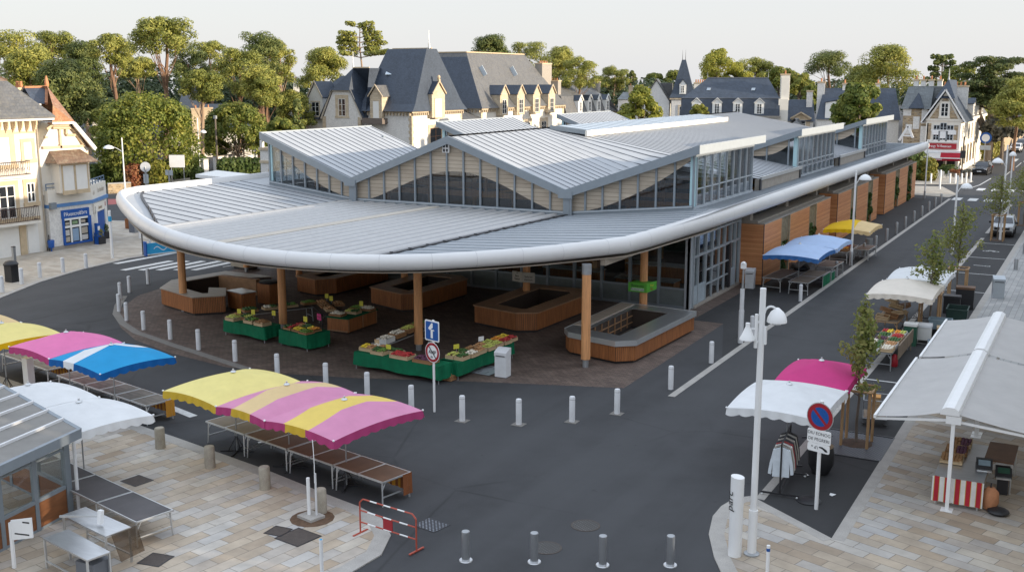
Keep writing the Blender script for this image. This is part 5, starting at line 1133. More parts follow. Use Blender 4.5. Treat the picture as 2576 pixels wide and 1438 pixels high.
def tree(px,yt,yb,dist,wpx,kind,label,seed=0,basey=None,lean=0,cat='tree',name=None,group=None,dens=1.,hz=None):
    rg=random.Random(seed+11);top=AT(px,yt,dist);zb=AT(px,yb,dist)[2];x,y,H=top;w=wpx*dist/F
    if zb>H-1:zb=H*.5
    zb=max(zb,1.2)
    nm=name or {'pine':'pine_tree','umbrella':'pine_tree','pinemass':'pine_tree','broad':'leafy_tree','plane':'plane_tree','bright':'leafy_tree','cedar':'cedar_tree','cone':'conifer_tree','layer':'conifer_tree','grey':'shrub_tree'}[kind]
    t=T(nm,label,cat,(x,y,0),rg.uniform(0,6.28) if kind in('bright','broad') else 0,group)
    rx=w/2;h=H-zb;cl=[];tm=M();rw=_r
    def side(s,dp,z):return (rw[0]*s+_f[0]*dp,rw[1]*s+_f[1]*dp,z)
    if kind in('pine','umbrella','pinemass'):
        n={'pine':40,'umbrella':44,'pinemass':80}[kind];lx=lean*w
        bend=side(-lx*.3,0,zb*.6);tr=max(.22,H*.016)
        tip=side(lx*.2,0,zb+h*.55)
        limb(tm,side(-lx,0,0),bend,tr*1.25,tr,rg,3,.015,8);limb(tm,bend,tip,tr,tr*.45,rg,3,.03,7)
        for i in range(n):
            k_=i/n;zz=zb+h*(rg.random()**.8)*.92;f=(zz-zb)/h
            prof=math.sqrt(max(.05,1-(f*1.05-.25)**2)) if kind!='umbrella' else math.sqrt(max(.05,1-max(0,f-.25)**2*1.7))
            if kind=='pinemass':prof=max(.35,1-.75*f**1.6)
            a=rg.uniform(0,6.28);rr=rx*prof*math.sqrt(rg.random())*.92
            c=side(rr*math.cos(a)+lx*.2*f,rr*math.sin(a),zz);cr=rx*rg.uniform(.20,.36)*(1 if kind!='pinemass' else .8)
            cr=min(max(cr,.7),2.6)
            cl.append((*c,cr,cr,cr*rg.uniform(.5,.75)))
            if i%4==0 and kind!='pinemass':
                f0=rg.uniform(.0,.6);b0=Vector(bend)+(Vector(tip)-Vector(bend))*f0
                limb(tm,b0,(c[0],c[1],c[2]-cr*.3),tr*.26,tr*.07,rg,3,.06,5)
        mt=W['pine'] if seed%4 else W['pine_dark'];nl=int((9000 if kind!='pinemass' else 15000)*dens);sz=.008*w+.16;bk=W['bark'] if seed%3 else W['bark_pale']
        leafmesh('crown',cl,nl,min(sz,.40)*1.35,mt,t,seed,.35,.55,.55,None,.42,1.24)
    elif kind in('broad','bright','plane'):
        n=110 if kind=='plane' else 38
        tr=max(.18,H*.022);limb(tm,(0,0,0),(0,0,zb+h*.25),tr*1.2,tr*.7,rg,3,.02,8)
        for i in range(n):
            zz=rg.random();a=rg.uniform(0,6.28)
            prof=math.sqrt(max(.03,1-(zz*1.35-.42)**2)) if kind!='bright' else (math.sin(math.pi*(.15+.85*zz)**.8) *.9+.1)
            rr=rx*prof*(rg.random()**.35)*.86;c=(rr*math.cos(a),rr*math.sin(a),zb+h*(.06+.86*zz));cr=rx*rg.uniform(.16,.28)
            if kind=='plane':
                aa=rg.uniform(0,6.28);bb=math.acos(1-1.35*rg.random());c=(rx*.84*math.sin(bb)*math.cos(aa),rx*.84*math.sin(bb)*math.sin(aa),zb+h*.34+h*.56*math.cos(bb));cr=rx*rg.uniform(.15,.24)
            cl.append((*c,cr,cr,cr*.85))
            if i%5==0:limb(tm,(0,0,zb+h*.2*rg.random()),c,tr*.4,tr*.1,rg,3,.05,5)
        mt={'plane':W['dome'] if 'huge' in label else W['plane'],'broad':W['plane'],'bright':W['lime']}[kind];bk=W['bark_grey']
        leafmesh('crown',cl,int((20000 if kind=='plane' else 9000)*dens),.25 if kind=='plane' else .27,mt,t,seed,.3,.55,.55,None,.8,1.16)
    elif kind=='cedar':
        tr=.6;limb(tm,(0,0,0),(0,0,H*.93),tr,.15,rg,5,.01,8)
        for q in range(3):limb(tm,(0,0,zb*.3),side(rg.uniform(-.35,.35)*w,0,H*.8),tr*.6,.12,rg,4,.03,6)
        for L in range(9):
            zz=zb+h*(L+.4)/9;wr=rx*(1.0-.35*(L/9)**2)*rg.uniform(.75,1.08)
            for i in range(9):
                a=rg.uniform(0,6.28);rr=wr*rg.uniform(.25,.95);c=side(rr*math.cos(a),rr*math.sin(a)*.7,zz+rg.uniform(-.3,.3));cl.append((*c,wr*.26,wr*.26,.42))
                if i%3==0:limb(tm,(0,0,zz-1),c,.16,.05,rg,3,.03,5)
        bk=W['bark_grey'];leafmesh('crown',cl,int(14000*dens),.34,W['cedar_l'],t,seed,.4,.45,.6,None,.5,1.25)
    elif kind=='layer':
        tr=.35;limb(tm,side(-lean*w,0,0),(0,0,H*.97),tr,.08,rg,6,.01,8)
        for L in range(7):
            zz=zb+h*L/6.5;s0=rx*(1-.45*L/7)
            for sgn in(-1,1):
                if rg.random()<.15:continue
                rr=s0*rg.uniform(.55,1);e=side(sgn*rr,rg.uniform(-.4,.4)*rr,zz+rr*.12)
                limb(tm,(0,0,zz-.4),e,.11,.04,rg,3,.03,5)
                for k_ in range(4):
                    f=.35+.2*k_;cl.append((e[0]*f+rg.uniform(-.3,.3),e[1]*f+rg.uniform(-.5,.5),zz+rr*.1*f+.15,rr*.24,rr*.26,.5))
        cl.append((0,0,H-.6,.6,.6,.7));bk=W['bark_pale'];leafmesh('crown',cl,int(6000*dens),.28,W['pine_dark'] if seed%2 else W['pine'],t,seed,.3,.5,.7)
    elif kind=='cone':
        limb(tm,(0,0,0),(0,0,H*.9),.2,.05,rg,4,.01)
        for i in range(40):
            zz=rg.random();rr=rx*(1-zz)*.85;a=rg.uniform(0,6.28);cl.append((rr*math.cos(a),rr*math.sin(a),.5+(H-.8)*zz,rx*.2+.12,rx*.2+.12,.4))
        bk=W['bark'];leafmesh('crown',cl,2600,.3,W['pine_dark'],t,seed,.2,.5,.7)
    elif kind=='grey':
        limb(tm,(0,0,0),(0,0,zb+h*.3),.3,.2,rg,3,.02)
        for i in range(40):
            a=rg.uniform(0,6.28);b=math.acos(rg.uniform(-1,1));cl.append((rx*.8*math.sin(b)*math.cos(a),rx*.8*math.sin(b)*math.sin(a),zb+h*.5+h*.4*math.cos(b),rx*.22,rx*.22,rx*.2))
        bk=W['bark_grey'];leafmesh('crown',cl,4500,.4,W['greyleaf'],t,seed,.2,.55,.9)
    tm.build('trunk',bk,t,True);return t
PG='pines on the wooded rise behind the square'
TR=[(28,86,175,195,135,'pine','pine at the far left edge with bare reddish branches under its crown',0,PG),
(128,80,165,215,105,'pine','flat-topped pine second from the left edge against the sky',.1,PG),
(70,120,265,185,170,'pinemass','dense dark pine mass rising behind the slate townhouse roof',0,PG),
(205,102,240,190,120,'pinemass','broad sunlit pine left of the slender bent pine',0,PG),
(278,88,168,165,98,'pine','slender bent pine with long bare trunk above the round plane tree',-.15,PG),
(412,50,128,148,150,'umbrella','tallest umbrella pine with a straight ochre trunk against the sky',.1,PG),
(345,145,200,175,85,'pine','low golden-lit pine between the bent pine and the tall umbrella pine',.05,PG),
(470,118,215,195,95,'pine','dark pine just right of the tall umbrella pine trunk',0,PG),
(525,98,205,205,90,'pine','pine with airy crown top above the manor roof',0,PG),
(505,178,248,146,92,'pine','low yellow-green pine bough hanging before the dark manor roof',.1,PG),
(598,122,230,168,115,'pine','sunlit pine with a reddish trunk right of the manor',.08,PG),
(652,82,185,178,120,'pine','tall bushy pine above the grouped bare trunks',0,PG),
(702,98,205,186,80,'pine','ragged pine whose right side is drooping toward the villa',.1,PG),
(650,165,255,160,105,'pine','lower pine in front with two long bare trunks below',.06,PG),
(668,190,262,158,60,'pine','small-crowned pine with the straightest pair of bare trunks',-.05,PG),
(160,150,300,158,190,'pinemass','leaning pine with golden tufts behind the orange tiled roof',.05,PG),
(812,120,215,205,135,'pinemass','wide pine with a forked pale limb left of the villa roof',.1,PG),
(905,58,140,215,150,'layer','tiered conifer with bare mast-like top above the villa ridge',.0,None),
(735,225,330,185,110,'pinemass','dark evergreen in the shade left of the villa gable',0,PG),
(1235,90,175,240,125,'pinemass','big rounded pine above the second villa ridge',0,PG),
(1332,106,205,250,95,'pine','pine with open branching right of the second villa ridge',0,PG),
(1405,116,212,240,112,'pinemass','full pine behind the brown mansard roof chimney',0,PG),
(1458,148,222,232,90,'pine','pine leaning out to the right above the small dormers',.1,PG),
(1090,155,195,255,75,'pinemass','low pine top showing in the gap between the two villa roofs',0,PG),
(1546,167,222,262,74,'pine','lone round-headed pine far off in the gap right of the villas',0,PG),
(1612,212,330,140,112,'bright','bright yellow-green tree standing just behind the hall roof',0,None),
(1806,118,215,235,112,'bright','tall yellow-green leafy tree above the mansard house',0,None),
(1855,160,215,240,75,'bright','lower right-hand half of the leafy pair above the mansard house',0,None),
(1903,148,200,245,88,'pine','spreading pine right of the tall leafy tree',.05,PG),
(1962,172,235,225,95,'broad','green leafy tree behind the mansard house chimney',0,None),
(2012,186,250,205,85,'broad','round green tree right of the mansard house chimney',0,None),
(2088,134,188,245,100,'umbrella','flat umbrella pine with thin dark trunks on the skyline',-.1,PG),
(2170,165,245,235,110,'pinemass','dark pine shoulder left of the great domed pine',0,PG),
(2236,116,235,228,160,'pinemass','great domed pine, the largest of the crowns right of centre',0,PG),
(2372,140,235,222,85,'layer','spiky cypress with irregular tiers behind the restaurant roof',0,None),
(2425,168,250,210,110,'broad','green leafy tree between the restaurant spire and the cedar',0,None),
(2505,146,262,172,190,'cedar','wide flat-layered cedar at the right edge',0,None),
(2566,190,320,160,120,'pinemass','dark evergreen at the right edge under the cedar',0,PG),
(2164,212,338,116,138,'broad','leafy tree in front of the restaurant, beside the third lantern',0,None),
(2528,290,352,172,98,'grey','clipped grey-leaved round tree beside the road at right',0,None),
(365,232,438,134,246,'plane','huge round plane tree with dense dome crown behind the forecourt',0,None),
(592,256,404,152,165,'plane','darker spreading plane tree behind the white garden wall',0,None),
(748,248,330,142,58,'cone','narrow dark conifer against the white wall of the villa',0,None),
(705,300,340,140,75,'broad','green bushy tree in the shade left of the hall roof',0,None),
(285,262,360,150,110,'broad','green tree pressed between the tiled roof and the plane tree',0,None),
(1685,225,290,200,60,'broad','small shrubby tree beside the white tower',0,None),
(1760,262,300,160,45,'broad','dark ivy-clad tree at the left end of the mansard house',0,None),
(1648,184,235,300,60,'broad','hazy far tree left of the spire',0,None),(1700,178,225,300,70,'broad','hazy far tree just right of the spire',0,None),(1510,195,235,320,80,'broad','distant low tree on the skyline right of the villas',0,None),
(1590,178,240,290,40,'layer','distant spindly conifer left of the spire',0,None),
(2040,215,260,200,60,'broad','small tree behind the chimney of the white annex',0,None),
(2480,205,300,195,90,'pinemass','shadowed pine beneath the cedar boughs',0,PG)]
for i,(px,yt,yb,D_,w_,kd,lab,ln,gp) in enumerate(TR):tree(px,yt,yb,D_,w_,kd,lab,i*7+3,None,ln,group=gp)
# far wooded mass that closes the gaps under the pines
cl=[];rg=random.Random(5)
for i in range(150):
    px=rg.uniform(-60,800);d_=rg.uniform(225,270);p=AT(px,rg.uniform(205,300),d_);cl.append((p[0],p[1],max(1,p[2]),rg.uniform(3,5),rg.uniform(3,5),rg.uniform(2.5,4)))
for i in range(90):
    px=rg.uniform(1480,2620);d_=rg.uniform(260,330);p=AT(px,rg.uniform(228,262),d_);cl.append((p[0],p[1],max(1,p[2]),rg.uniform(4,6),rg.uniform(4,6),rg.uniform(2.5,3.5)))
for i in range(20):
    px=rg.uniform(900,1480);d_=rg.uniform(265,300);p=AT(px,rg.uniform(215,250),d_);cl.append((p[0],p[1],max(1,p[2]),rg.uniform(4,6),rg.uniform(4,6),rg.uniform(2.5,3.5)))
o=leafmesh('woodland',cl,50000,.6,W['wood_far'],None,3,.4,.6,.8);tag(o,'dark woodland closing the gaps behind the pines and roofs','woodland',kind='stuff')
# hedges, shrubs
def hedge(name,label,pts,h,w,m_,n,cat='hedge',sz=.2,wob=.25,seed=4,group=None):
    c0=np.mean(np.array(pts),axis=0);t=T(name,label,cat,(c0[0],c0[1],0),0,group);cl=[];rg=random.Random(seed)
    for a,b in zip(pts,pts[1:]):
        L=math.hypot(b[0]-a[0],b[1]-a[1]);k_=max(2,int(L/(w*.6)))
        for i in range(k_+1):
            f=i/k_
            for z in np.arange(w*.45,h+.01,w*.6):cl.append((a[0]+(b[0]-a[0])*f-c0[0]+rg.uniform(-.1,.1)*wob,a[1]+(b[1]-a[1])*f-c0[1],min(z,h-w*.4)+rg.uniform(-.1,.1)*wob,w*.58,w*.58,w*.52))
    leafmesh('foliage',cl,n,sz,m_,t,seed,.2,.7,.7);mm=M()
    for a,b in zip(pts,pts[1:]):mm.tube(((a[0]+b[0])/2-c0[0],(a[1]+b[1])/2-c0[1],0),((a[0]+b[0])/2-c0[0],(a[1]+b[1])/2-c0[1],h*.6),.08)
    mm.build('stems',W['bark_grey'],t);return t
hedge('clipped_hedge','long clipped green hedge between the canopy and the white garden wall',[g2(566,442),g2(665,440)],2.1,1.6,W['hedge'],3000,sz=.3)
hedge('clipped_hedge','green hedge under the left side of the plane tree crown',[g2(232,468),g2(325,458)],2.3,1.8,W['hedge'],3200,sz=.3)
hedge('clipped_hedge','dark clipped hedge under the right side of the plane tree crown',[g2(425,452),g2(505,442)],2.4,1.8,W['hedge'],3200,sz=.3)
hedge('round_shrub','russet round shrub on a stem beside the hedge',[g2(339,474),g2(342,474)],2.6,1.9,W['redleaf'],1300,'shrub',.22)
hedge('round_shrub','golden-topped shrub with orange tips between two signs',[g2(392,474),g2(402,474)],2.9,2.0,W['hedge_y'],1900,'shrub',.24)
hedge('round_shrub','small dark potted shrub by the white flat roof',[g2(497,463),g2(499,463)],2.0,1.3,W['hedge'],700,'shrub',.2)
hedge('clipped_hedge','tall golden-green hedge right of the restaurant, along the road',[(2.0,125),(1.8,137)],5.2,3.4,W['hedge_y'],4200,sz=.34)
hedge('clipped_hedge','low dark hedge beneath the terrace of the restaurant',[(.5,93.5),(1.5,93.5)],1.3,1.1,W['hedge'],900,sz=.16)
hedge('round_shrub','tall bushy laurel at the far end of the timber boxes',[(-1.9,84.5),(-1.6,85.5)],3.6,2.3,W['hedge'],1700,'shrub',.24)
hedge('round_shrub','round yellow-green shrub in a terracotta pot at the restaurant corner',[(-.3,84.6),(-.2,84.6)],2.6,1.9,W['hedge_y'],1400,'shrub',.2)
hedge('garden_bush','low shrubs growing along the kerb by the far car',[(1.9,146),(1.7,152)],1.6,1.4,W['hedge'],900,'shrub',.3)
# ivy on the trellises of the hall
for (v0_,v1_,z0_,z1_,n_,lab) in((12.45,14.25,.2,2.1,800,'ivy climbing the first trellis beside the blue parasol'),(19.45,21.25,.6,2.2,700,'ivy climbing the trellis behind the yellow parasol'),(33,34.9,.2,1.7,550,'sparse ivy on the trellis beside the second dark corner'),(39.7,41.3,.1,2.7,1200,'full green ivy column on the middle timber box'),(52.6,54.4,.1,2.7,1200,'ivy column on the last timber box, nearer of two'),(59.6,61.9,.1,3.3,1300,'ivy column at the far end of the timber wall')):
    t=T('climbing_ivy',lab,'ivy',(1.2,(v0_+v1_)/2,0),0,'ivy on the timber boxes');cl=[]
    rg=random.Random(int(v0_))
    for i in range(12):cl.append((rg.uniform(-.05,.22),rg.uniform(-.5,.5)*(v1_-v0_)*.8,rg.uniform(z0_,z1_),.2,.3,.3))
    leafmesh('leaves',cl,n_,.15,W['ivy'],t,int(v0_),.1,.4,.9);M().tube((0,0,0),(0,.1,z1_),.02).build('stem',W['bark_grey'],t)
# street trees with stakes
def street_tree(x,y,h,crown,label,stakes=True,rust=False,seed=1,n=2600,grate=False,lean=0):
    t=T('street_tree',label,'street tree',(x,y,0),0,'young staked trees along the parking bays');rg=random.Random(seed);tm=M();limb(tm,(0,0,0),(lean,0,h*.95),.055,.015,rg,6,.012,6)
    for (cx,cy,cz,r,rz) in crown:limb(tm,(lean*.4,0,cz-r*1.1),(cx,cy,cz),.025,.008,rg,3,.05,5)
    tm.build('trunk',W['bark_grey'],t,True)
    leafmesh('crown',[(cx,cy,cz,r,r,rz) for cx,cy,cz,r,rz in crown],int(n*.6),  .115,W['street_r' if rust else 'street_l'],t,seed,.1,.1,1.4,None,.7,1.45)
    if stakes:
        hs=2.0;d_=.42
        for i,(sx,sy) in enumerate(((-1,-1),(1,-1),(1,1),(-1,1))):
            s=M();s.tube((sx*d_,sy*d_,0),(sx*d_,sy*d_,hs),.05,n=8);s.build('stake',W['stake'],t,True)
        s=M();q=[(-d_,-d_),(d_,-d_),(d_,d_),(-d_,d_)]
        for a,b in zip(q,q[1:]+q[:1]):s.tube((a[0]*1.15,a[1]*1.15,hs-.06),(b[0]*1.15,b[1]*1.15,hs-.06),.045,n=6)
        s.build('stake_rails',W['stake'],t,True)
    s=M();s.lathe([(.55,.0),(.45,.03),(.1,.06)],(0,0,.01),12);s.build('soil_patch',W['soil'],t,True)
    return t
def blob(n,zc,h,r,seed,off=0):
    rg=random.Random(seed);o=[]
    for i in range(n):
        f=i/(n-1);z=zc+h*f;rr=r*math.sin(math.pi*(.12+.85*f))
        o.append((off+rg.uniform(-.7,.7)*rr,rg.uniform(-.7,.7)*rr,z,rr*.55+.1,rr*.5+.14))
    return o
street_tree(12.25,-17.9,5.0,blob(15,2.5,2.4,.38,3,.0)+[(-.5,0,1.9,.22,.2),(.45,.2,1.95,.22,.2),(.2,-.4,2.05,.2,.2),(-.55,.1,3.2,.2,.2)],'young tree with rusty tips inside four stakes, above the magenta parasol',True,False,3,2100)
street_tree(11.9,.6,5.0,blob(14,2.5,2.3,.58,5)+[(-.8,.2,2.9,.25,.2),(.8,0,3.2,.28,.25)],'young tree in stakes behind the cream parasol',True,False,5,1900)
street_tree(12.2,8.6,5.6,blob(14,2.5,2.9,.75,7)+[(.9,0,3.3,.3,.25)],'young tree on the verge beside the second-nearest lamp post',True,False,7,2000)
street_tree(11.9,35.2,5.2,blob(16,2.2,2.6,1.0,9)+[(-1.6,0,2.2,.45,.35),(1.3,0,2.9,.5,.4)],'young tree growing right behind the silver car and tall lamp',True,False,9,2600)
street_tree(13.0,45.5,5.4,blob(16,2.4,2.6,1.1,11),'farthest staked tree, at the right edge beyond the silver car',True,False,13,2600)
street_tree(14.2,40.5,5.6,blob(16,2.6,2.6,1.1,12),'staked tree at the right edge of the pavement beyond the silver car',True,False,15,2600)
for q in LEAFQ:leafmesh('plant',q[1],q[2],q[3],W[q[4]],q[0],5,.3,.5,.8)
p=g2(2175,1100);t_=T('tree_grate','square cast-iron grate around the foot of the nearest staked tree','tree grate',(12.15,-18.05,0));mm=M();mm.ext([(-1.05,-1.25,.004),(1.1,-1.25,.004),(1.1,1.25,.004),(-1.05,1.25,.004)],(0,0,.012));mm.build('grate_plate',W['grate'],t_)
mm=M();q=[(-1.1,-1.3),(1.13,-1.3),(1.13,1.3),(-1.1,1.3)]
for a,b in zip(q,q[1:]+q[:1]):mm.bar((*a,.02),(*b,.02),.06,.03)
mm.build('grate_frame',W['dark_metal'],t_)
# ---------------------------------------------------------------- parasols, tables, produce
def parasol(x,y,w,d,rz,cols,label,zt=2.72,ze=2.2,group='market parasols',vcols=None,foot=True,pole=True,polexy=(0,0),seed=1):
    t=T('parasol',label,'parasol',(x,y,0),rz,group);n=14;rg=random.Random(seed);mm=M()
    names=[];
    def hgt(a,b):
        m_=max(abs(a),abs(b));e=ze+.11*(1-min(abs(a),abs(b))**2)
        return e+(zt-e)*(1-m_)**.97-.035*math.sin(m_*math.pi)*(.6+.4*math.sin(2.3*a+1.7*b+seed))-.012*math.sin(9*a*b+seed)*math.sin(m_*math.pi)
    mats=[]
    def mi(i):
        f=(i+.5)/n;k=0
        for j,(w_,m_) in enumerate(cols):
            k+=w_
            if f<=k+1e-6:
                if m_ not in mats:mats.append(m_)
                return mats.index(m_)
    g=[]
    for i in range(n+1):
        for j in range(n+1):a=2*i/n-1;b=2*j/n-1;g.append((a*w/2,b*d/2,hgt(a,b)))
    mm.v=g
    for i in range(n):
        for j in range(n):mm.f.append((i*(n+1)+j,(i+1)*(n+1)+j,(i+1)*(n+1)+j+1,i*(n+1)+j+1));mm.m.append(mi(i))
    o=mm.build('canopy',[W[m_] for m_ in mats],t,True,ang=13)
    # scalloped valance round the edge
    v=M();ns=48;vm=[]
    def edge(k,f):
        a,b=[(2*f-1,-1),(1,2*f-1),(1-2*f,1),(-1,1-2*f)][k];return a,b
    for k in range(4):
        sc=max(5,int(((w if k%2==0 else d)/.36)))
        for i in range(ns):
            q=[]
            for f in(i/ns,(i+1)/ns):
                a,b=edge(k,f);z=hgt(a,b);dr=.20+.055*abs(math.sin(math.pi*sc*f));o_=1.012+.012*math.sin(f*40+k)
                q+=[(a*w/2,b*d/2,z),(a*w/2*o_,b*d/2*o_,z-dr)]
            f=((edge(k,(i+.5)/ns)[0])+1)/2;k_=0;mn=cols[-1][1]
            for w_,m_ in cols:
                k_+=w_
                if f<=k_:mn=m_;break
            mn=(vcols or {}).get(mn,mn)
            if mn not in vm:vm.append(mn)
            v.mk(vm.index(mn)).poly([q[0],q[2],q[3],q[1]])
    v.build('valance',[W[m_] for m_ in vm],t,True)
    if pole:
        p=M();px,py=polexy;p.tube((px,py,.02),(px,py,ze+.1),.022,n=8);p.tube((px,py,ze+.05),(0,0,zt-.03),.02,n=8)
        for a,b in((-1,-1),(1,-1),(1,1),(-1,1)):p.tube((0,0,zt-.35),(a*w/2*.97,b*d/2*.97,ze-.01),.013,n=5)
        p.build('pole',W['grey_metal'],t,True)
    if foot:
        q=M()
        for a in range(4):c,s=math.cos(a*math.pi/2+.6),math.sin(a*math.pi/2+.6);q.bar((polexy[0],polexy[1],.03),(polexy[0]+c*.55,polexy[1]+s*.55,.02),.05,.03);q.tube((polexy[0]+c*.28,polexy[1]+s*.28,.04),(polexy[0],polexy[1],.55),.014,n=5)
        q.build('foot',W['dark_metal'],t)
    f=M();f.lathe([(.10,0),(.07,.035),(.03,.05),(.03,.10)],(0,0,zt-.015),10)
    f.build('finial',W['alu'],t,True)
    c=M()
    for a,b in((-1,-1),(1,-1),(1,1),(-1,1)):c.ball((a*w/2,b*d/2,ze+.02),.05,.04,8,4)
    for a,b in((-1,-1),(1,-1),(1,1),(-1,1)):M().ball((a*w/2,b*d/2,ze+.02),.036,.03,8,4).build('corner_cap',W['white_metal'],t,True)
    return t
r9=R(-9.5)
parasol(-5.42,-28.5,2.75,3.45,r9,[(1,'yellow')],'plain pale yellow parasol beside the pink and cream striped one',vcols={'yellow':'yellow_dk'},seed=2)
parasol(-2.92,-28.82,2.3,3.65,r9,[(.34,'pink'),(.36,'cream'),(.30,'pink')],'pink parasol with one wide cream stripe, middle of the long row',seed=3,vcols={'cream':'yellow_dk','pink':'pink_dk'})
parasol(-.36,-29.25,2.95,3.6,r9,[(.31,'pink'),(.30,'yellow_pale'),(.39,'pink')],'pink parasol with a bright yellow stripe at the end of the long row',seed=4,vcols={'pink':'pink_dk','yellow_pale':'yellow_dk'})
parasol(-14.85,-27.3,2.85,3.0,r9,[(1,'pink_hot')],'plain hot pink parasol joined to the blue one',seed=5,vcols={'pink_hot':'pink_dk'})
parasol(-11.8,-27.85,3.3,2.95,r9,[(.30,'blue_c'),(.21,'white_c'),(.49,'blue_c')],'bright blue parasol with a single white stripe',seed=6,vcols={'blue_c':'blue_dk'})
parasol(-7.05,-33.2,2.9,3.0,r9,[(1,'white_c')],'white parasol at lower left overlapping the glass terrace roof',seed=7)
parasol(-9.95,-32.7,2.9,3.0,r9,[(1,'white_c')],'second white parasol at lower left, cut by the picture edge',seed=8)
p=G(15,812,2.72);parasol(p[0]-.2,p[1]-.05,3.2,3.2,r9,[(1,'yellow')],'deep yellow parasol at the left edge, nearer of two',vcols={'yellow':'yellow_strong'},seed=9)
parasol(p[0]-3.45,p[1]+.5,3.2,3.2,r9,[(1,'cream')],'orange-edged parasol at the left edge, behind the yellow one',vcols={'cream':'yellow_strong'},seed=10)
parasol(10.95,-17.85,2.35,3.25,0,[(1,'magenta')],'magenta parasol beside the staked tree on the right',seed=11)
parasol(10.75,-21.25,2.85,3.55,0,[(1,'white_c')],'large white parasol over the clothes rack',seed=12)
parasol(10.9,-.4,2.9,4.0,0,[(1,'offwhite')],'cream parasol over the crate stall in the parking bays',seed=13,ze=2.15)
parasol(11.0,3.6,2.75,3.7,0,[(1,'white_c')],'white parasol just behind the cream one in the parking bays',seed=14)
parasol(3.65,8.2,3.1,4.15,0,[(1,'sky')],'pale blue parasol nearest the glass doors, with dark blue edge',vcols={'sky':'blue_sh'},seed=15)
parasol(3.72,12.5,3.1,4.1,0,[(1,'sky')],'second pale blue parasol, farther along the timber wall',seed=16)
parasol(4.05,20.9,3.0,4.3,0,[(.62,'yellow_strong'),(.38,'cream')],'half cream, half bright yellow parasol by the timber wall',seed=17)
def trestle(x,y,rz,l,d,top,label,h=.76,panels=2,skirt=None,skx=None,name='trestle_table',group='folding market tables',legm='alu',endskirt=False,low=True):
    t=T(name,label,'table',(x,y,0),rz,group);mm=M()
    for i in range(panels):
        a=-l/2+l*i/panels;mm.box(a+.03,a+l/panels-.03,-d/2+.03,d/2-.03,h-.03,h-.004)
    mm.build('table_top',W[top],t)
    f=M()
    for i in range(panels+1):
        a=-l/2+l*i/panels;f.box(a-.028 if 0<i<panels else min(a,a+.03*(1 if i==0 else -1)),a+.028 if 0<i<panels else max(a,a+.03*(1 if i==0 else -1)),-d/2,d/2,h-.045,h)
    f.box(-l/2,l/2,-d/2,-d/2+.03,h-.05,h-.001);f.box(-l/2,l/2,d/2-.03,d/2,h-.05,h-.001);f.build('edge_frame',W[legm],t)
    for sx in(-1,1):
        for sy in(-1,1):M().bar((sx*(l/2-.1),sy*(d/2-.06),h-.05),(sx*(l/2-.06),sy*(d/2-.03),0),.04,.04).build('leg',W[legm],t)
        b=M();b.bar((sx*(l/2-.075),-d/2+.04,.27),(sx*(l/2-.075),d/2-.04,.27),.035,.035);b.bar((sx*(l/2-.09),-d/2+.2,h-.05),(sx*(l/2-.08),-d/2+.05,h-.28),.025,.025);b.bar((sx*(l/2-.09),d/2-.2,h-.05),(sx*(l/2-.08),d/2-.05,h-.28),.025,.025);b.build('brace',W[legm],t)
    if skirt:
        s=M();n=30
        for i in range(n):
            a=-l/2+l*i/n;b=-l/2+l*(i+1)/n;o=lambda q:.02+.02*math.sin(q*17+x)
            zz=.16 if low else .3
            s.poly([(a,d/2+.012,h+.002),(b,d/2+.012,h+.002),(b,d/2+o(b),zz),(a,d/2+o(a),zz)])
        if endskirt:
            for i in range(6):
                a=d/2-.35+.06*i;s.poly([(l/2+.012,a,h),(l/2+.012,a+.06,h),(l/2+.03+.01*math.sin(a*30),a+.06,.14),(l/2+.03,a,.14)])
        s.build('table_skirt',W[skirt],t,True)
    return t
L0=Vector((-6.83,-27.8));L1=Vector((1.72,-29.56));ad=math.atan2(L1.y-L0.y,L1.x-L0.x)
labs=['tan-topped folding table at the far left of the long row, its legs bare','brown folding table under the pink and cream parasol','brown folding table under the pink and yellow parasol','last brown folding table by the red barrier, striped cloth showing at its end']
for i in range(4):
    c=L0+(L1-L0)*((i+.5)/4);trestle(c.x,c.y,ad,2.14,1.12,'table_tan' if i==0 else 'table_brown',labs[i],.77,2,None if i==0 else 'striped_orange',endskirt=(i==3))
L0=Vector((-16.1,-26.3));L1=Vector((-9.9,-27.5));ad2=math.atan2(L1.y-L0.y,L1.x-L0.x)
labs=['weathered grey table under the pink parasol','weathered grey table under the blue parasol','weathered grey table at the road end of the blue parasol stall']
for i in range(3):
    c=L0+(L1-L0)*((i+.5)/3);trestle(c.x,c.y,ad2,2.05,1.1,'table_grey',labs[i],.75,2,'striped_orange',endskirt=(i==2))
L0=Vector((-21.0,-25.2));L1=Vector((-17.0,-26.05))
for i,lb in enumerate(['weathered table at the left edge under the yellow parasol','weathered table between the yellow parasol and the white pillar']):
    c=L0+(L1-L0)*((i+.5)/2);trestle(c.x,c.y,ad2,1.98,1.0,'table_grey',lb,.75,1,'striped_orange')
L0=Vector((-10.2,-33.25));L1=Vector((-2.27,-34.92));ad3=math.atan2(L1.y-L0.y,L1.x-L0.x)
for i,lb in enumerate(['dark table seen through the terrace glass, farthest left','dark table seen through the corner pane of the terrace','dark black-brown table in the middle of the foreground row','dark black-brown table at the open end of the foreground row']):
    c=L0+(L1-L0)*((i+.5)/4);trestle(c.x,c.y,ad3,2.0,1.1,'table_dark',lb,.75,1)
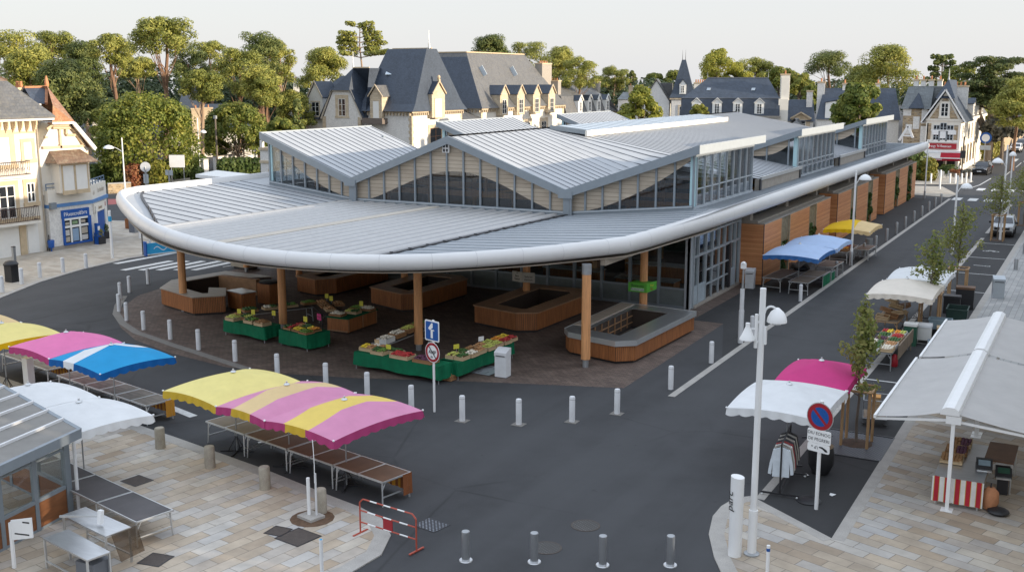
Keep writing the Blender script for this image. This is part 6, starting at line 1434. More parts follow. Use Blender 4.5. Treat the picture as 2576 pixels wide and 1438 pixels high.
# timber counters under the canopy
def slats(mm,pts,z0,z1,w=.065,gap=.018,th=.035,closed=True):
    n=len(pts)
    for i in range(n if closed else n-1):
        a=Vector(pts[i]);b=Vector(pts[(i+1)%n]);L=(b-a).length;k=max(1,int(L/(w+gap)));d=(b-a)/L;nn=Vector((d.y,-d.x))
        for j in range(k):
            p=a+d*((j+.08)*L/k);q=a+d*((j+.86)*L/k);o=nn*th
            mm.ext([(p.x,p.y,z0),(q.x,q.y,z0),(q.x+o.x,q.y+o.y,z0),(p.x+o.x,p.y+o.y,z0)],(0,0,z1-z0))
def inset(P,w):
    n=len(P);O=[]
    for i in range(n):
        p0,p1,p2=Vector(P[i-1]),Vector(P[i]),Vector(P[(i+1)%n]);a=(p1-p0).normalized();b=(p2-p1).normalized();na=Vector((-a.y,a.x));nb=Vector((-b.y,b.x));m=(na+nb);m=m/max(.3,m.dot(na)+0)if m.length>1e-6 else na
        s=m.normalized()*(w/max(.35,m.normalized().dot(na)));O.append((p1.x+s.x,p1.y+s.y))
    return O
def kiosk(P,label,ht=1.0,top='slat_top',w=.75,lip=None,backs=None,gapedge=None):
    """ring counter: P counter-clockwise outline"""
    c=Vector((sum(p[0] for p in P)/len(P),sum(p[1] for p in P)/len(P)));t=T('timber_kiosk',label,'market counter',(c.x,c.y,0),0,'slatted timber counters under the canopy')
    P=[(p[0]-c.x,p[1]-c.y) for p in P];I=inset(P,w);B=inset(P,.07);n=len(P)
    body=M()
    for i in range(n):
        if gapedge==i:continue
        j=(i+1)%n;q=[B[i],B[j],I[j],I[i]];body.ext([(x,y,.1) for x,y in q],(0,0,ht-.15))
    body.build('carcass',W['kiosk_dark'],t)
    s=M()
    for i in range(n):
        if gapedge==i:continue
        slats(s,[B[i],B[(i+1)%n]],.12,ht-.06,closed=False)
    s.build('slat_cladding',W['slat'],t)
    tp=M();O=inset(P,-.02);I2=inset(P,w+.04)
    for i in range(n):
        if gapedge==i:continue
        j=(i+1)%n;tp.ext([(x,y,ht-.05) for x,y in (O[i],O[j],I2[j],I2[i])],(0,0,.05))
    tp.build('counter_top',W[top],t)
    k=M();K=inset(P,.16)
    for i in range(n):
        if gapedge==i:continue
        j=(i+1)%n;q=[K[i],K[j],I[j],I[i]];k.ext([(x,y,.0) for x,y in q],(0,0,.1))
    k.build('plinth',W['black'],t)
    if lip:
        l=M()
        for i in range(n):
            if gapedge==i:continue
            a,b=O[i],O[(i+1)%n];l.bar((*a,ht-.11),(*b,ht-.11),.04,.24)
        l.build('metal_lip',W[lip],t)
    return t
K1=kiosk([(-25.3,-12.9),(-21.9,-13.95),(-20.75,-12.75),(-22.2,-11.2),(-22.3,-7.3),(-25.9,-7.3),(-26.5,-10.9)],'weathered grey corner counter at the left, a column rising from its top',1.0,'slat_top_grey',.85,gapedge=3)
kiosk([(-21.3,-6.5),(-19.6,-6.9),(-18.8,-6.0),(-18.7,-1.0),(-21.3,-1.0)],'dark counter tucked furthest back against the glass wall',1.0,'slat_top',.7)
kiosk([(-15.6,-7.2),(-13.0,-8.0),(-12.3,-7.4),(-12.2,-2.6),(-13,-1.9),(-15.6,-1.9)],'slatted counter behind the fruit stall, round a timber column',1.0,'slat_top',.8)
K4=kiosk([(-8.25,-8.6),(-5.5,-9.25),(-4.6,-8.7),(-4.4,-3.2),(-5.2,-2.2),(-8.3,-2.2)],'slatted counter below the cream hanging sign',1.0,'slat_top',.85)
mm=M();q=wloc(K4);mm.box(-8.27-q[0],-8.1-q[0],-8.35-q[1],-7.6-q[1],.2,.9);mm.build('open_shelf',W['ply_shelf'],K4)
K5=kiosk([(-1.95,-11.1),(-1.45,-11.75),(1.05,-12.35),(1.75,-11.75),(2.0,-4.85),(-1.95,-4.55)],'front counter with a broad steel worktop near the glass corner',1.02,'inox',.95,lip='alu')
q=wloc(K5);mm=M();mm.box(-1.9-q[0],-1.2-q[0],-10.3-q[1],-4.8-q[1],1.021,1.05);mm.build('timber_shelf_top',W['slat_top_grey'],K5)
mm=M()
for i in range(7):mm.box(-1.19-q[0],-.95-q[0],-10+i*.75-q[1],-9.97+i*.75-q[1],.15,.95)
for z in(.3,.62):mm.box(-1.19-q[0],-.95-q[0],-10-q[1],-5.4-q[1],z,z+.03)
mm.build('shelving',W['ply_shelf'],K5)
q=wloc(K1);mm=M();mm.box(-25.2-q[0],-22.4-q[0],-8.6-q[1],-8.25-q[1],.1,1.0);mm.build('shelf_back',W['ply_shelf'],K1)
t=T('timber_cabinet','separate slatted cabinet with steel top beside the corner counter','cabinet',(-20.9,-11.4,0),R(-14));mm=M();slats(mm,[(-.65,-.4),(.65,-.4),(.65,.4),(-.65,.4)],.08,.95);mm.build('slat_cladding',W['slat'],t);M().box(-.7,.7,-.46,.46,.95,1.0).build('cabinet_top',W['inox'],t);M().box(-.63,.63,-.38,.38,.02,.94).build('carcass',W['kiosk_dark'],t)
t=T('timber_cabinet','taller narrow slatted cabinet behind the steel-topped one','cabinet',(-20.6,-9.6,0),R(-8));mm=M();slats(mm,[(-.5,-.35),(.5,-.35),(.5,.35),(-.5,.35)],.06,1.15);mm.build('slat_cladding',W['slat'],t);M().lathe([(.5,0),(.52,.1),(.1,.14)],(0,0,1.16),16).build('cabinet_top',W['black'],t,True);M().box(-.48,.48,-.33,.33,.02,1.16).build('carcass',W['kiosk_dark'],t)
t=T('stone_bench','pale stone block bench behind the corner counter','bench',(-29.6,-1.6,0),R(-10));M().box(-.9,.9,-.5,.5,.12,.75).build('seat',W['stonebollard'],t);M().box(-.7,.7,-.4,.4,0,.12).build('base',W['dark_metal'],t)
# produce
def pile(mm,x0,x1,y0,y1,z,r,rg,fill=.9,hump=.1,rows=None):
    nx=max(2,int((x1-x0)/(r*1.75)));ny=max(2,int((y1-y0)/(r*1.75)))
    for i in range(nx):
        for j in range(ny):
            if rg.random()>fill:continue
            x=x0+(i+.5)*(x1-x0)/nx+rg.uniform(-.25,.25)*r;y=y0+(j+.5)*(y1-y0)/ny+rg.uniform(-.25,.25)*r
            a=abs(2*(x-x0)/(x1-x0)-1);b=abs(2*(y-y0)/(y1-y0)-1)
            rr=r*rg.uniform(.85,1.15);mm.ball((x,y,z+hump*(1-max(a,b)**2)+rg.uniform(-.2,.3)*r),rr,rr*rg.uniform(.8,1),6,4)
CN=[0]
PRC={'p_red':('red','tomatoes'),'p_green':('green','peppers'),'p_dkgreen':('dark green','leafy greens'),'p_yellow':('yellow','lemons'),'p_orange':('orange','oranges'),'p_brown':('brown','potatoes'),'p_lime':('yellow-green','pears'),'p_white':('white','mushrooms and turnips'),'p_purple':('dark purple','plums and aubergines'),'p_onion':('copper','onions')}
def crate(x,y,z,w,d,rz,kinds,label,h=.15,box='crate',r=.045,hump=.11,tilt=0,group='produce crates on the stalls'):
    CN[0]+=1;rg=random.Random(CN[0]);t=T('produce_crate',label,'crate',(x,y,z),rz,group);t.rotation_euler=(tilt,0,rz)
    b=M();e=.014
    b.box(-w/2,w/2,-d/2,-d/2+e,0,h);b.box(-w/2,w/2,d/2-e,d/2,0,h);b.box(-w/2,-w/2+e,-d/2+e,d/2-e,0,h);b.box(w/2-e,w/2,-d/2+e,d/2-e,0,h);b.box(-w/2+e,w/2-e,-d/2+e,d/2-e,.01,.03)
    for sx in(-1,1):
        for sy in(-1,1):b.box(sx*(w/2-.04)-.018,sx*(w/2-.04)+.018,sy*(d/2-.04)-.018,sy*(d/2-.04)+.018,.03,h+.03)
    b.build('box',W[box],t)
    n=len(kinds)
    for i,kx in enumerate(kinds):
        m_=M();a=-w/2+.03+(w-.06)*i/n;c=-w/2+.03+(w-.06)*(i+1)/n;pile(m_,a,c,-d/2+.03,d/2-.03,h*.85,r if kx not in('p_dkgreen','p_white') else r*1.25,rg,.97,hump)
        o=m_.build('produce',W[kx],t,True);o['kind']='stuff'
    return t
def clothed(x,y,rz,l,d,label,h=.75,drop=.55,open_=()):
    t=T('stall_table',label,'stall table',(x,y,0),rz,'green-clothed stall tables');mm=M();mm.box(-l/2,l/2,-d/2,d/2,h-.03,h);mm.build('table_top',W['green_cloth'],t)
    s=M();n=60;per=2*(l+d);P=[]
    def pt(f):
        q=f*per
        for (ax,ay,bx,by,L) in((-l/2,-d/2,l/2,-d/2,l),(l/2,-d/2,l/2,d/2,d),(l/2,d/2,-l/2,d/2,l),(-l/2,d/2,-l/2,-d/2,d)):
            if q<=L:return (ax+(bx-ax)*q/L,ay+(by-ay)*q/L,(1 if bx-ax else 0))
            q-=L
        return (-l/2,-d/2,0)
    for i in range(n*2):
        f0=i/(2*n);f1=(i+1)/(2*n);a=pt(f0);b=pt(f1-1e-9);o=lambda f,z:1+(.018+.02*math.sin(f*per*9)+.012*math.sin(f*per*23+1))*z
        lev=[0,.5,1]
        for u,v in zip(lev,lev[1:]):
            s.poly([(a[0]*o(f0,u),a[1]*o(f0,u),h-drop*u*(1+.05*math.sin(f0*per*3))),(b[0]*o(f1,u),b[1]*o(f1,u),h-drop*u*(1+.05*math.sin(f1*per*3))),(b[0]*o(f1,v),b[1]*o(f1,v),h-drop*v*(1+.05*math.sin(f1*per*3))),(a[0]*o(f0,v),a[1]*o(f0,v),h-drop*v*(1+.05*math.sin(f0*per*3)))])
    s.build('cloth_skirt',W['green_cloth'],t,True)
    for sx in(-1,1):
        for sy in(-1,1):M().tube((sx*(l/2-.06),sy*(d/2-.06),0),(sx*(l/2-.06),sy*(d/2-.06),h-.03),.02,n=6).build('leg',W['grey_metal'],t)
    return t
def card(x,y,z,rz,m_,label,w=.2,h=.2,txt=None):
    t=T('price_card',label,'price card',(x,y,z),rz,'price cards on the produce');M().box(-w/2,w/2,-.006,.006,.12,.12+h).build('board',W[m_],t);M().tube((0,0,-.02),(0,0,.13),.008,n=5).build('stick',W['alu'],t)
    if txt:text(txt,.07,W['ink'],t,(0,-.008,.12+h/2),(math.pi/2,0,0),'lettering',.001)
W['card_y']=mat('card_yellow',(.62,.56,.06),.6);W['card_p']=mat('card_pink',(.5,.03,.16),.6)
# front right stall (three tables in a U)
clothed(-6.05,-17.95,R(-5),4.5,1.05,'green-clothed table along the front of the big fruit stall');clothed(-3.85,-15.6,R(87),4.3,.95,'green-clothed table on the right arm of the big fruit stall')
trestle(-8.25,-14.9,R(92),3.6,.8,'table_dark','bare dark table forming the back arm of the big fruit stall',.75,1,name='stall_table',group='stall tables',legm='grey_metal')
A0=Vector((-8.0,-17.95));AD=Vector((math.cos(R(-5)),math.sin(R(-5))));AN=Vector((-AD.y,AD.x));z=.755
FR=[(.0,.18,'p_yellow','p_onion','crate of lemons and onions at the left end of the big stall'),(.78,.0,'p_dkgreen','p_green','crate of dark greens left of the gap in the front row'),(2.0,-.05,'p_red','p_red','wide crate of red tomatoes in the middle of the front row'),(3.2,-.05,'p_purple','p_purple','brown crate of dark plums behind the round road sign'),(.4,.45,'p_white','p_onion','crate of pale roots at the back left of the front table'),(1.35,.3,'p_dkgreen','p_dkgreen','green heap in a low box beside the yellow card')]
for f,s,k1_,k2_,lb in FR:
    p=A0+AD*(f+.1)+AN*s;crate(p.x,p.y,z,.95 if 'wide' in lb or 'plums' in lb else .68,.6 if s<.3 else .4,R(-5),[k1_,k2_],lb,box='crate_brown' if 'brown' in lb else 'crate',r=.05)
B0=Vector((-3.75,-17.2));BD=Vector((math.cos(R(87)),math.sin(R(87))));BN=Vector((BD.y,-BD.x))
RT=[(.0,.1,'p_dkgreen','crate of cucumbers at the near end of the right arm'),(.0,-.35,'p_lime','crate with a yellow melon at the inner corner of the big stall'),(.62,.15,'p_white','crate of pale turnips second on the right arm'),(.62,-.32,'p_dkgreen','crate of green beans on the inner side of the right arm'),(1.22,.12,'p_onion','crate of mixed pears and onions in the right arm'),(1.22,-.3,'p_brown','crate of brown potatoes on the inner right arm'),(1.9,.15,'p_lime','crate of green-yellow pears, first of the pear crates'),(1.9,-.28,'p_onion','crate of onions beside the pear crates'),(2.55,.12,'p_lime','crate of green-yellow pears farther along the right arm'),(2.55,-.3,'p_lime','crate of pale green apples on the inner right arm'),(3.2,.15,'p_red','crate of red tomatoes near the end of the right arm'),(3.2,-.28,'p_orange','crate of brown-orange fruit near the end of the right arm'),(3.75,.1,'p_red','last crate of red tomatoes on the right arm'),(3.75,-.3,'p_yellow','crate of yellow lemons at the far end of the right arm')]
for f,s,k_,lb in RT:
    p=B0+BD*f+BN*s;crate(p.x,p.y,z,.55,.42,R(87),[k_],lb,r=.048,tilt=0)
for i,(k_,lb) in enumerate([('p_white','white box of leeks at the near end of the back arm'),('p_white','brown crate of white turnips on the back arm'),('p_lime','brown crate of green lettuce on the back arm'),('p_green','brown crate of green vegetables at the far end of the back arm')]):
    crate(-8.1+.02*i,-16.3+.85*i,.755+.06*i,.75,.5,R(92),[k_],lb,h=.2,box='crate_pale' if i==0 else 'crate_brown',r=.055)
crate(-3.95,-17.85,.02,.6,.4,R(-5),['p_brown'],'brown crate on the ground under the right arm of the big stall',box='crate_brown')
for x,y,rz_,m_,lb in((-6.75,-18.0,-5,'card_y','yellow card among the greens on the front table'),(-7.7,-17.5,-5,'crate','brown card behind the lemons'),(-4.3,-16.6,60,'card_y','yellow card on the inner corner of the big stall'),(-4.1,-14.9,60,'signwhite','white card between pears and onions')):card(x,y,.86,R(rz_),m_,lb,.26,.2)
# left stalls
clothed(-16.0,-16.05,R(-8),2.9,1.0,'green-clothed table nearest the kerb of the left fruit stall');clothed(-12.75,-16.15,R(-12),2.0,1.35,'green-clothed table of yellow fruit beside the column',drop=.62)
for f,s,ks,lb,bx_ in((-1.15,.1,['p_onion'],'low box of beetroot at the left end of the kerb table','crate_pale'),(-.55,.2,['p_dkgreen','p_lime'],'box of artichokes and lettuce on the kerb table','crate_brown'),(.15,-.1,['p_dkgreen','p_green'],'large pale tray of greens on the kerb table','crate'),(.95,-.15,['p_brown'],'pale crate of brown potatoes at the right end of the kerb table','crate'),(-1.0,-.25,['p_lime'],'melons at the front left of the kerb table','crate')):
    c,s_=math.cos(R(-8)),math.sin(R(-8));crate(-16+f*c-s*s_,-16.05+f*s_+s*c,.755,.62,.55,R(-8),ks,lb,box=bx_,r=.06)
for f,s,ks,lb in((-.55,.25,['p_red','p_onion'],'tray of red onions behind the yellow fruit'),(-.6,-.3,['p_dkgreen','p_red'],'tray of greens at the left of the yellow fruit table'),(.05,-.3,['p_yellow','p_yellow'],'tray of bright yellow lemons in front'),(.5,.15,['p_yellow','p_orange'],'heaped tray of yellow fruit at the back'),(-.05,.3,['p_dkgreen'],'tray of dark greens between the yellow heaps'),(.65,-.4,['p_green'],'tray of green peppers at the right corner')):
    c,s_=math.cos(R(-12)),math.sin(R(-12));crate(-12.75+f*c-s*s_,-16.15+f*s_+s*c,.755,.55,.5,R(-12),ks,lb,h=.09,box='crate_brown',r=.05,hump=.1)
card(-13.0,-15.75,.9,R(-10),'card_y','yellow card planted in the greens of the lemon table',.26,.26);card(-12.4,-15.5,1.0,R(-20),'card_p','pink chalk card above the lemon table',.36,.3,'MARCHE')
trestle(-16.8,-13.2,R(62),3.4,.85,'table_dark','dark stall table stacked with vegetables behind the column',.75,1,name='stall_table',group='stall tables',legm='grey_metal')
trestle(-15.0,-11.7,R(-40),3.4,1.2,'table_dark','dark bare trestle joining the two arms of the left fruit stall',.78,1,name='stall_table',group='stall tables',legm='dark_metal')
t=T('wooden_stand','wooden cabinet stand with a green top, right end of the left fruit stall','stall cabinet',(-13.0,-12.2,0),R(2));M().box(-.6,.6,-1.25,1.25,.1,.74).build('cabinet',W['slat'],t);M().box(-.64,.64,-1.3,1.3,.74,.78).build('stand_top',W['green_cloth'],t)
mm=M()
for y in(-1.2,-.02,1.16):mm.box(.6,.62,y,y+.06,.1,.74)
mm.box(-.6,.6,-1.27,-1.25,.1,.16);mm.build('trim',W['slat_top'],t);M().box(-.4,.4,-1.1,1.1,0,.1).build('plinth',W['kiosk_dark'],t)
for x,y,rz_,ks,lb in((-17.6,-14.4,62,['p_dkgreen'],'crate of dark cabbages on the vegetable table, near end'),(-17.1,-13.5,62,['p_white','p_dkgreen'],'crate of white onions and greens mid vegetable table'),(-16.6,-12.6,62,['p_dkgreen','p_green'],'crate of curly greens at the far end of the vegetable table'),(-16.2,-11.6,62,['p_green'],'big green heap at the back of the left stall'),(-15.6,-11.3,-40,['p_onion'],'crate of onions below the yellow cards'),(-15.0,-11.8,-40,['p_brown'],'crate of brown roots in the middle of the dark trestle'),(-14.3,-12.3,-40,['p_brown','p_onion'],'crate of shallots at the right end of the dark trestle'),(-14.7,-11.1,-40,['p_brown'],'tray of brown mushrooms at the back of the dark trestle'),(-13.2,-13.1,2,['p_white'],'tray of white garlic on the wooden stand'),(-12.9,-12.3,2,['p_lime','p_dkgreen'],'tray of lettuce on the wooden stand'),(-13.2,-11.5,2,['p_green'],'tray of green apples at the back of the wooden stand'),(-12.7,-11.4,2,['p_white'],'cut melon tray at the far corner of the wooden stand')):
    crate(x,y,.785,.72,.5,R(rz_),ks,lb,h=.12,box='crate_brown' if len(ks)==1 else 'crate',r=.06,hump=.08)
for x,y,lb in((-16.9,-15.9,'yellow card at the left end of the kerb table'),(-16.2,-15.7,'yellow card above the lettuce'),(-15.2,-15.4,'yellow card at the right of the kerb table'),(-15.6,-10.9,'tall yellow card at the back of the left stall'),(-15.0,-11.3,'yellow card standing in the brown roots'),(-12.9,-11.6,'green-yellow card on the wooden stand')):card(x,y,.9,R(10),'card_y',lb,.2,.24)
# parking-bay vegetable stall
t=trestle(11.1,-5.7,R(90),4.3,1.05,'table_brown','long vegetable table on trestles in the parking bay',.78,2,name='stall_table',group='stall tables',legm='grey_metal')
for i,(dx,dy,ks,lb) in enumerate([(-.28,-1.75,['p_white','p_dkgreen'],'crate of white and green blossoms at the near end of the bay stall'),(.27,-1.75,['p_white'],'crate of pale asparagus at the near right of the bay stall'),(-.28,-.95,['p_white','p_dkgreen'],'crate of white roots second along the bay stall'),(.27,-.95,['p_onion'],'crate of carrots on the right of the bay stall'),(-.28,-.15,['p_purple'],'black tray of aubergines in the bay stall'),(.27,-.15,['p_dkgreen'],'crate of dark greens mid bay stall'),(-.28,.65,['p_dkgreen'],'crate of green leaves on the left of the bay stall'),(.27,.65,['p_red'],'crate of red peppers in the bay stall'),(-.28,1.4,['p_red','p_yellow'],'crate of red and yellow fruit at the far end of the bay stall'),(.27,1.4,['p_orange','p_lime'],'crate of oranges and limes at the far right of the bay stall')]):
    crate(11.1+dx,-5.7+dy,.79,.5,.72,0,ks,lb,h=.13,box='crate' if i%3 else 'crate_pale',r=.05,hump=.08)
t=T('side_board','tilted raw board hung along the right side of the bay stall','board',(11.72,-5.2,0));M().ext([(0,-1.8,.35),(.02,1.8,.35),(.02,1.8,.95),(0,-1.8,.95)],(.05,0,0)).build('plank',W['table_raw'],t);M().bar((.03,1.5,0),(.03,1.5,.5),.04,.04).build('leg',W['table_raw'],t)
t=T('gas_bottle','red gas bottle under the bay stall','gas bottle',(11.6,-6.9,0));M().lathe([(.12,0),(.14,.05),(.14,.42),(.08,.52),(.04,.55)],(0,0,0),12).build('bottle',W['red'],t,True);M().tube((0,0,.55),(0,0,.62),.03).build('valve',W['dark_metal'],t)
# crate stall under the cream parasol
trestle(10.3,-.3,R(90),3.0,1.1,'table_raw','rough wooden table heaped with empty crates under the cream parasol',.8,1,name='stall_table',group='stall tables',legm='stake')
rg=random.Random(21)
for i in range(7):
    t=T('empty_crate','%s empty wooden crate thrown on the table under the cream parasol'%('lowest left','tilted front','broken right','dark rear','upper middle','topmost','leaning back')[i],'crate',(10.05+.32*(i%3),-1.3+.38*i,.82+.13*(i//2)),rg.uniform(-.6,.6),'empty crates under the cream parasol');t.rotation_euler=(rg.uniform(-.3,.3),rg.uniform(-.25,.25),rg.uniform(-.7,.7))
    b=M();w_,d_,h_=.6,.42,.18;e=.015
    for q in(0,.075,.15):b.box(-w_/2,w_/2,-d_/2,-d_/2+e,q*.9,q*.9+.05);b.box(-w_/2,w_/2,d_/2-e,d_/2,q*.9,q*.9+.05);b.box(-w_/2,-w_/2+e,-d_/2,d_/2,q*.9,q*.9+.05);b.box(w_/2-e,w_/2,-d_/2,d_/2,q*.9,q*.9+.05)
    for j in range(5):b.box(-w_/2,w_/2,-d_/2+j*.085,-d_/2+j*.085+.06,-.012,.0)
    b.build('slats',W['crate_brown' if i%2 else 'crate'],t)
def bin_box(name,label,cat,x,y,rz,w,d,h,m_,lid=None,open_=False,z=0,group=None,legs=0):
    t=T(name,label,cat,(x,y,z),rz,group);b=M();e=.03;a=legs
    if open_:
        b.ext([(-w/2*.9,-d/2*.9,a),(w/2*.9,-d/2*.9,a),(w/2*.9,d/2*.9,a),(-w/2*.9,d/2*.9,a)],(0,0,.04))
        for s in(-1,1):b.ext([(s*w/2*.9,-d/2*.9,a),(s*w/2*.9,d/2*.9,a),(s*w/2,d/2,a+h),(s*w/2,-d/2,a+h)],(-s*e,0,0));b.ext([(-w/2*.9,s*d/2*.9,a),(w/2*.9,s*d/2*.9,a),(w/2,s*d/2,a+h),(-w/2,s*d/2,a+h)],(0,-s*e,0))
    else:b.box(-w/2,w/2,-d/2,d/2,a,a+h)
    b.build('body',W[m_],t)
    r_=M();
    for p,q in(((-w/2,-d/2),(w/2,-d/2)),((w/2,-d/2),(w/2,d/2)),((w/2,d/2),(-w/2,d/2)),((-w/2,d/2),(-w/2,-d/2))):r_.bar((*p,a+h),(*q,a+h),.05,.05)
    r_.build('rim',W[m_ if not lid else lid],t)
    if lid and not open_:M().box(-w/2-.02,w/2+.02,-d/2-.02,d/2+.02,a+h+.02,a+h+.09).build('lid',W[lid],t)
    if legs:
        for sx in(-1,1):
            for sy in(-1,1):M().box(sx*w*.38-.05,sx*w*.38+.05,sy*d*.38-.05,sy*d*.38+.05,0,legs).build('foot',W['crate_pale'],t)
    return t
W['bin_green']=mat('bin_green',(.02,.085,.05),.55);W['box_blue']=mat('box_greyblue',(.20,.27,.31),.6,0,.15);W['box_dkgreen']=mat('box_dark_green',(.012,.04,.032),.6,0,.2)
bin_box('foam_box','stack of white foam boxes with grey lid behind the bay stall','box',12.0,-1.9,R(4),.72,.6,.62,'crate_pale','white_metal2',legs=.2)
bin_box('storage_box','grey-blue plastic tub on a dark base behind the foam boxes','box',12.55,-.55,R(3),1.0,.7,.5,'box_blue','box_blue',True,.42)
bin_box('storage_box','black base crate under the grey-blue tub','box',12.55,-.55,R(3),.85,.6,.4,'black','black')
bin_box('wheeled_bin','green wheeled bin beside the foam boxes','wheelie bin',11.55,-2.6,R(2),.55,.5,.95,'bin_green','crate_pale')
bin_box('open_container','tall dark green open container at the pavement edge','container',13.0,2.0,R(2),.95,1.3,1.05,'box_dkgreen',None,True)
bin_box('storage_box','black crate with a beige roll across the top near the white awning','box',12.95,-1.3,R(8),.85,.55,.65,'black','crate')
bin_box('storage_box','low clear plastic tub in front of the black crate','box',12.75,-2.6,R(12),.8,.55,.3,'box_blue',None,True)
bin_box('display_cabinet','black cabinet with pale panel and wooden top behind the containers','cabinet',12.75,7.3,R(3),.9,.6,1.1,'black','table_brown')
bin_box('display_cabinet','lower black cabinet left of the one with the wooden top','cabinet',12.3,5.8,R(3),.8,.6,.85,'black','dark_metal')
# tables under the blue and yellow parasols
trestle(2.55,8.6,R(86),3.4,1.1,'table_raw','dark raw table next to the timber wall under the blue parasol',.80,1,group='tables under the blue and yellow parasols')
trestle(4.1,8.9,R(88),4.4,1.15,'table_raw','longer dark table facing the street under the blue parasol',.74,2,group='tables under the blue and yellow parasols')
trestle(4.2,13.6,R(88),2.6,1.15,'table_brown','red-brown table at the far end of the blue parasols',.80,1,group='tables under the blue and yellow parasols')
for y0,y1,lb,hh in((9.4,11.3,'green cloth screen hanging in front of the blue parasol tables',.72),(11.6,12.6,'short green cloth screen farther along the blue parasol tables',.6)):
    t=T('cloth_screen',lb,'screen',(4.78,(y0+y1)/2,0),0,'green screens by the street');s=M();n=16
    for i in range(n):
        a=(y0-y1)/2+(y1-y0)*i/n;b=(y0-y1)/2+(y1-y0)*(i+1)/n;f=lambda q:.02*math.sin(q*14)
        s.poly([(0,a,hh),(0,b,hh),(f(b),b,.05),(f(a),a,.05)])
    s.build('cloth',W['green_cloth'],t,True);M().bar((0,(y0-y1)/2,hh),(0,(y1-y0)/2,hh),.05,.05).build('rail',W['alu'],t)
    for s_ in(-1,1):M().tube((0,s_*(y1-y0)/2,0),(0,s_*(y1-y0)/2,hh),.02).build('post',W['alu'],t)
t=T('tarpaulin_bundle','crumpled grey tarpaulin on dark sacks between the blue parasol tables','tarpaulin',(3.2,10.6,.75),.3);s=M();rg=random.Random(4);n=9
pts=[[(-.7+1.4*i/n,-.45+.9*j/n,.18+.16*math.sin(i*1.3+j)+.1*rg.random()+.15*math.sin(i/n*3.1)) for j in range(n+1)] for i in range(n+1)]
for i in range(n):
    for j in range(n):s.poly([pts[i][j],pts[i+1][j],pts[i+1][j+1],pts[i][j+1]])
s.build('sheet',mat('tarpaulin',(.20,.18,.155),.7,0,.3),t,True);M().ball((0,0,.12),.5,.2,10,6).build('sacks',W['black'],t,True)
trestle(3.6,20.6,R(90),3.6,1.2,'table_brown','vegetable table under the yellow parasol',.78,1,group='tables under the blue and yellow parasols')
trestle(4.75,21.9,R(88),2.4,1.0,'table_brown','bare brown side table right of the yellow parasol stall',.74,1,group='tables under the blue and yellow parasols')
for i,(dx,dy,k_,lb) in enumerate([(-.3,-1.2,'p_lime','crate of lettuces at the near left of the yellow parasol stall'),(.28,-1.25,'p_orange','crate of orange squash at the near right of the yellow parasol stall'),(-.3,-.5,'p_brown','crate of potatoes mid left of the yellow parasol stall'),(.28,-.5,'p_red','crate of red peppers mid right of the yellow parasol stall'),(-.3,.25,'p_white','crate of leeks at the back left of the yellow parasol stall'),(.28,.25,'p_green','crate of greens at the back right of the yellow parasol stall'),(0,.95,'p_brown','raised crate of roots at the far end of the yellow parasol stall')]):
    crate(3.6+dx,20.6+dy,.79+.05*i/3,.52,.62,0,[k_],lb,h=.16,box='crate_brown',r=.065,hump=.12)
# ---------------------------------------------------------------- bollards
BG='white bollards round the market front'
def bollard(name,label,x,y,group,m_='white_metal2',h=.95,r=.105,style=0,z=0):
    t=T(name,label,'bollard',(x,y,z),0,group);b=M()
    if style==0:b.lathe([(r,0),(r,h-.05),(r*.86,h-.012),(r*.5,h)],(0,0,0),16)
    elif style==1:b.lathe([(r*1.02,0),(r,h*.5),(r*.98,h-.03),(r*.86,h)],(0,0,0),18)
    else:b.lathe([(r,0),(r,h-.04),(r*.95,h)],(0,0,0),16)
    b.build('post',W[m_],t,True,ang=35)
    c=M();c.lathe([(r*1.0,0),(r*.9,.012)],(0,0,h) if style else (0,0,h-.012),16)
    if style==0:
        q=M();q.lathe([(r*1.012,0),(r*1.012,.02)],(0,0,h-.13),16);q.build('collar',W['joint'],t,True)
    elif style==2:
        c.build('cap',W['grey_metal'],t,True);M().lathe([(r*1.7,0),(r*1.6,.02)],(0,0,0),16).build('base_plate',W['inox'],t,True)
    return t
L=[((373,714),'white bollard behind the left column, farthest along the kerb curve'),((326,735),'white bollard at the left edge of the brown paving, upper of the close pair'),((303,752),'white bollard leaning close to the tip of the kerb curve'),((300,783),'white bollard at the extreme left of the brown paving'),((319,806),'white bollard just below the leftmost one on the curve'),((362,829),'white bollard left of the weathered corner counter'),((429,853),'white bollard below the weathered corner counter'),((500,879),'white bollard above the right end of the blue parasol'),((592,908),'white bollard between the blue parasol and the green kerb table'),((698,945),'white bollard above the plain yellow parasol'),((820,970),'white bollard above the cream stripe of the pink parasol'),((924,995),'white bollard above the seam of the two pink parasols'),((1035,1030),'white bollard at the right tip of the pink and yellow parasol'),((1163,1058),'white bollard on the asphalt right of the one-way sign'),((1305,1067),'white bollard alone in the middle of the open asphalt'),((1439,1060),'white bollard on the asphalt below the round timber column'),((1552,1040),'white bollard on the asphalt below the steel-topped counter'),((1687,978),'white bollard near the end of the pale kerb line'),((1789,912),'white bollard beside the kerb line below the brown paving tip')]
for (px,py),lb in L:
    p=g2(px,py);t=bollard('bollard',lb,p[0],p[1],BG)
    if px in(1163,1305,1439,1552):M().box(-.22,.22,-.2,.2,0,.014).build('base_plate',W['kerb_grey'],t)
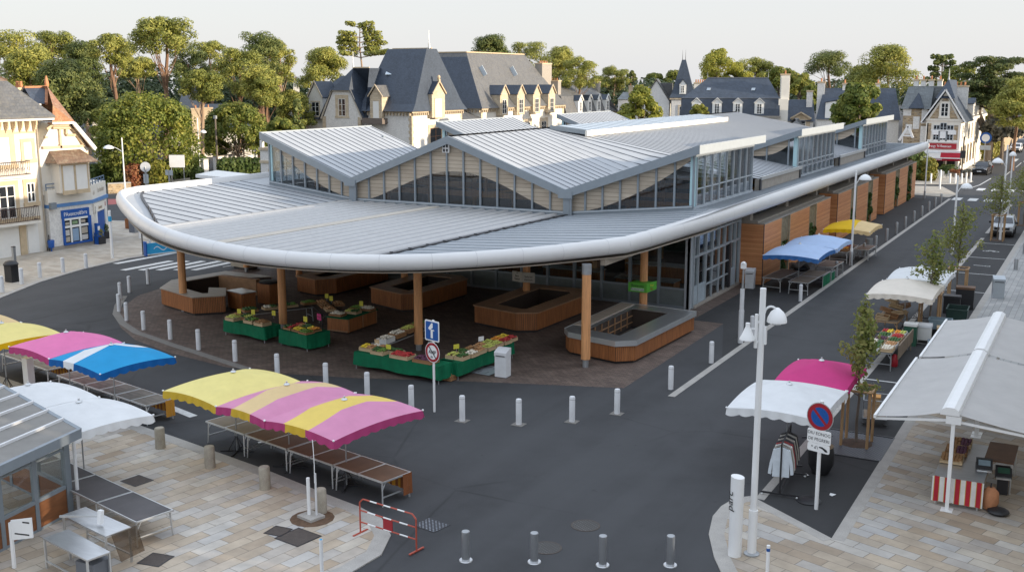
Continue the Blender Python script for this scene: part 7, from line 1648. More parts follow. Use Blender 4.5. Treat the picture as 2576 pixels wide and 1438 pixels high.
L=[(-4.16,'grey bollard hidden in part by the nearest lamp heads'),(5.01,'grey bollard in front of the blue parasol tables'),(13.8,'grey bollard beside the green cloth screens'),(18.2,'grey bollard at the foot of the lamp by the timber wall'),(22.44,'grey bollard beside the bare brown side table'),(26.57,'grey bollard right of the yellow parasol, next to the litter bin'),(30.9,'first grey bollard beyond the yellow parasol'),(35.1,'second grey bollard beyond the yellow parasol'),(39.2,'third grey bollard beyond the yellow parasol'),(43.6,'fourth grey bollard beyond the yellow parasol'),(47.9,'fifth grey bollard beyond the yellow parasol'),(52.1,'sixth grey bollard beyond the yellow parasol'),(56.1,'seventh grey bollard beyond the yellow parasol'),(60.0,'last grey bollard of the row, at the pale paving')]
for v,lb in L:bollard('bollard',lb,4.6,v,'grey bollards along the market kerb','white_metal2' if v<6 else 'grey_metal',.95,.1)
t=T('litter_bin','short grey slatted bin between two kerb bollards','litter bin',(4.35,25.2,0));b=M();slats(b,[(.24*math.cos(2*math.pi*i/10),.24*math.sin(2*math.pi*i/10)) for i in range(10)],.05,.9,.05,.02,.02);b.build('slats',W['grey_metal'],t);M().lathe([(.22,0),(.22,.86)],(0,0,.02),14).build('liner',W['dark_metal'],t,True)
for (px,py),lb in zip([(404,1128),(529,1177),(667,1231),(808,1290)],['stone bollard nearest the white parasol','second stone bollard on the foreground kerb','third stone bollard, in front of the table row','stone bollard with two metal tubes strapped to it']):
    p=g2(px,py);bollard('stone_bollard',lb,p[0],p[1],'stone bollards on the foreground kerb','stonebollard',.70,.165,1,.03)
for (px,py),lb in zip([(1172,1408),(1344,1412),(1516,1420),(1686,1420)],['leftmost of the four stainless bollards at the bottom','second stainless bollard, beside the round manhole','third stainless bollard at the bottom','rightmost stainless bollard, nearest the curved kerb']):
    p=g2(px,py);bollard('steel_bollard',lb,p[0],p[1],'stainless bollards across the road mouth','inox',.78,.105,2)
for (px,py),lb in zip([(6,736),(55,715),(101,699),(159,686),(217,675)],['white post at the left edge of the far forecourt','white stub post beside the black litter bin','white bollard left of centre on the far forecourt','white bollard in the middle of the far forecourt','white bollard nearest the zebra crossing on the forecourt']):
    p=g2(px,py);bollard('bollard',lb,p[0],p[1],'white bollards on the far forecourt','white_metal2',.95,.12,0,.03)
for (x,y),lb in zip([c3(1487,262),c3(1543,297),c3(1606,262),c3(1640,262),c3(1678,262),c3(1707,258),c3(1735,256)],['white post left of the restaurant tables','tall white post on the pale corner paving','first thin post below the flower display','second thin post below the flower display','third thin post below the flower display','thin post before the parked black car','last thin post at the pavement tip']):
    bollard('bollard',lb,x,y,'posts round the restaurant terrace','white_metal',1.15 if 'tall' not in lb else 2.1,.10,0,.03)
# ---------------------------------------------------------------- lamps
def head_dome(t,x,y,z,r=.42,name='lamp_head'):
    m_=M();m_.lathe([(r,0),(r*1.0,.03),(r*.93,.12),(r*.66,.25),(r*.3,.33),(.04,.36)],(x,y,z),20);o=m_.build(name,W['white_metal'],t,True,ang=60)
    M().lathe([(r*.45,-.06),(r*.45,.02)],(x,y,z),14).build('lens',W['lamp_clear'],o,True);return o
t=T('lamp_post','tall white lamp post with a bell lamp and a curved arm lamp, nearest the camera','street lamp',(11.7,-28.1,.03));b=M();b.tube((0,0,.02),(0,0,1.2),.115,.115,16);b.tube((0,0,1.2),(0,0,6.95),.085,.075,14);b.build('pole',W['white_metal'],t,True);M().lathe([(.2,0),(.2,.03),(.13,.06)],(0,0,0),16).build('base_flange',W['grey_metal'],t,True)
rx_,ry_=_r;b=M();P=[]
for i in range(11):
    a=math.pi*(1-i/10*.92);q=.21+.15*math.cos(a);P.append((q*rx_,q*ry_,6.33+.16*math.sin(a)))
b.path([(.0,.0,6.3),P[0]]+P,.028,8);b.build('curved_arm',W['white_metal'],t,True)
head_dome(t,.37*rx_,.37*ry_,6.10,.245)
b=M();b.tube((-.13*rx_,-.13*ry_,5.45),(-.13*rx_,-.13*ry_,6.3),.045,n=10);b.tube((-.13*rx_,-.13*ry_,5.6),(0,0,5.6),.035);b.tube((-.13*rx_,-.13*ry_,6.1),(0,0,6.1),.035);b.tube((-.3*rx_,-.3*ry_,5.93),(-.1*rx_,-.1*ry_,5.93),.018);b.build('side_bracket',W['white_metal'],t,True)
m_=M();m_.lathe([(.20,0),(.195,.03),(.14,.13),(.085,.26),(.055,.33),(.055,.42)],(-.34*rx_,-.34*ry_,5.66),18);m_.build('bell_lamp',W['white_metal'],t,True,ang=60)
b=M();b.box(.07,.13,-.05,.05,5.55,6.0);b.build('ballast_box',W['white_metal'],t)
def arm_lamp(label,x,y,h,side,zhead=None,arm=.9,wire=False,group='white street lamps',r=.4,z=0):
    t=T('lamp_post',label,'street lamp',(x,y,z),0,group);b=M();b.tube((0,0,0),(0,0,1.1),.10,n=12);b.tube((0,0,1.1),(0,0,h),.075,.06,12);b.build('pole',W['white_metal'],t,True)
    zh=zhead or h-.9;b=M();n=8;P=[(0,0,zh-.5)]
    for i in range(n+1):
        f=i/n;P.append((side*arm*f*rx_,side*arm*f*ry_,zh-.5+.55*math.sin(f*math.pi*.55)))
    b.path(P,.03,6);b.build('arm',W['white_metal'],t,True);o=head_dome(t,side*(arm+.15)*rx_,side*(arm+.15)*ry_,zh-.12,r)
    return t
arm_lamp('white lamp post standing against the timber wall, its arm curving right',4.57,18.23,6.2,1,5.75,.45)
arm_lamp('white lamp post rising from the parking bays, arm to the right with twin brackets',9.79,26.36,5.5,1,4.75,.5)
arm_lamp('tallest white lamp post, right behind the silver car, arm to the left',12.09,35.22,7.2,-1,6.0,.5)
t=T('signal_post','grey post with a small camera on a slim bracket near the glass doors','signal post',(4.59,-5.96,0));b=M();b.tube((0,0,0),(0,0,1.55),.12,n=14);b.tube((0,0,1.55),(0,0,2.55),.10,n=14);b.build('pole',W['white_metal2'],t,True);b=M();b.tube((.0,0,2.5),(.02,0,3.55),.05,n=8);b.build('bracket',W['grey_metal'],t,True);b=M();b.box(-.1,.12,-.09,.09,3.5,3.75);b.box(-.05,.05,-.14,.14,3.72,3.8);b.build('camera_head',W['white_metal'],t)
t=T('flag_pole','plain white pole with dark foot at the end of the market hall','pole',(2.55,63.4,0));M().tube((0,0,.8),(0,0,5.9),.075,.06,10).build('pole',W['white_metal'],t,True);M().tube((0,0,0),(0,0,.8),.09,n=10).build('foot',W['grey_metal'],t,True)
p=g2(316,492);t=arm_lamp('cream-lit lamp post with a flat head pointing left, before the plane tree',-72.2,26.7,6.0,-1,5.0,1.3,r=.55)
t=arm_lamp('white lamp post with a small head to the right, beside the plane tree',-80.9,46.4,7.3,1,5.6,.5,r=.4)
t=T('telegraph_pole','bare brown pole between two lamp posts on the far left','pole',(-81,49.6,0));M().tube((0,0,0),(0,0,7.4),.13,.1,8).build('pole',W['bark_grey'],t,True);M().box(-.2,.2,-.12,.12,7.1,7.5).build('pole_cap',W['grey_metal'],t)
t=T('lamp_post','short brown post with a bent floodlight, in front of the white garden wall','street lamp',(-86.5,60.5,0));b=M();b.tube((0,0,0),(0,0,4.3),.11,.09,8);b.build('pole',W['bark_grey'],t,True);b=M();b.path([(0,0,4.3),(0,0,5.0),(.4*rx_,.4*ry_,5.3),(1.0*rx_,1.0*ry_,5.3)],.07,6);b.build('arm',W['white_metal'],t);b=M();b.bar((1.0*rx_,1.0*ry_,5.25),(1.7*rx_,1.7*ry_,4.9),.35,.22);b.build('lamp_head',W['white_metal'],t)
t=T('lamp_post','small lamp whose head just shows above the farthest staked trees','street lamp',(11.5,49,0));b=M();b.tube((0,0,0),(0,0,5.6),.06,n=8);b.build('pole',W['white_metal'],t,True);head_dome(t,0,0,5.55,.3)
# ---------------------------------------------------------------- signs and posts
def disc(mm,c,rx,n,r0,r1,depth):
    """flat ring facing direction n (unit xy), in a local frame at c"""
    n_=40;a=(-n[1],n[0])
    for i in range(n_):
        t0=2*math.pi*i/n_;t1=2*math.pi*(i+1)/n_;q=[]
        for rr,tt in((r0,t0),(r1,t0),(r1,t1),(r0,t1)):q.append((c[0]+a[0]*rr*math.cos(tt)+n[0]*depth,c[1]+a[1]*rr*math.cos(tt)+n[1]*depth,c[2]+rr*math.sin(tt)))
        if r0<1e-6:q=q[1:]
        mm.ext(q,(n[0]*.006,n[1]*.006,0))
yaw0=math.atan2(CAM[1]+21.73,CAM[0]+2.09)
t=T('road_sign','one-way arrow sign above a red-ringed no-music sign on a thin white post','road sign',(-2.09,-21.73,0),0)
M().tube((0,0,0),(0,0,3.45),.045,n=10).build('post',W['white_metal'],t,True)
rz=R(-2)
def plate(t,x,y,z,w,h,rz,m_,border=None,name='plate',rad=.05,d=-.05):
    ca,sa=math.cos(rz),math.sin(rz);nx,ny=sa,-ca
    def P(a,b,dp):return (x+ca*a+nx*dp,y+sa*a+ny*dp,z+b)
    def rr(w,h,dp,th,mm):
        pts=[]
        for cx,cy,a0 in((w/2-rad,h/2-rad,0),(-w/2+rad,h/2-rad,90),(-w/2+rad,-h/2+rad,180),(w/2-rad,-h/2+rad,270)):
            for k_ in range(5):a=R(a0+k_*22.5);pts.append(P(cx+rad*math.cos(a),cy+rad*math.sin(a),dp))
        mm.ext(pts,(nx*th,ny*th,0))
    b=M();rr(w,h,.05,.02,b);o=b.build(name,W[border or m_],t)
    if border:b=M();rr(w-.09,h-.09,.07,.004,b);b.build('face',W[m_],o)
    return P
P=plate(t,0,0,3.06,.74,.76,R(-14),'signblue','signwhite','arrow_plate')
b=M();f=.077
def flat(mm,P,pts,f0,th=.004):
    q=[P(a,c,f0) for a,c in pts];e=P(0,0,f0+th);e0=P(0,0,f0);mm.ext(q,tuple(e[i]-e0[i] for i in range(3)))
flat(b,P,[(-.055,-.27),(.055,-.27),(.055,.05),(-.055,.05)],f);flat(b,P,[(-.19,.08),(-.10,.02),(0.055,.12),(.055,.29),(-.01,.29)],f+.001);flat(b,P,[(.055,.02),(.13,.0),(.13,.04),(.055,.06)],f+.001);b.build('arrow',W['signwhite'],t)
nd=(math.sin(R(-14)),-math.cos(R(-14)));b=M();disc(b,(0,0,2.26),None,nd,0,.38,.055);b.build('sign_disc',W['signwhite'],t)
b=M();disc(b,(0,0,2.26),None,nd,.265,.355,.062);b.build('red_ring',W['red'],t)
def P2(a,z,dp):ca,sa=math.cos(R(-14)),math.sin(R(-14));return (ca*a+sa*dp,sa*a-ca*dp,2.26+z)
b=M();flat(b,P2,[(-.20,.19),(-.17,.215),(.20,-.19),(.17,-.215)],.064);b.build('slash',W['ink'],t)
text('AMP',.2,W['ink'],t,P2(0,.0,.069),(math.pi/2,0,R(-14)),'lettering',.002);text('do',.12,W['ink'],t,P2(-.03,-.17,.069),(math.pi/2,0,R(-14)),'lettering',.002)
t=T('road_sign','no-parking roundel over two white text plates on a white post at right','road sign',(12.43,-24.25,0),0)
M().tube((0,0,0),(0,0,3.2),.055,n=12).build('post',W['white_metal'],t,True)
b=M();rzz=R(-16);nd=(math.sin(rzz),-math.cos(rzz));disc(b,(0,0,2.75),None,nd,0,.41,.06);b.build('sign_disc',W['alu'],t)
b=M();disc(b,(0,0,2.75),None,nd,.0,.385,.067);b.build('red_disc',W['red'],t)
def P3(a,z,dp):ca,sa=math.cos(rzz),math.sin(rzz);return (ca*a+sa*dp,sa*a-ca*dp,2.75+z)
b=M()
for sgn in(1,-1):
    pts=[];r0=.275
    for k_ in range(15):
        a=R(-45)+math.asin(.04/r0)+ (math.pi-2*math.asin(.04/r0))*k_/14
        x_,y_=r0*math.cos(a),r0*math.sin(a);pts.append((x_*sgn,y_*sgn))
    flat(b,P3,pts,.074)
b.build('blue_field',W['signblue'],t)
plate(t,0,0,2.17,.72,.40,rzz,'signwhite',None,'text_plate');plate(t,0,0,1.84,.68,.24,rzz,'signwhite',None,'text_plate')
def P4(a,z,dp):ca,sa=math.cos(rzz),math.sin(rzz);return (ca*a+sa*dp,sa*a-ca*dp,z)
text('DIU EONOG',.125,W['ink'],t,P4(0,2.25,.072),(math.pi/2,0,rzz),'lettering',.002);text('DE PEGRERI',.125,W['ink'],t,P4(0,2.08,.072),(math.pi/2,0,rzz),'lettering',.002)
text("* d'i",.13,W['ink'],t,P4(-.12,1.84,.072),(math.pi/2,0,rzz),'lettering',.002)
b=M();flat(b,lambda a,z,dp:P4(a,1.84+z,dp),[(.02,.05),(.12,.055),(.25,.0),(.29,-.06),(.22,-.07),(.12,.0),(.02,.02)],.072);b.build('truck_symbol',W['ink'],t)
t=T('post','thick slanted-top white totem post at the pavement corner','post',(11.34,-28.38,.03));b=M();n=18;P=[(.17*math.cos(2*math.pi*i/n),.17*math.sin(2*math.pi*i/n)) for i in range(n)]
b.add([(x,y,0) for x,y in P]+[(x,y,2.12-.25*y*0-.12*x) for x,y in P],[tuple(range(n-1,-1,-1)),tuple(range(n,2*n))]+[(i,(i+1)%n,n+(i+1)%n,n+i) for i in range(n)]);b.build('body',W['white_metal'],t,True,ang=30)
text('parc',.3,W['ink'],t,(-.13,-.13,1.5),(math.pi/2,R(-90),R(-35)),'lettering',.002)
t=T('post','square white pillar behind the white parasols at the left','post',(-17.6,-27.0,.0));b=M();b.box(-.15,.15,-.15,.15,0,1.28);b.build('body',W['white_metal'],t);M().box(-.16,.16,-.16,.16,1.28,1.31).build('cap',W['white_metal'],t)
t=T('post','thin white post with a blue top disc at the bottom left of centre','post',(2.93,-34.55,.0));M().tube((0,0,0),(0,0,1.06),.045,n=12).build('body',W['white_metal'],t,True);M().lathe([(.04,0),(.03,.012)],(0,0,1.06),12).build('cap',W['cyan'],t,True)
t=T('post','thin white post with a blue sticker at the bottom edge on the right','post',(12.37,-29.03,.03));M().tube((0,0,0),(0,0,.75),.045,n=12).build('body',W['white_metal'],t,True);M().tube((0,-.003,.6),(0,-.003,.68),.046,n=12).build('sticker',W['signblue'],t,True)
t=T('post','slim white post with blue emblem at the kerb by the shop corner','post',(-40.2,-3.1,.0));b=M();b.tube((0,0,0),(0,0,3.3),.10,.085,10);b.build('body',W['white_metal'],t,True);b=M();b.tube((0,0,2.55),(0,0,2.9),.115,n=12);b.build('emblem',W['cyan'],t,True)
for i,(px,py,h,lb) in enumerate([(30,705,1.9,'dark metal post on the far forecourt beside the black bin')]):
    p=g2(40,699);t=T('post',lb,'post',(p[0],p[1],.03));M().box(-.09,.09,-.09,.09,0,1.9).build('body',W['grey_metal'],t);M().box(-.1,.1,-.1,.1,1.9,1.94).build('cap',W['dark_metal'],t)
p=g2(52,710);t=T('litter_bin','black rounded litter bin on the far forecourt','litter bin',(p[0]-.5,p[1]-.2,.03));b=M();b.box(-.32,.32,-.25,.25,.0,1.0);b.build('body',W['black'],t);b=M();b.lathe([(.42,0),(.44,.1),(.3,.25),(.1,.3)],(0,0,1.0),14);b.build('lid',W['black'],t,True)
def white_bin(label,x,y,h=1.25,w=.55,d=.5,rz=0,hood=True,m_='white_metal2'):
    t=T('litter_bin',label,'litter bin',(x,y,0),rz,'pale sheet-metal litter bins');b=M();b.box(-w/2,w/2,-d/2,d/2,.02,h*.72);b.build('body',W[m_],t)
    b=M();n=6;pr=[(-d/2-.02,h*.73),(-d/2-.03,h*.86)]+[(-d/2+d*i/n*1.0,h*.88+.12*math.sin(i/n*math.pi*.5)) for i in range(1,n+1)]+[(d/2,h*.73)]
    b.ext([(-w/2-.015,a,z) for a,z in pr],(w+.03,0,0));b.build('hood',W[m_],t,True,ang=30)
    M().box(-w/2+.06,w/2-.06,-d/2-.032,-d/2-.022,h*.735,h*.76).build('slot',W['dark_metal'],t);M().box(-w/2-.03,w/2+.03,-d/2-.02,d/2+.03,0,.02).build('plinth',W['dark_metal'],t);return t
white_bin('white hooded litter bin on the brown paving beside the fruit stall',-2.25,-16.3,1.22,.52,.45,R(3))
white_bin('pale litter bin at the dark end of the first timber box',1.05,7.4,1.2,.5,.5,R(5))
white_bin('pale blue-grey litter bin on the grey pavement at right',14.05,11.1,1.3,.6,.5,R(12),m_='steel_lt')
for (x,y,h,lb) in((14.2,21.5,.9,'grey bollard on the pavement at right, nearer'),(14.2,29,.9,'grey bollard on the pavement at right, farther')):
    bollard('bollard',lb,x,y,'grey bollards on the right pavement','grey_metal',.75,.12,0,.03)
t=T('utility_box','grey concrete utility box at the right edge of the pavement','cabinet',(15.2,36,.03));M().box(-.5,.5,-.6,.6,0,1.2).build('body',W['concrete'],t);M().box(-.54,.54,-.64,.64,1.2,1.28).build('lid',W['kerb'],t)
# hanging signs on columns
t=T('hanging_sign','folded cream sign board hung on a column above the middle counter','hanging sign',(-7.7,-4.25,.23));t.scale=(.72,)*3
for i,(a,txs) in enumerate(((R(-12),('Cafe','Bern','Genad')),(R(12),('','Seilerad','Alenoon')))):
    s=-1 if i==0 else 1;b=M();ca,sa=math.cos(a),math.sin(a);x0=-.02 if s>0 else -.95;x1=.95 if s>0 else -.02
    q=lambda u,d:(u*ca+sa*d,-.3+u*sa-ca*d)
    b.ext([(*q(x0,0),1.78),(*q(x1,0),1.78),(*q(x1,0),2.52),(*q(x0,0),2.52)],tuple([q(0,.03)[0]-q(0,0)[0],q(0,.03)[1]-q(0,0)[1],0]));b.build('board',mat('cream_board',(.48,.45,.39),.7,0,.1),t)
    for j,w_ in enumerate(txs):
        if w_:pp=q((x0+x1)/2,.034);text(w_,(.12 if j==0 else .22),W['ink'],t,(pp[0],pp[1],2.42-.22*j),(math.pi/2,0,a),'lettering',.003,sx=.85)
M().box(-.06,.06,-.3,.0,2.1,2.18).build('bracket',W['grey_metal'],t)
t=T('hanging_sign','bright green box sign hung on the column by the glass corner','hanging sign',(-1.1,-3.85,.48));t.scale=(.62,.62,.62)
b=M();b.box(-1.05,.55,-.75,-.70,1.75,2.5);b.ext([(.55,-.75,1.75),(1.0,.25,1.95),(1.0,.25,2.62),(.55,-.75,2.5)],(-.04,.02,0));b.ext([(-1.05,-.7,2.46),(.55,-.7,2.46),(.96,.25,2.5),(-.7,.25,2.5)],(0,0,.02));b.build('board',W['signgreen'],t)
text('Boeeuno',.30,W['ink'],t,(-.25,-.757,2.27),(math.pi/2,0,0),'lettering',.004);text('Boeournes',.26,W['ink'],t,(-.25,-.757,1.98),(math.pi/2,0,0),'lettering',.004);M().box(-.82,.32,-.756,-.751,1.86,2.08).build('name_strip',mat('pale_strip',(.5,.6,.5),.6),t)
a=math.atan2(1.0,.45);text('Etal',.26,mat('sign_yellow',(.6,.5,.05),.6),t,(.80,-.27,2.33),(math.pi/2,0,a),'lettering',.004);text('Bio',.24,W['red'],t,(.80,-.27,2.03),(math.pi/2,0,a),'lettering',.004)
# banner bench by the shop
p=g2(408,640);t=T('banner_barrier','low bright blue banner with a white wave on the far kerb','banner',(p[0],p[1],.03),R(72));b=M();b.box(-1.2,1.2,-.03,.03,.1,.85);b.build('banner',W['cyan'],t);b=M()
for i in range(14):
    x0,x1=-.6+i*.09,-.51+i*.09;z0=.4+.14*math.sin(i*.6);z1=.4+.14*math.sin((i+1)*.6);b.ext([(x0,-.036,z0),(x1,-.036,z1),(x1,-.036,z1+.06),(x0,-.036,z0+.06)],(0,.004,0));b.ext([(x0,.032,z0),(x1,.032,z1),(x1,.032,z1+.06),(x0,.032,z0+.06)],(0,.004,0))
b.build('wave',W['signwhite'],t)
for s in(-1,1):M().box(s*1.2-.04,s*1.2+.04,-.2,.2,0,.5 if s>0 else 1.0).build('foot',W['blue'] if s<0 else W['dark_metal'],t)
for i,(px,py,h,lb) in enumerate([(370,492,3.6,'round-headed sign seen from behind, left of the golden shrub'),(428,482,3.4,'small rectangular sign post right of the golden shrub')]):
    p=AT(px,py,[112,110][i]);t=T('sign_post',lb,'sign post',(p[0],p[1],0));M().tube((0,0,0),(0,0,h),.09,n=8).build('post',W['grey_metal'],t)
    b=M()
    if i==0:b.lathe([(.5,-.03),(.5,.03)],(0,0,0),18);o=b.build('disc',W['white_metal2'],t,True);o.rotation_euler=(math.pi/2,0,YAW);o.location=(0,0,h);M().box(-.3,.3,-.05,.05,h-1.6,h-.7).build('plate',W['steel_lt'],t)
    else:M().box(-.45,.45,-.05,.05,h-.5,h).build('plate',W['steel_lt'],t)
p=AT(447,440,128);t=T('notice_board','large blank white notice board in front of the plane tree','notice board',(p[0],p[1],0),YAW);zt=AT(447,390,128)[2];zb=AT(447,421,128)[2];M().box(-.85,.85,-.05,.05,zb,zt).build('panel',W['signwhite'],t)
for s in(-1,1):M().tube((s*.7,.06,0),(s*.7,.06,zt-.2),.06).build('post',W['grey_metal'],t)
# low walls etc at the far left
def wall(name,label,pts,h,th,m_,cap=None,cat='wall'):
    t=T(name,label,cat,(*pts[0],0))
    b=M()
    for a,c in zip(pts,pts[1:]):b.bar((a[0]-pts[0][0],a[1]-pts[0][1],h/2),(c[0]-pts[0][0],c[1]-pts[0][1],h/2),th,h)
    b.build('wall',W[m_],t);
    if cap:
        k_=M()
        for a,c in zip(pts,pts[1:]):k_.bar((a[0]-pts[0][0],a[1]-pts[0][1],h+.06),(c[0]-pts[0][0],c[1]-pts[0][1],h+.06),th+.12,.12)
        k_.build('coping',W[cap],t)
    return t
a=g2(540,432);b_=g2(660,412);wall('garden_wall','white garden wall with stone coping in front of the pines',[a,b_],1.9,.3,'render_white','concrete')
a=g2(505,438);b_=g2(540,434);wall('gate_pier','low white wall with pier beside the dark hedge',[g2(402*1.27,447),g2(402*1.3,446)],2.2,.6,'render_white','kerb','gate pier')
wall('low_wall','low grey rubble wall along the forecourt below the hedge',[g2(272,487),g2(330,484)],1.0,.4,'rubble','kerb')
p=[G(492,444,2.8),G(545,433,2.8),G(665,447,2.8),G(600,455,2.8)]
c0=p[0];t=T('flat_roof_kiosk','white flat-roofed shelter just beyond the left edge of the canopy','shelter',(c0[0],c0[1],0));b=M();b.ext([(q[0]-c0[0],q[1]-c0[1],2.7) for q in p],(0,0,.3));b.build('flat_roof',W['white_metal'],t);b=M();q=[(.85*(x[0]-c0[0])+.3,.85*(x[1]-c0[1])+.2) for x in p];b.prism(q,0,2.6);b.build('body',W['steel_grey'],t)
t=T('planter_box','dark timber planter boxes beyond the zebra crossing','planter',(*g2(352,576),.03));b=M();slats(b,[(-1.1,-.5),(1.1,-.5),(1.1,.5),(-1.1,.5)],.02,.8);b.build('slats',W['slat'],t);M().box(-1.05,1.05,-.45,.45,.02,.75).build('soil_box',W['soil'],t)
for i,(px,py,h) in enumerate([(338,590,2.6)]):
    p=g2(352,600);t=T('sign_post','white post with a grey control cabinet seen under the left end of the canopy','sign post',(p[0],p[1],.03));M().tube((0,0,0),(0,0,2.6),.08,n=8).build('post',W['white_metal'],t);M().box(-.9,-.3,-.2,.2,.4,2.0).build('cabinet',W['grey_metal'],t)
p=g2(395,640);t=T('sign_post','thin grey double post left of the blue banner','sign post',(p[0]-.2,p[1]-.4,.03));M().tube((0,0,0),(0,0,2.5),.06,n=8).build('post',W['white_metal2'],t,True);M().tube((-.4,-.3,0),(-.4,-.3,2.5),.04,n=8).build('rear_post',W['dark_metal'],t,True)
# ground covers
def cover(name,label,px,py,w,d,rz,m_,z=.035,round_=False,cat='manhole cover',group=None):
    p=g2(px,py);t=T(name,label,cat,(p[0],p[1],z),rz,group);b=M()
    if round_:
        b.lathe([(w,0),(w,.006)],(0,0,0),28);b.build('lid',W[m_],t);k_=M()
        for i in range(28):
            a0,a1=2*math.pi*i/28,2*math.pi*(i+1)/28;k_.ext([(w*math.cos(a0),w*math.sin(a0),0),(w*1.12*math.cos(a0),w*1.12*math.sin(a0),0),(w*1.12*math.cos(a1),w*1.12*math.sin(a1),0),(w*math.cos(a1),w*math.sin(a1),0)],(0,0,.008))
        k_.build('rim',W['cover'],t)
    else:
        b.box(-w/2,w/2,-d/2,d/2,0,.006);b.build('lid',W[m_],t);k_=M()
        for q in((-w/2-.03,w/2+.03,-d/2-.03,-d/2),(-w/2-.03,w/2+.03,d/2,d/2+.03),(-w/2-.03,-w/2,-d/2,d/2),(w/2,w/2+.03,-d/2,d/2)):k_.box(*q,0,.009)
        k_.build('rim',W['dark_metal'],t)
    return t
cover('manhole_cover','round iron manhole between two stainless bollards',1375,1377,.36,0,0,'manhole',.002,True);cover('manhole_cover','round iron manhole in the middle of the dark road',1473,1321,.36,0,0,'manhole',.002,True)
cover('drain_grate','square drain grate beside the red barrier',1085,1320,.75,.6,R(-10),'grate',.002,cat='drain');cover('inspection_cover','dark square cover on the foreground paving, larger of two',750,1353,.85,.8,R(-8),'cover');cover('inspection_cover','smaller broken dark cover left of the larger one',700,1338,.5,.5,R(5),'cover');cover('inspection_cover','dark cover in the paving above the dark tables',345,1211,.7,.6,R(-8),'cover');cover('inspection_cover','worn cover near the open end of the foreground tables',392,1410,.6,.6,R(10),'cover')
cover('floor_plan_panel','pale floor panel with a printed plan on the brown paving',1203,927,2.0,1.35,R(-4),'steel_lt',.006,cat='floor panel')
p=g2(1203,927);t=[o for o in COL.objects if o.name.startswith('floor_plan_panel')][0];b=M()
for x0,x1,y0,y1 in((-.8,-.3,.1,.14),(-.4,.3,-.1,-.06),(.1,.6,.3,.34),(.3,.34,-.5,-.2),(.3,.7,-.5,-.46),(.66,.7,-.5,-.2),(-.8,-.76,-.4,0),(-.5,.4,.45,.55)):b.box(x0,x1,y0,y1,.0065,.0085)
b.build('plan_lines',W['seam'],t)
# crowd barrier
a=Vector(g2(907,1342));c=Vector(g2(1048,1388));L_=(c-a).length;t=T('crowd_barrier','red and white tubular crowd barrier with a red plate on the plaza kerb','barrier',(*((a+c)/2),.02),math.atan2(c.y-a.y,c.x-a.x));hh=1.0;w=L_/2
b=M();b.path([(-w,0,.02),(-w,0,hh-.12),(-w+.1,0,hh-.02),(-w+.14,0,hh)],.022,8);b.build('end_frame',W['redpaint'],t,True);b=M();b.path([(w,0,.02),(w,0,hh-.12),(w-.1,0,hh-.02),(w-.14,0,hh)],.022,8);b.build('end_frame',W['redpaint'],t,True)
for z in(hh,.66,.33):
    x0=-w+(.14 if z==hh else 0);x1=-x0;n=7;b=M()
    for i in range(n):b.mk(i%2 if 0<i<n-1 else 0).tube((x0+(x1-x0)*i/n,0,z),(x0+(x1-x0)*(i+1)/n,0,z),.02,n=8)
    b.build('rail',[W['redpaint'],W['white_metal']],t,True)
M().box(-.15,.17,-.012,.012,.34,.66).build('plate',W['red'],t)
for s in(-1,1):M().bar((s*w,-.28,.02),(s*w,.28,.02),.05,.03).build('foot',W['redpaint'],t)
p=g2(795,1300);t=T('fixing_tubes','two white metal tubes on a stone base strapped to the stone bollard','tubes',(p[0]-.05,p[1]-.15,.03),R(-12));M().tube((-.08,0,.08),(-.08,0,1.15),.05,n=10).build('tube',W['white_metal'],t,True);M().tube((.12,.1,.08),(.12,.1,1.3),.028,n=8).build('tube',W['white_metal2'],t,True);M().box(-.3,.3,-.25,.25,0,.08).build('base_block',W['kerb'],t)
b=M();b.path([(.05,.12,1.0),(.02,.16,1.5),(-.03,.18,2.0),(-.08,.2,2.2)],.012,5);b.build('cable',W['white_metal'],t)
M().lathe([(.62,0),(.6,.004)],(.05,0,.002),14).build('rust_stain_patch',mat('rust_soil',(.12,.07,.04),.9,0,.3,6),t)
# ---------------------------------------------------------------- glazed terrace, lower left
t=T('glass_terrace','glazed restaurant terrace with pale sloping roof and brown skirting at lower left','glazed terrace',(-6,-36,0))
A_=(-4.99,-34.9,2.6);B_=(-4.25,-38.3,2.6);Cc=(-9.9,-39.2,3.2);D_=(-10.6,-33.9,3.2)
b=M();b.ext([A_,B_,Cc,D_],(0,0,.10));b.build('roof_sheet',W['awning_roof'],t,False,True)
b=M();
for p,q in((A_,B_),(A_,D_)):b.bar((p[0],p[1],p[2]-.02),(q[0],q[1],q[2]-.02),.12,.26)
b.build('gutter_beam',W['steel_grey'],t,False,True)
b=M()
for i in range(1,7):
    f=i/7*1.0;p=tuple(A_[k_]+(D_[k_]-A_[k_])*f for k_ in range(3));q=tuple(B_[k_]+(Cc[k_]-B_[k_])*f for k_ in range(3));b.bar((p[0],p[1],p[2]+.13),(q[0],q[1],q[2]+.13),.07,.07)
b.build('roof_bars',W['white_metal2'],t,False,True)
p0=Vector((-5.85,-34.75));p1=Vector((-5.15,-38.4));p2=Vector((-10.8,-33.75))
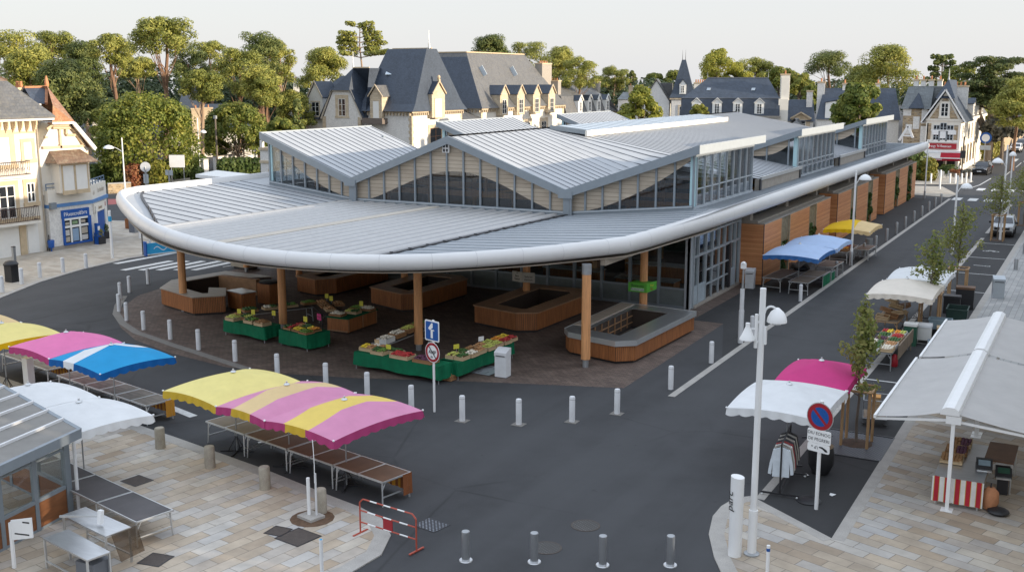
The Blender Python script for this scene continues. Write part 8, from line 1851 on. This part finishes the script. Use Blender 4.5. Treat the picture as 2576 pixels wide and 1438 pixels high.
for a,c in((p0,p1),(p0,p2)):
    n=3
    fr=M()
    a0_=a;a=a+(c-a).normalized()*(.1 if c is p1 else .12)
    for i in range(0 if c is p1 else 1,n+1):q=a0_+(c-a0_)*i/n;fr.bar((q.x,q.y,0),(q.x,q.y,2.55),.12 if i else .17,.12 if i else .17)
    for z in(.86,1.95,.05):fr.bar((a.x,a.y,z),(c.x,c.y,z),.09,.10 if z!=1.95 else .05)
    fr.build('frame',W['steel_grey'],t,False,True)
    g=M();g.bar((a.x,a.y,1.7),(c.x,c.y,1.7),.02,1.62);g.build('glazing',W['glass_clear'],t,False,True)
    k_=M();k_.bar((a.x,a.y,.45),(c.x,c.y,.45),.06,.78);k_.build('skirting',W['terrace_wood'],t,False,True)
fr=M();fr.tube((-5.62,-34.62,0),(-5.62,-34.62,2.45),.05);fr.build('downpipe',W['white_metal2'],t,False,True)
b=M();b.box(-9,-7.4,-36.8,-36,.70,.75);b.box(-9,-7.4,-38.2,-37.4,.70,.75)
for x in(-8.8,-7.6):
    for y in(-36.4,-37.8):b.tube((x,y,0),(x,y,.7),.03)
b.build('inside_table',W['alu'],t,False,True)
# steel work tables
def steel_table(label,pts,h,shelf=None):
    c=Vector((sum(p[0] for p in pts)/4,sum(p[1] for p in pts)/4));t=T('steel_table',label,'work table',(c.x,c.y,.03),0,'steel work tables beside the terrace');q=[(p[0]-c.x,p[1]-c.y) for p in pts]
    M().ext([(x,y,h-.04) for x,y in q],(0,0,.04)).build('table_top',W['inox'],t)
    for x,y in q:M().bar((x*.96,y*.94,0),(x*.96,y*.94,h-.04),.045,.045).build('leg',W['alu'],t)
    b=M()
    for (a,c_) in((0,1),(2,3)):b.bar((q[a][0]*.96,q[a][1]*.94,.2),(q[c_][0]*.96,q[c_][1]*.94,.2),.035,.035)
    b.build('brace',W['alu'],t);return t
t=steel_table('upper steel worktop with a tap block and tilted guard, beside the terrace corner',[(-4.0,-36.42),(-1.93,-36.82),(-1.85,-36.1),(-3.92,-35.75)],.95)
M().bar((.35,-.15,1.0),(.35,-.1,1.35),.12,.1).build('tap_block',W['white_metal'],t);M().ext([(1.02,-.4,.93),(1.06,.35,.93),(1.3,.35,.3),(1.3,-.4,.3)],(.02,0,0)).build('end_guard',W['glass_smoke'],t);M().bar((-.9,-.35,1.02),(.2,.0,1.12),.05,.05).build('rail',W['alu'],t)
t=steel_table('lower steel table with a dark blue side box',[(-3.5,-37.4),(-1.5,-37.75),(-1.4,-37.15),(-3.42,-36.72)],.80)
M().box(.35,.95,-.35,.2,.05,.6).build('side_box',W['seam'],t)
t=T('menu_board','white menu board on a post in front of the brown skirting','menu board',(-3.95,-37.72,.03),R(10));M().bar((-.25,0,0),(-.25,0,1.2),.08,.06).build('post',W['white_metal'],t);M().ext([(-.22,-.02,.75),(.42,-.02,.9),(.42,-.02,1.42),(-.22,-.02,1.27)],(0,.04,0)).build('board',W['signwhite'],t)
b=M()
for x0,x1,z in((.15,.36,1.25),(-.12,.33,.93)):b.ext([(x0,-.026,z+.05*x0*4.0*.23),(x1,-.026,z+.05*x1*.9),(x1,-.026,z+.035+.05*x1*.9),(x0,-.026,z+.035+.05*x0*.9)],(0,.004,0))
b.build('print_bars',W['ink'],t)
t=T('number_stand','white number plaque 9 with a bent tube stand, cut by the left edge','plaque',(-4.6,-38.55,.03),R(10));M().box(-.2,.22,-.04,.0,1.25,1.6).build('plaque',W['signwhite'],t);text('9',.3,W['ink'],t,(.02,-.045,1.43),(math.pi/2,0,0),'lettering',.002)
b=M();b.tube((0,.02,0),(0,.02,1.25),.03);b.path([(-.3,-.05,.75),(0,-.05,.98),(.12,-.05,.9),(.14,-.05,.7),(.02,-.05,.6)],.05,8);b.bar((-.2,-.03,1.15),(.62,-.03,1.32),.06,.06);b.tube((.62,-.03,1.28),(.66,-.03,.8),.03);b.build('stand',W['white_metal'],t,True)
# ---------------------------------------------------------------- double-slope awnings at right
def awning(label,y0,y1,zr,ze,ul,ur,ur2):
    t=T('awning',label,'awning',(15.6,(y0+y1)/2,0),0,'double-sided awnings over the right pavement');yc=(y0+y1)/2;a,c=y0-yc,y1-yc
    for s,ux in((-1,ul-15.6),(1,ur2-15.6)):
        b=M();n=10;m_=20
        for i in range(m_):
            for j in range(n):
                q=[]
                for ii,jj in((i,j),(i+1,j),(i+1,j+1),(i,j+1)):
                    f=jj/n;y=a+.06+(c-a-.12)*ii/m_;x=s*.2+(ux-s*.2)*f;z=zr-.06+(ze-zr+.06)*f-.05*math.sin(math.pi*f)+.012*math.sin(ii*1.9)*math.sin(math.pi*f);q.append((x,y,z))
                b.poly(q)
        b.build('fabric',W['awning_l'],t,True)
        b=M();b.bar((ux,a,ze),(ux,c,ze),.07,.10);b.build('front_bar',W['white_metal'],t)
        for yy in(a+.12,c-.12):
            b=M();b.bar((s*.1,yy,zr-.28),(ux,yy,ze-.08),.05,.07);b.build('arm',W['white_metal'],t)
    b=M();pr=[(-.26,-.10),(-.22,.05),(-.1,.12),(.1,.12),(.22,.05),(.26,-.10)];b.ext([(x,a,zr+z) for x,z in pr],(0,c-a,0));b.build('cassette',W['white_metal'],t,True,ang=20)
    for yy in(a+.1,c-.1):
        M().bar((.1,yy,.03),(.1,yy,zr-.05),.10,.10).build('post',W['white_metal'],t);b=M();b.box(-.06,.26,yy-.16,yy+.16,.03,.05);b.build('base_plate',W['white_metal'],t);b=M();b.box(-.1,.3,yy-.08,yy+.08,zr-.35,zr-.12);b.build('bracket',W['white_metal'],t)
    return t
awning('pale double-sloped awning over the striped stall, nearer of two',-22.7,-15.2,2.93,2.5,13.6,16,18.6)
awning('pale double-sloped awning beyond the striped stall, farther of two',-15.0,-8.2,2.93,2.5,13.68,16,18.6)
# striped stall under the awning
t=T('stall_table','counter with a red and white striped cloth under the near awning','stall table',(15.85,-21.2,.03),0);b=M();b.box(-.6,.72,-1.1,2.4,.82,.86);b.mk(1).box(.2,.74,-1.1,.1,.70,.82);b.build('table_top',[W['inox'],W['table_grey']],t)
s=M();n=40
for i in range(n):
    x0,x1=-.62+1.36*i/n,-.62+1.36*(i+1)/n;f=lambda x:-1.13-.02*math.sin(x*20);s.poly([(x0,-1.12,.86),(x1,-1.12,.86),(x1,f(x1),.12),(x0,f(x0),.12)])
s.build('striped_cloth',W['striped_red'],t)
for x in(-.5,.6):
    for y in(-1.0,2.3):M().tube((x,y,0),(x,y,.82),.03).build('leg',W['alu'],t)
for i,lb in enumerate(['large empty wooden tray at the front of the striped stall','wooden tray of dark produce behind the front tray','farther wooden tray of dark produce on the striped stall']):
    crate(15.55+.03*i,-20.75+.82*i,.90,.62,.78,R(2),['p_brown','p_purple'] if i else ['p_brown'],lb,h=.1,box='crate_brown' if i%2 else 'crate',r=.05,hump=.02)
t=T('side_counter','brown side shelf beside the striped stall','counter',(16.75,-19.6,.03));M().box(-.35,.45,-.9,.9,.93,.98).build('top',W['table_brown'],t)
for x in(-.3,.4):
    for y in(-.85,.85):M().tube((x,y,0),(x,y,.93),.03).build('leg',W['alu'],t)
for i,(x,y,lb,m2) in enumerate(((16.45,-21.0,'black and silver weighing scale on the striped stall counter','box_blue'),(16.95,-20.5,'dark green screen scale beside the black weighing scale','bin_green'))):
    t=T('scale',lb,'scale',(x,y,.86 if i==0 else .55),R(8),'scales on the striped stall');b=M();b.box(-.22,.22,-.18,.18,0,.14);b.ext([(-.22,-.18,.14),(.22,-.18,.14),(.22,0,.30),(-.22,0,.30)],(0,.15,0));b.build('body',W['black'],t);b=M();b.ext([(-.16,-.165,.165),(.16,-.165,.165),(.16,-.03,.285),(-.16,-.03,.285)],(0,-.004,.006));b.build('screen',W[m2],t);M().box(-.2,.2,-.28,-.18,.0,.05).build('tray',W['alu'],t)
    if i:M().box(-.15,.15,-.1,.1,-.52,0).build('stand',W['dark_metal'],t)
t=T('refuse_bag','orange-brown bag hanging behind the striped cloth','bag',(16.75,-22.0,.03));b=M();b.lathe([(.16,.0),(.24,.2),(.22,.5),(.1,.62)],(0,0,.05),10);b.build('bag',W['terracotta'],t,True);M().tube((0,0,.62),(0,0,.8),.02).build('handle',W['dark_metal'],t)
t=T('refuse_bag','flat black sack on the paving behind the striped stall','bag',(17.0,-22.2,.03));M().ball((0,0,.08),.3,.1,14,8).build('sack',W['black'],t,True)
# clothes rack
t=T('clothes_rack','black wheeled rail under the white parasol','clothes rack',(11.15,-22.9,0),R(97));b=M()
for x in(-.95,.95):
    b.bar((x,-.55,.1),(x,.55,.1),.05,.05);b.tube((x,0,.1),(x,0,1.62),.025,n=8)
b.bar((-.95,0,.12),(.95,0,.12),.04,.04);b.build('frame',W['black'],t);M().tube((-1.0,0,1.62),(1.0,0,1.62),.024,n=8).build('rail',W['dark_metal'],t)
for x in(-.95,.95):
    for y in(-.5,.5):M().ball((x,y,.045),.045,.045,8,6).build('castor',W['alu'],t,True)
cols=[((.55,.60,.64),'pale blue-grey shirt at the front of the clothes rack'),((.30,.27,.23),'taupe shirt second on the clothes rack'),((.62,.60,.56),'cream shirt third on the clothes rack'),((.28,.03,.03),'red top hanging mid rack'),((.05,.05,.055),'black top hanging mid rack'),((.42,.38,.33),'beige shirt toward the back of the rack'),((.035,.035,.04),'charcoal jacket toward the back of the rack'),((.5,.47,.42),'light shirt near the end of the rack'),((.04,.035,.035),'dark coat at the end of the rack')]
for i,(c_,lb) in enumerate(cols):
    x=-.88+.185*i;ca,sa=math.cos(R(97)),math.sin(R(97));g=T('garment',lb,'garment',(11.15+x*ca,-22.9+x*sa,0),R(97),'garments on the rack');b=M()
    pr=[(-.05,1.5),(-.24,1.42),(-.33,1.0),(-.36,.72),(-.28,.70),(-.24,1.05),(-.24,.62),(.24,.60),(.24,1.05),(.28,.66),(.37,.68),(.33,1.0),(.24,1.42),(.05,1.5)]
    n=len(pr);b.ext([(-.05,y,z) for y,z in pr],(.1,0,0));b.build('cloth',mat('cloth_%d'%i,c_,.85,0,.12,5),g,True)
    b=M();b.path([(0,-.2,1.44),(0,0,1.53),(0,.2,1.44)],.008,5);b.path([(0,0,1.53),(0,.0,1.6),(0,.02,1.65)],.006,5);b.build('hanger',W['dark_metal'],g)
t=T('canvas_sack','black sack bin behind the clothes rack','sack',(11.85,-21.3,0),.2);b=M();b.lathe([(.25,.02),(.38,.3),(.40,.65),(.36,.86),(.33,.88)],(0,0,0),14);b.build('sack',W['black'],t,True);b=M();b.lathe([(.34,0),(.37,.04)],(0,0,.87),14);b.build('rim',W['crate'],t,True)
t=T('dark_cloth_heap','black cloth dropped on the asphalt by the clothes rack','cloth',(12.1,-23.75,0),R(-10));M().ball((0,0,.03),.36,.05,12,6).build('heap',W['black'],t,True)
p=g2(2200,1000);t=T('trolley','wire shopping trolley with an orange box behind the staked tree','trolley',(12.35,-15.3,0),R(10));b=M()
for x in(-.4,.4):
    b.tube((x,-.5,.3),(x,.5,.3),.018);b.tube((x,-.5,.95),(x,.5,.95),.018)
    for y in np.linspace(-.5,.5,6):b.tube((x,y,.3),(x,y,.95),.01,n=4)
for y in(-.5,.5):
    b.tube((-.4,y,.95),(.4,y,.95),.018);b.tube((-.4,y,.3),(.4,y,.3),.018)
    for x in np.linspace(-.4,.4,5):b.tube((x,y,.3),(x,y,.95),.01,n=4)
b.build('basket',W['grey_metal'],t);M().box(-.38,.38,-.48,.48,.30,.33).build('tray',W['table_raw'],t)
for x in(-.35,.35):
    for y in(-.42,.42):M().lathe([(.02,-.02),(.07,-.02),(.07,.02),(.02,.02)],(x,y,.08),10).build('castor',W['black'],t)
t=T('orange_box','orange cardboard box standing in the wire trolley','box',(12.35,-15.2,.34),R(10));M().box(-.14,.14,-.2,.2,0,.6).build('carton',W['crate'],t);M().box(-.15,.15,-.21,.21,.6,.64).build('lid',W['card_o'],t)
for i,(px,py,lb) in enumerate([(2165,1277,'scrap of white paper on the asphalt near the clothes rack'),(2238,1330,'torn white paper on the dark bay beside the sign post'),(700,1190,'small white scrap under the brown tables')]):
    p=g2(px*.936,py*.936);t=T('paper_scrap',lb,'litter',(p[0],p[1],.01),i*1.1,'paper scraps on the ground');b=M();b.ext([(-.09,-.05,.0),(.08,-.06,.02),(.1,.05,.0),(.0,.09,.03),(-.1,.04,.01)],(0,0,.004));b.build('paper',W['signwhite'],t)
# restaurant terrace furniture
for i,(px,py,lb) in enumerate([(1510,215,'left pair of white terrace tables under the red awning'),(1540,212,'right terrace table beside the timber post')]):
    x,y=c3(px,py+18);t=T('terrace_table',lb.replace('pair of white terrace tables','white terrace table'),'table',(x,y,.035),0,'tables on the restaurant terrace');M().lathe([(.5,0),(.5,.03)],(0,0,.72),14).build('top',W['alu'],t);M().tube((0,0,0),(0,0,.72),.03).build('leg',W['grey_metal'],t)
    for k_ in range(4):
        a=k_*math.pi/2+.4;c=T('terrace_chair','woven metal chair at the restaurant, %s of the %s table'%(['right','far side','left','near side'][k_],['left','right'][i]),'chair',(x+.85*math.cos(a),y+.85*math.sin(a),.035),a,'chairs on the restaurant terrace')
        M().box(-.22,.22,-.22,.22,.43,.47).build('seat',W['alu'],c);M().box(.2,.24,-.22,.22,.47,.9).build('backrest',W['alu'],c)
        for sx in(-.2,.2):
            for sy in(-.2,.2):M().tube((sx,sy,0),(sx,sy,.43),.015,n=5).build('leg',W['grey_metal'],c)
for i in range(5):
    x,y=c3(1622+i*24,218+(i%2)*6);t=T('flower_planter','flower planter number %s from the left in the restaurant display'%['one','two','three','four','five'][i],'planter',(x,y,.035),0,'flower planters of the restaurant');M().ext([(-.35,-.25,0),(.35,-.25,0),(.35,.25,0),(-.35,.25,0)],(0,0,.5)).build('trough',W['table_raw'],t);leafmesh('flowers',[(0,0,.65,.4,.3,.25)],260,.12,W['redleaf'] if i<3 else W['greyleaf'],t,i,.3,.4,.9)
x,y=c3(1482,240);t=T('flower_pot','terracotta pot with red flowers below the round shrub','planter',(x,y,.035));M().lathe([(.25,0),(.38,.5),(.42,.6)],(0,0,0),14).build('pot',W['terracotta'],t,True);leafmesh('flowers',[(0,0,.75,.3,.3,.2)],150,.12,W['redleaf'],t,3)
x,y=c3(1425,235);t=T('bench','slim metal bench against the end of the timber wall','bench',(x,y,.035),0);M().box(-.6,.6,-.2,.2,.42,.46).build('seat',W['alu'],t)
for s in(-.5,.5):M().box(s-.03,s+.03,-.18,.18,0,.42).build('leg',W['dark_metal'],t)
x,y=5.3,79.5;t=T('traffic_post','dark traffic post with a box and round blue sign at the crossing','traffic post',(3.2,88.0,.03));M().tube((0,0,0),(0,0,5.2),.09,n=8).build('post',W['dark_metal'],t);M().box(-.3,.3,-.2,.2,2.6,3.5).build('signal_box',W['dark_metal'],t)
p=AT(2523,384,165);t=T('round_sign','round blue sign with a white centre on a post by the hedge','road sign',(4.0,105,0));z=AT(2523-0,386,165)[2]
M().tube((0,0,0),(0,0,4.3),.07,n=8).build('post',W['grey_metal'],t);o=M().lathe([(.75,-.04),(.75,.04)],(0,0,0),24).build('disc',W['signblue'],t);o.rotation_euler=(math.pi/2,0,.05);o.location=(0,0,4.3);o=M().lathe([(.5,.0),(.5,.1)],(0,0,0),24).build('centre',W['signwhite'],t);o.rotation_euler=(math.pi/2,0,.05);o.location=(0,0,4.3);M().box(-.7,.7,-.06,.06,2.7,3.3).build('plate',W['steel_lt'],t)
wall('street_wall','rubble boundary wall running along the road beyond the restaurant',[(2.75,128),(2.8,150),(3.2,200)],2.4,.35,'rubble','kerb')
wall('side_house_wall','white lean-to wall with pale roof behind the golden hedge',[(-.5,128),(-.5,140)],5.5,.4,'render_white','steel_lt')
# ---------------------------------------------------------------- cars
def car(label,x,y,rz,paint,kind='suv',group='cars parked along the road'):
    """front points to local -y"""
    t=T('parked_car',label,'car',(x,y,0),rz,group)
    if kind=='suv':L,Wd,H=4.5,1.84,1.66;bel,hood=.98,1.02;prof=[(-2.25,.42),(-2.22,.78),(-2.05,.93),(-1.05,1.06),(-.45,1.50),(-.1,1.60),(1.2,1.62),(1.75,1.52),(2.15,1.05),(2.24,.95),(2.25,.40)];roof0,roof1=-.42,1.72
    else:L,Wd,H=3.9,1.68,1.52;prof=[(-1.95,.38),(-1.93,.68),(-1.75,.82),(-.95,.98),(-.3,1.42),(.05,1.50),(1.2,1.50),(1.6,1.42),(1.86,.95),(1.93,.86),(1.95,.36)];roof0,roof1=-.3,1.6
    # body shell: section widths shrink towards the roof
    def wd(z):return Wd/2*(1 if z<.95 else 1-.26*((z-.95)/.7)**1.0)
    b=M();n=len(prof);Lp=[(-wd(z)+(.05 if abs(y)>L/2-.25 else 0),y,z) for y,z in prof];Rp=[(-p[0],p[1],p[2]) for p in Lp]
    b.v=Lp+Rp
    for i in range(n-1):b.f.append((i,i+1,n+i+1,n+i));b.m.append(0)
    b.f.append((0,n,2*n-1,n-1));b.m.append(0)
    # sides: split at the belt line
    for s,o in((0,0),(1,n)):
        b.f.append(tuple(o+i for i in range(n)));b.m.append(0)
    o=b.build('body',W[paint],t,True,ang=28)
    bv=o.modifiers.new('bevel','BEVEL');bv.width=.05;bv.segments=2;bv.limit_method='ANGLE';bv.angle_limit=R(25)
    # glazing
    yz={p[0]:p[1] for p in prof}
    ws=[p for p in prof if p[1]>.9 and p[0]<0][-4:] if False else None
    f0,f1=(prof[3],prof[4]);r0,r1=(prof[7],prof[8])
    g=M()
    def pane(a,c,inset=.1,off=.012):
        (ya,za),(yb,zb)=a,c;ya2,za2=ya+(yb-ya)*.08,za+(zb-za)*.08;yb2,zb2=ya+(yb-ya)*.94,za+(zb-za)*.94
        d=Vector((0,-(zb-za),(yb-ya))).normalized();d=d if d.z>0 else -d
        g.ext([(-wd(za2)+inset,ya2,za2),(wd(za2)-inset,ya2,za2),(wd(zb2)-inset,yb2,zb2),(-wd(zb2)+inset,yb2,zb2)],tuple(d*off))
    pane(f0,f1);g.build('windscreen',W['carglass'],t)
    g=M();pane(r1,r0) if False else pane(r0,r1);g.build('rear_window',W['carglass'],t)
    for s in(-1,1):
        q=M();ys=[roof0-.35,roof0+.05,.55,roof1-.35,roof1+.0];zb_=1.02 if kind=='suv' else .94;zt_=H-.16
        for a,c,ta,tc in((ys[0],ys[2]-.05,ys[1],ys[2]-.05),(ys[2]+.05,ys[4],ys[2]+.05,ys[3])):
            q.ext([(s*(wd(zb_)+.002),a,zb_),(s*(wd(zb_)+.002),c,zb_),(s*(wd(zt_)+.002),tc,zt_),(s*(wd(zt_)+.002),ta,zt_)],(s*.012,0,0))
        q.build('side_window',W['carglass'],t)
        q=M();q.box(min(s*(Wd/2-.02),s*(Wd/2+.2)),max(s*(Wd/2-.02),s*(Wd/2+.2)),roof0-.45,roof0-.25,zb_+.02,zb_+.18);q.build('wing_mirror',W[paint if kind=='suv' else 'black'],t)
        for yw in(-L/2+.82,L/2-.78):
            w_=M();R0=.335 if kind=='suv' else .29
            w_.lathe([(R0*.6,-.10),(R0*.92,-.10),(R0,-.06),(R0,.06),(R0*.92,.10),(R0*.6,.10)],(0,0,0),20);o=w_.build('wheel',W['tyre'],t,True);o.rotation_euler=(0,math.pi/2,0);o.location=(s*(Wd/2-.1),yw,R0)
            rm=M();rm.lathe([(.05,-.075),(R0*.62,-.06),(R0*.62,.06),(.05,.075)],(0,0,0),14);rm.build('rim',W['rim'],o,True)
            a_=M();n_=12
            for i in range(n_):
                t0,t1=math.pi*i/n_,math.pi*(i+1)/n_;rr=R0+.07;a_.ext([(s*(Wd/2+.004),yw+R0*.98*math.cos(t0),R0+R0*.98*math.sin(t0)),(s*(Wd/2+.004),yw+rr*math.cos(t0),R0+rr*math.sin(t0)),(s*(Wd/2+.004),yw+rr*math.cos(t1),R0+rr*math.sin(t1)),(s*(Wd/2+.004),yw+R0*.98*math.cos(t1),R0+R0*.98*math.sin(t1))],(s*.012,0,0))
            a_.build('wheel_arch',W['black'],t)
        q=M();x0,x1=sorted((s*(Wd/2-.42),s*(Wd/2-.06)));q.box(x0,x1,-L/2+.0,-L/2+.16,.72,.86);q.build('headlight',W['lamp_clear'],t)
        q=M();x0,x1=sorted((s*(Wd/2-.26),s*(Wd/2-.03)));q.box(x0,x1,L/2-.16,L/2+.012,.72,.98);q.build('tail_light',W['lamp_red'],t)
    q=M();q.box(-Wd/2+.12,Wd/2-.12,-L/2-.03,-L/2+.1,.36,.52);q.box(-Wd/2+.3,Wd/2-.3,-L/2-.012,-L/2+.1,.6,.78);q.build('grille',W['black'],t)
    q=M();q.box(-Wd/2+.03,Wd/2-.03,L/2-.1,L/2+.05,.34,.60);q.build('rear_bumper',W[paint],t)
    q=M();q.box(-.26,.26,-L/2-.045,-L/2-.03,.44,.56);q.build('number_plate',W['signwhite'],t);q=M();q.box(-.26,.26,L/2+.05,L/2+.06,.46,.57);q.build('number_plate',W['signwhite'],t)
    q=M()
    for s in(-1,1):q.box(min(s*.6,s*.64),max(s*.6,s*.64),roof0+.3,roof1-.3,H-.0,H+.04) if kind=='suv' else None
    if kind=='suv':q.build('roof_rails',W['alu'],t)
    M().box(-Wd/2+.06,Wd/2-.06,-L/2+.3,L/2-.3,.18,.40).build('underbody',W['black'],t)
    return t
c=G(2467,440);car('black car parked nose-on beside the restaurant terrace',4.55,98.2,R(-4),'carblack','suv')
car('silver hatchback seen from behind, parked in the bay by the lamp post',12.0,38.9,R(1),'carsilver','hatch')
car('white car parked facing us along the hedge, nearer of the distant cars',4.9,147,R(-3),'carwhite','hatch')
car('dark car parked behind the distant white car',4.9,160,R(-3),'carblack','suv')
car('dark grey car farther along the distant kerb',4.7,175,R(-3),'carblack','hatch')
a=g2(285,452);car('pale vehicle half hidden under the plane tree behind the hedge',a[0],a[1],R(60),'carwhite','suv')
a=g2(395,450);car('light car behind the golden shrub under the plane tree',a[0]-2,a[1]+3,R(70),'carwhite','hatch')
# ---------------------------------------------------------------- unseen houses added right of the view, their height set to shade the square
for i,(y0,y1,h,rm,lab) in enumerate([(-62,-30,9.7,'slate','row house nearest the camera on the right side of the street, outside the frame'),(-30,4,9.7,'slate_brown','row house behind the awnings on the right side of the street, outside the frame'),(4,40,9.7,'slate','row house beyond the awnings on the right side of the street, outside the frame'),(40,72,9.7,'slate_grey','last row house on the right side of the street, outside the frame')]):
    t=T('shade_row_house',lab,'house',(20.6 if y0>-35 else 30,(y0+y1)/2,0),0,'houses on the right side of the street');LOCAL.add(t.name);L=y1-y0;b=M();b.box(0,9,-L/2+.02,L/2-.02,0,h);b.build('wall',W['render_cream'],t)
    b=M();b.ext([(-.4,-L/2,h),(9.4,-L/2,h),(4.5,-L/2,h+2.2)],(0,L,0));b.build('roof',W[rm],t)
    for k_ in range(int(L/3.4)):
        y=-L/2+1.8+k_*3.4
        for z in(1.0,4.2,7.2):win(t,'x',0,-1,y-.55,y+.55,z,z+1.7,W['quoin'],.15,'sash',2)
# ---------------------------------------------------------------- camera, sky, sun
cd=bpy.data.cameras.new('camera');cam=bpy.data.objects.new('camera',cd);COL.objects.link(cam)
cd.sensor_width=36;cd.lens=36*F/2576;cd.clip_end=3000;cd.clip_start=.5
cam.location=CAM;cam.rotation_euler=(math.pi/2-TH,0,YAW);SC.camera=cam
SUN_EL=R(8.5);SUN_AZ=math.atan2(.16,1.0)          # direction to the sun, from +x towards +y
sd=Vector((math.cos(SUN_EL)*math.cos(SUN_AZ),math.cos(SUN_EL)*math.sin(SUN_AZ),math.sin(SUN_EL)))
sl=bpy.data.lights.new('sun','SUN');sl.energy=3.5;sl.angle=R(.6);sl.color=(1,.85,.66);so_=bpy.data.objects.new('sun',sl);COL.objects.link(so_)
so_.rotation_euler=sd.to_track_quat('Z','Y').to_euler();so_.location=(60,0,60)
w=bpy.data.worlds.new('World');SC.world=w;w.use_nodes=True;nt=w.node_tree;bg=nt.nodes['Background']
sky=nt.nodes.new('ShaderNodeTexSky');sky.sky_type='NISHITA';sky.sun_disc=False;sky.sun_elevation=SUN_EL;sky.sun_rotation=math.pi/2-SUN_AZ
sky.air_density=1.0;sky.dust_density=1.6;sky.ozone_density=1.2
tc=nt.nodes.new('ShaderNodeTexCoord');sp_=nt.nodes.new('ShaderNodeSeparateXYZ');nt.links.new(tc.outputs['Generated'],sp_.inputs[0])
veil=ramp(nt,sp_.outputs[2],[(0,(.475,.478,.490)),(.10,(.462,.475,.500)),(.45,(.60,.65,.74)),(1,(.72,.81,.95))])   # thin bright veil of high cloud, brighter overhead
sc_=nt.nodes.new('ShaderNodeMix');sc_.data_type='RGBA';sc_.blend_type='MULTIPLY';sc_.inputs[0].default_value=1;nt.links.new(veil,sc_.inputs[6]);sc_.inputs[7].default_value=(10,10,10,1)
hz=nt.nodes.new('ShaderNodeMix');hz.data_type='RGBA';hz.inputs[0].default_value=.80
nt.links.new(sky.outputs[0],hz.inputs[6]);nt.links.new(sc_.outputs[2],hz.inputs[7]);nt.links.new(hz.outputs[2],bg.inputs[0]);bg.inputs[1].default_value=.1
vs_=SC.view_settings;vs_.view_transform='Standard';vs_.look='None';vs_.exposure=1.0;vs_.gamma=1
SC.render.film_transparent=False
SC.cycles.max_bounces=8;SC.cycles.transparent_max_bounces=12
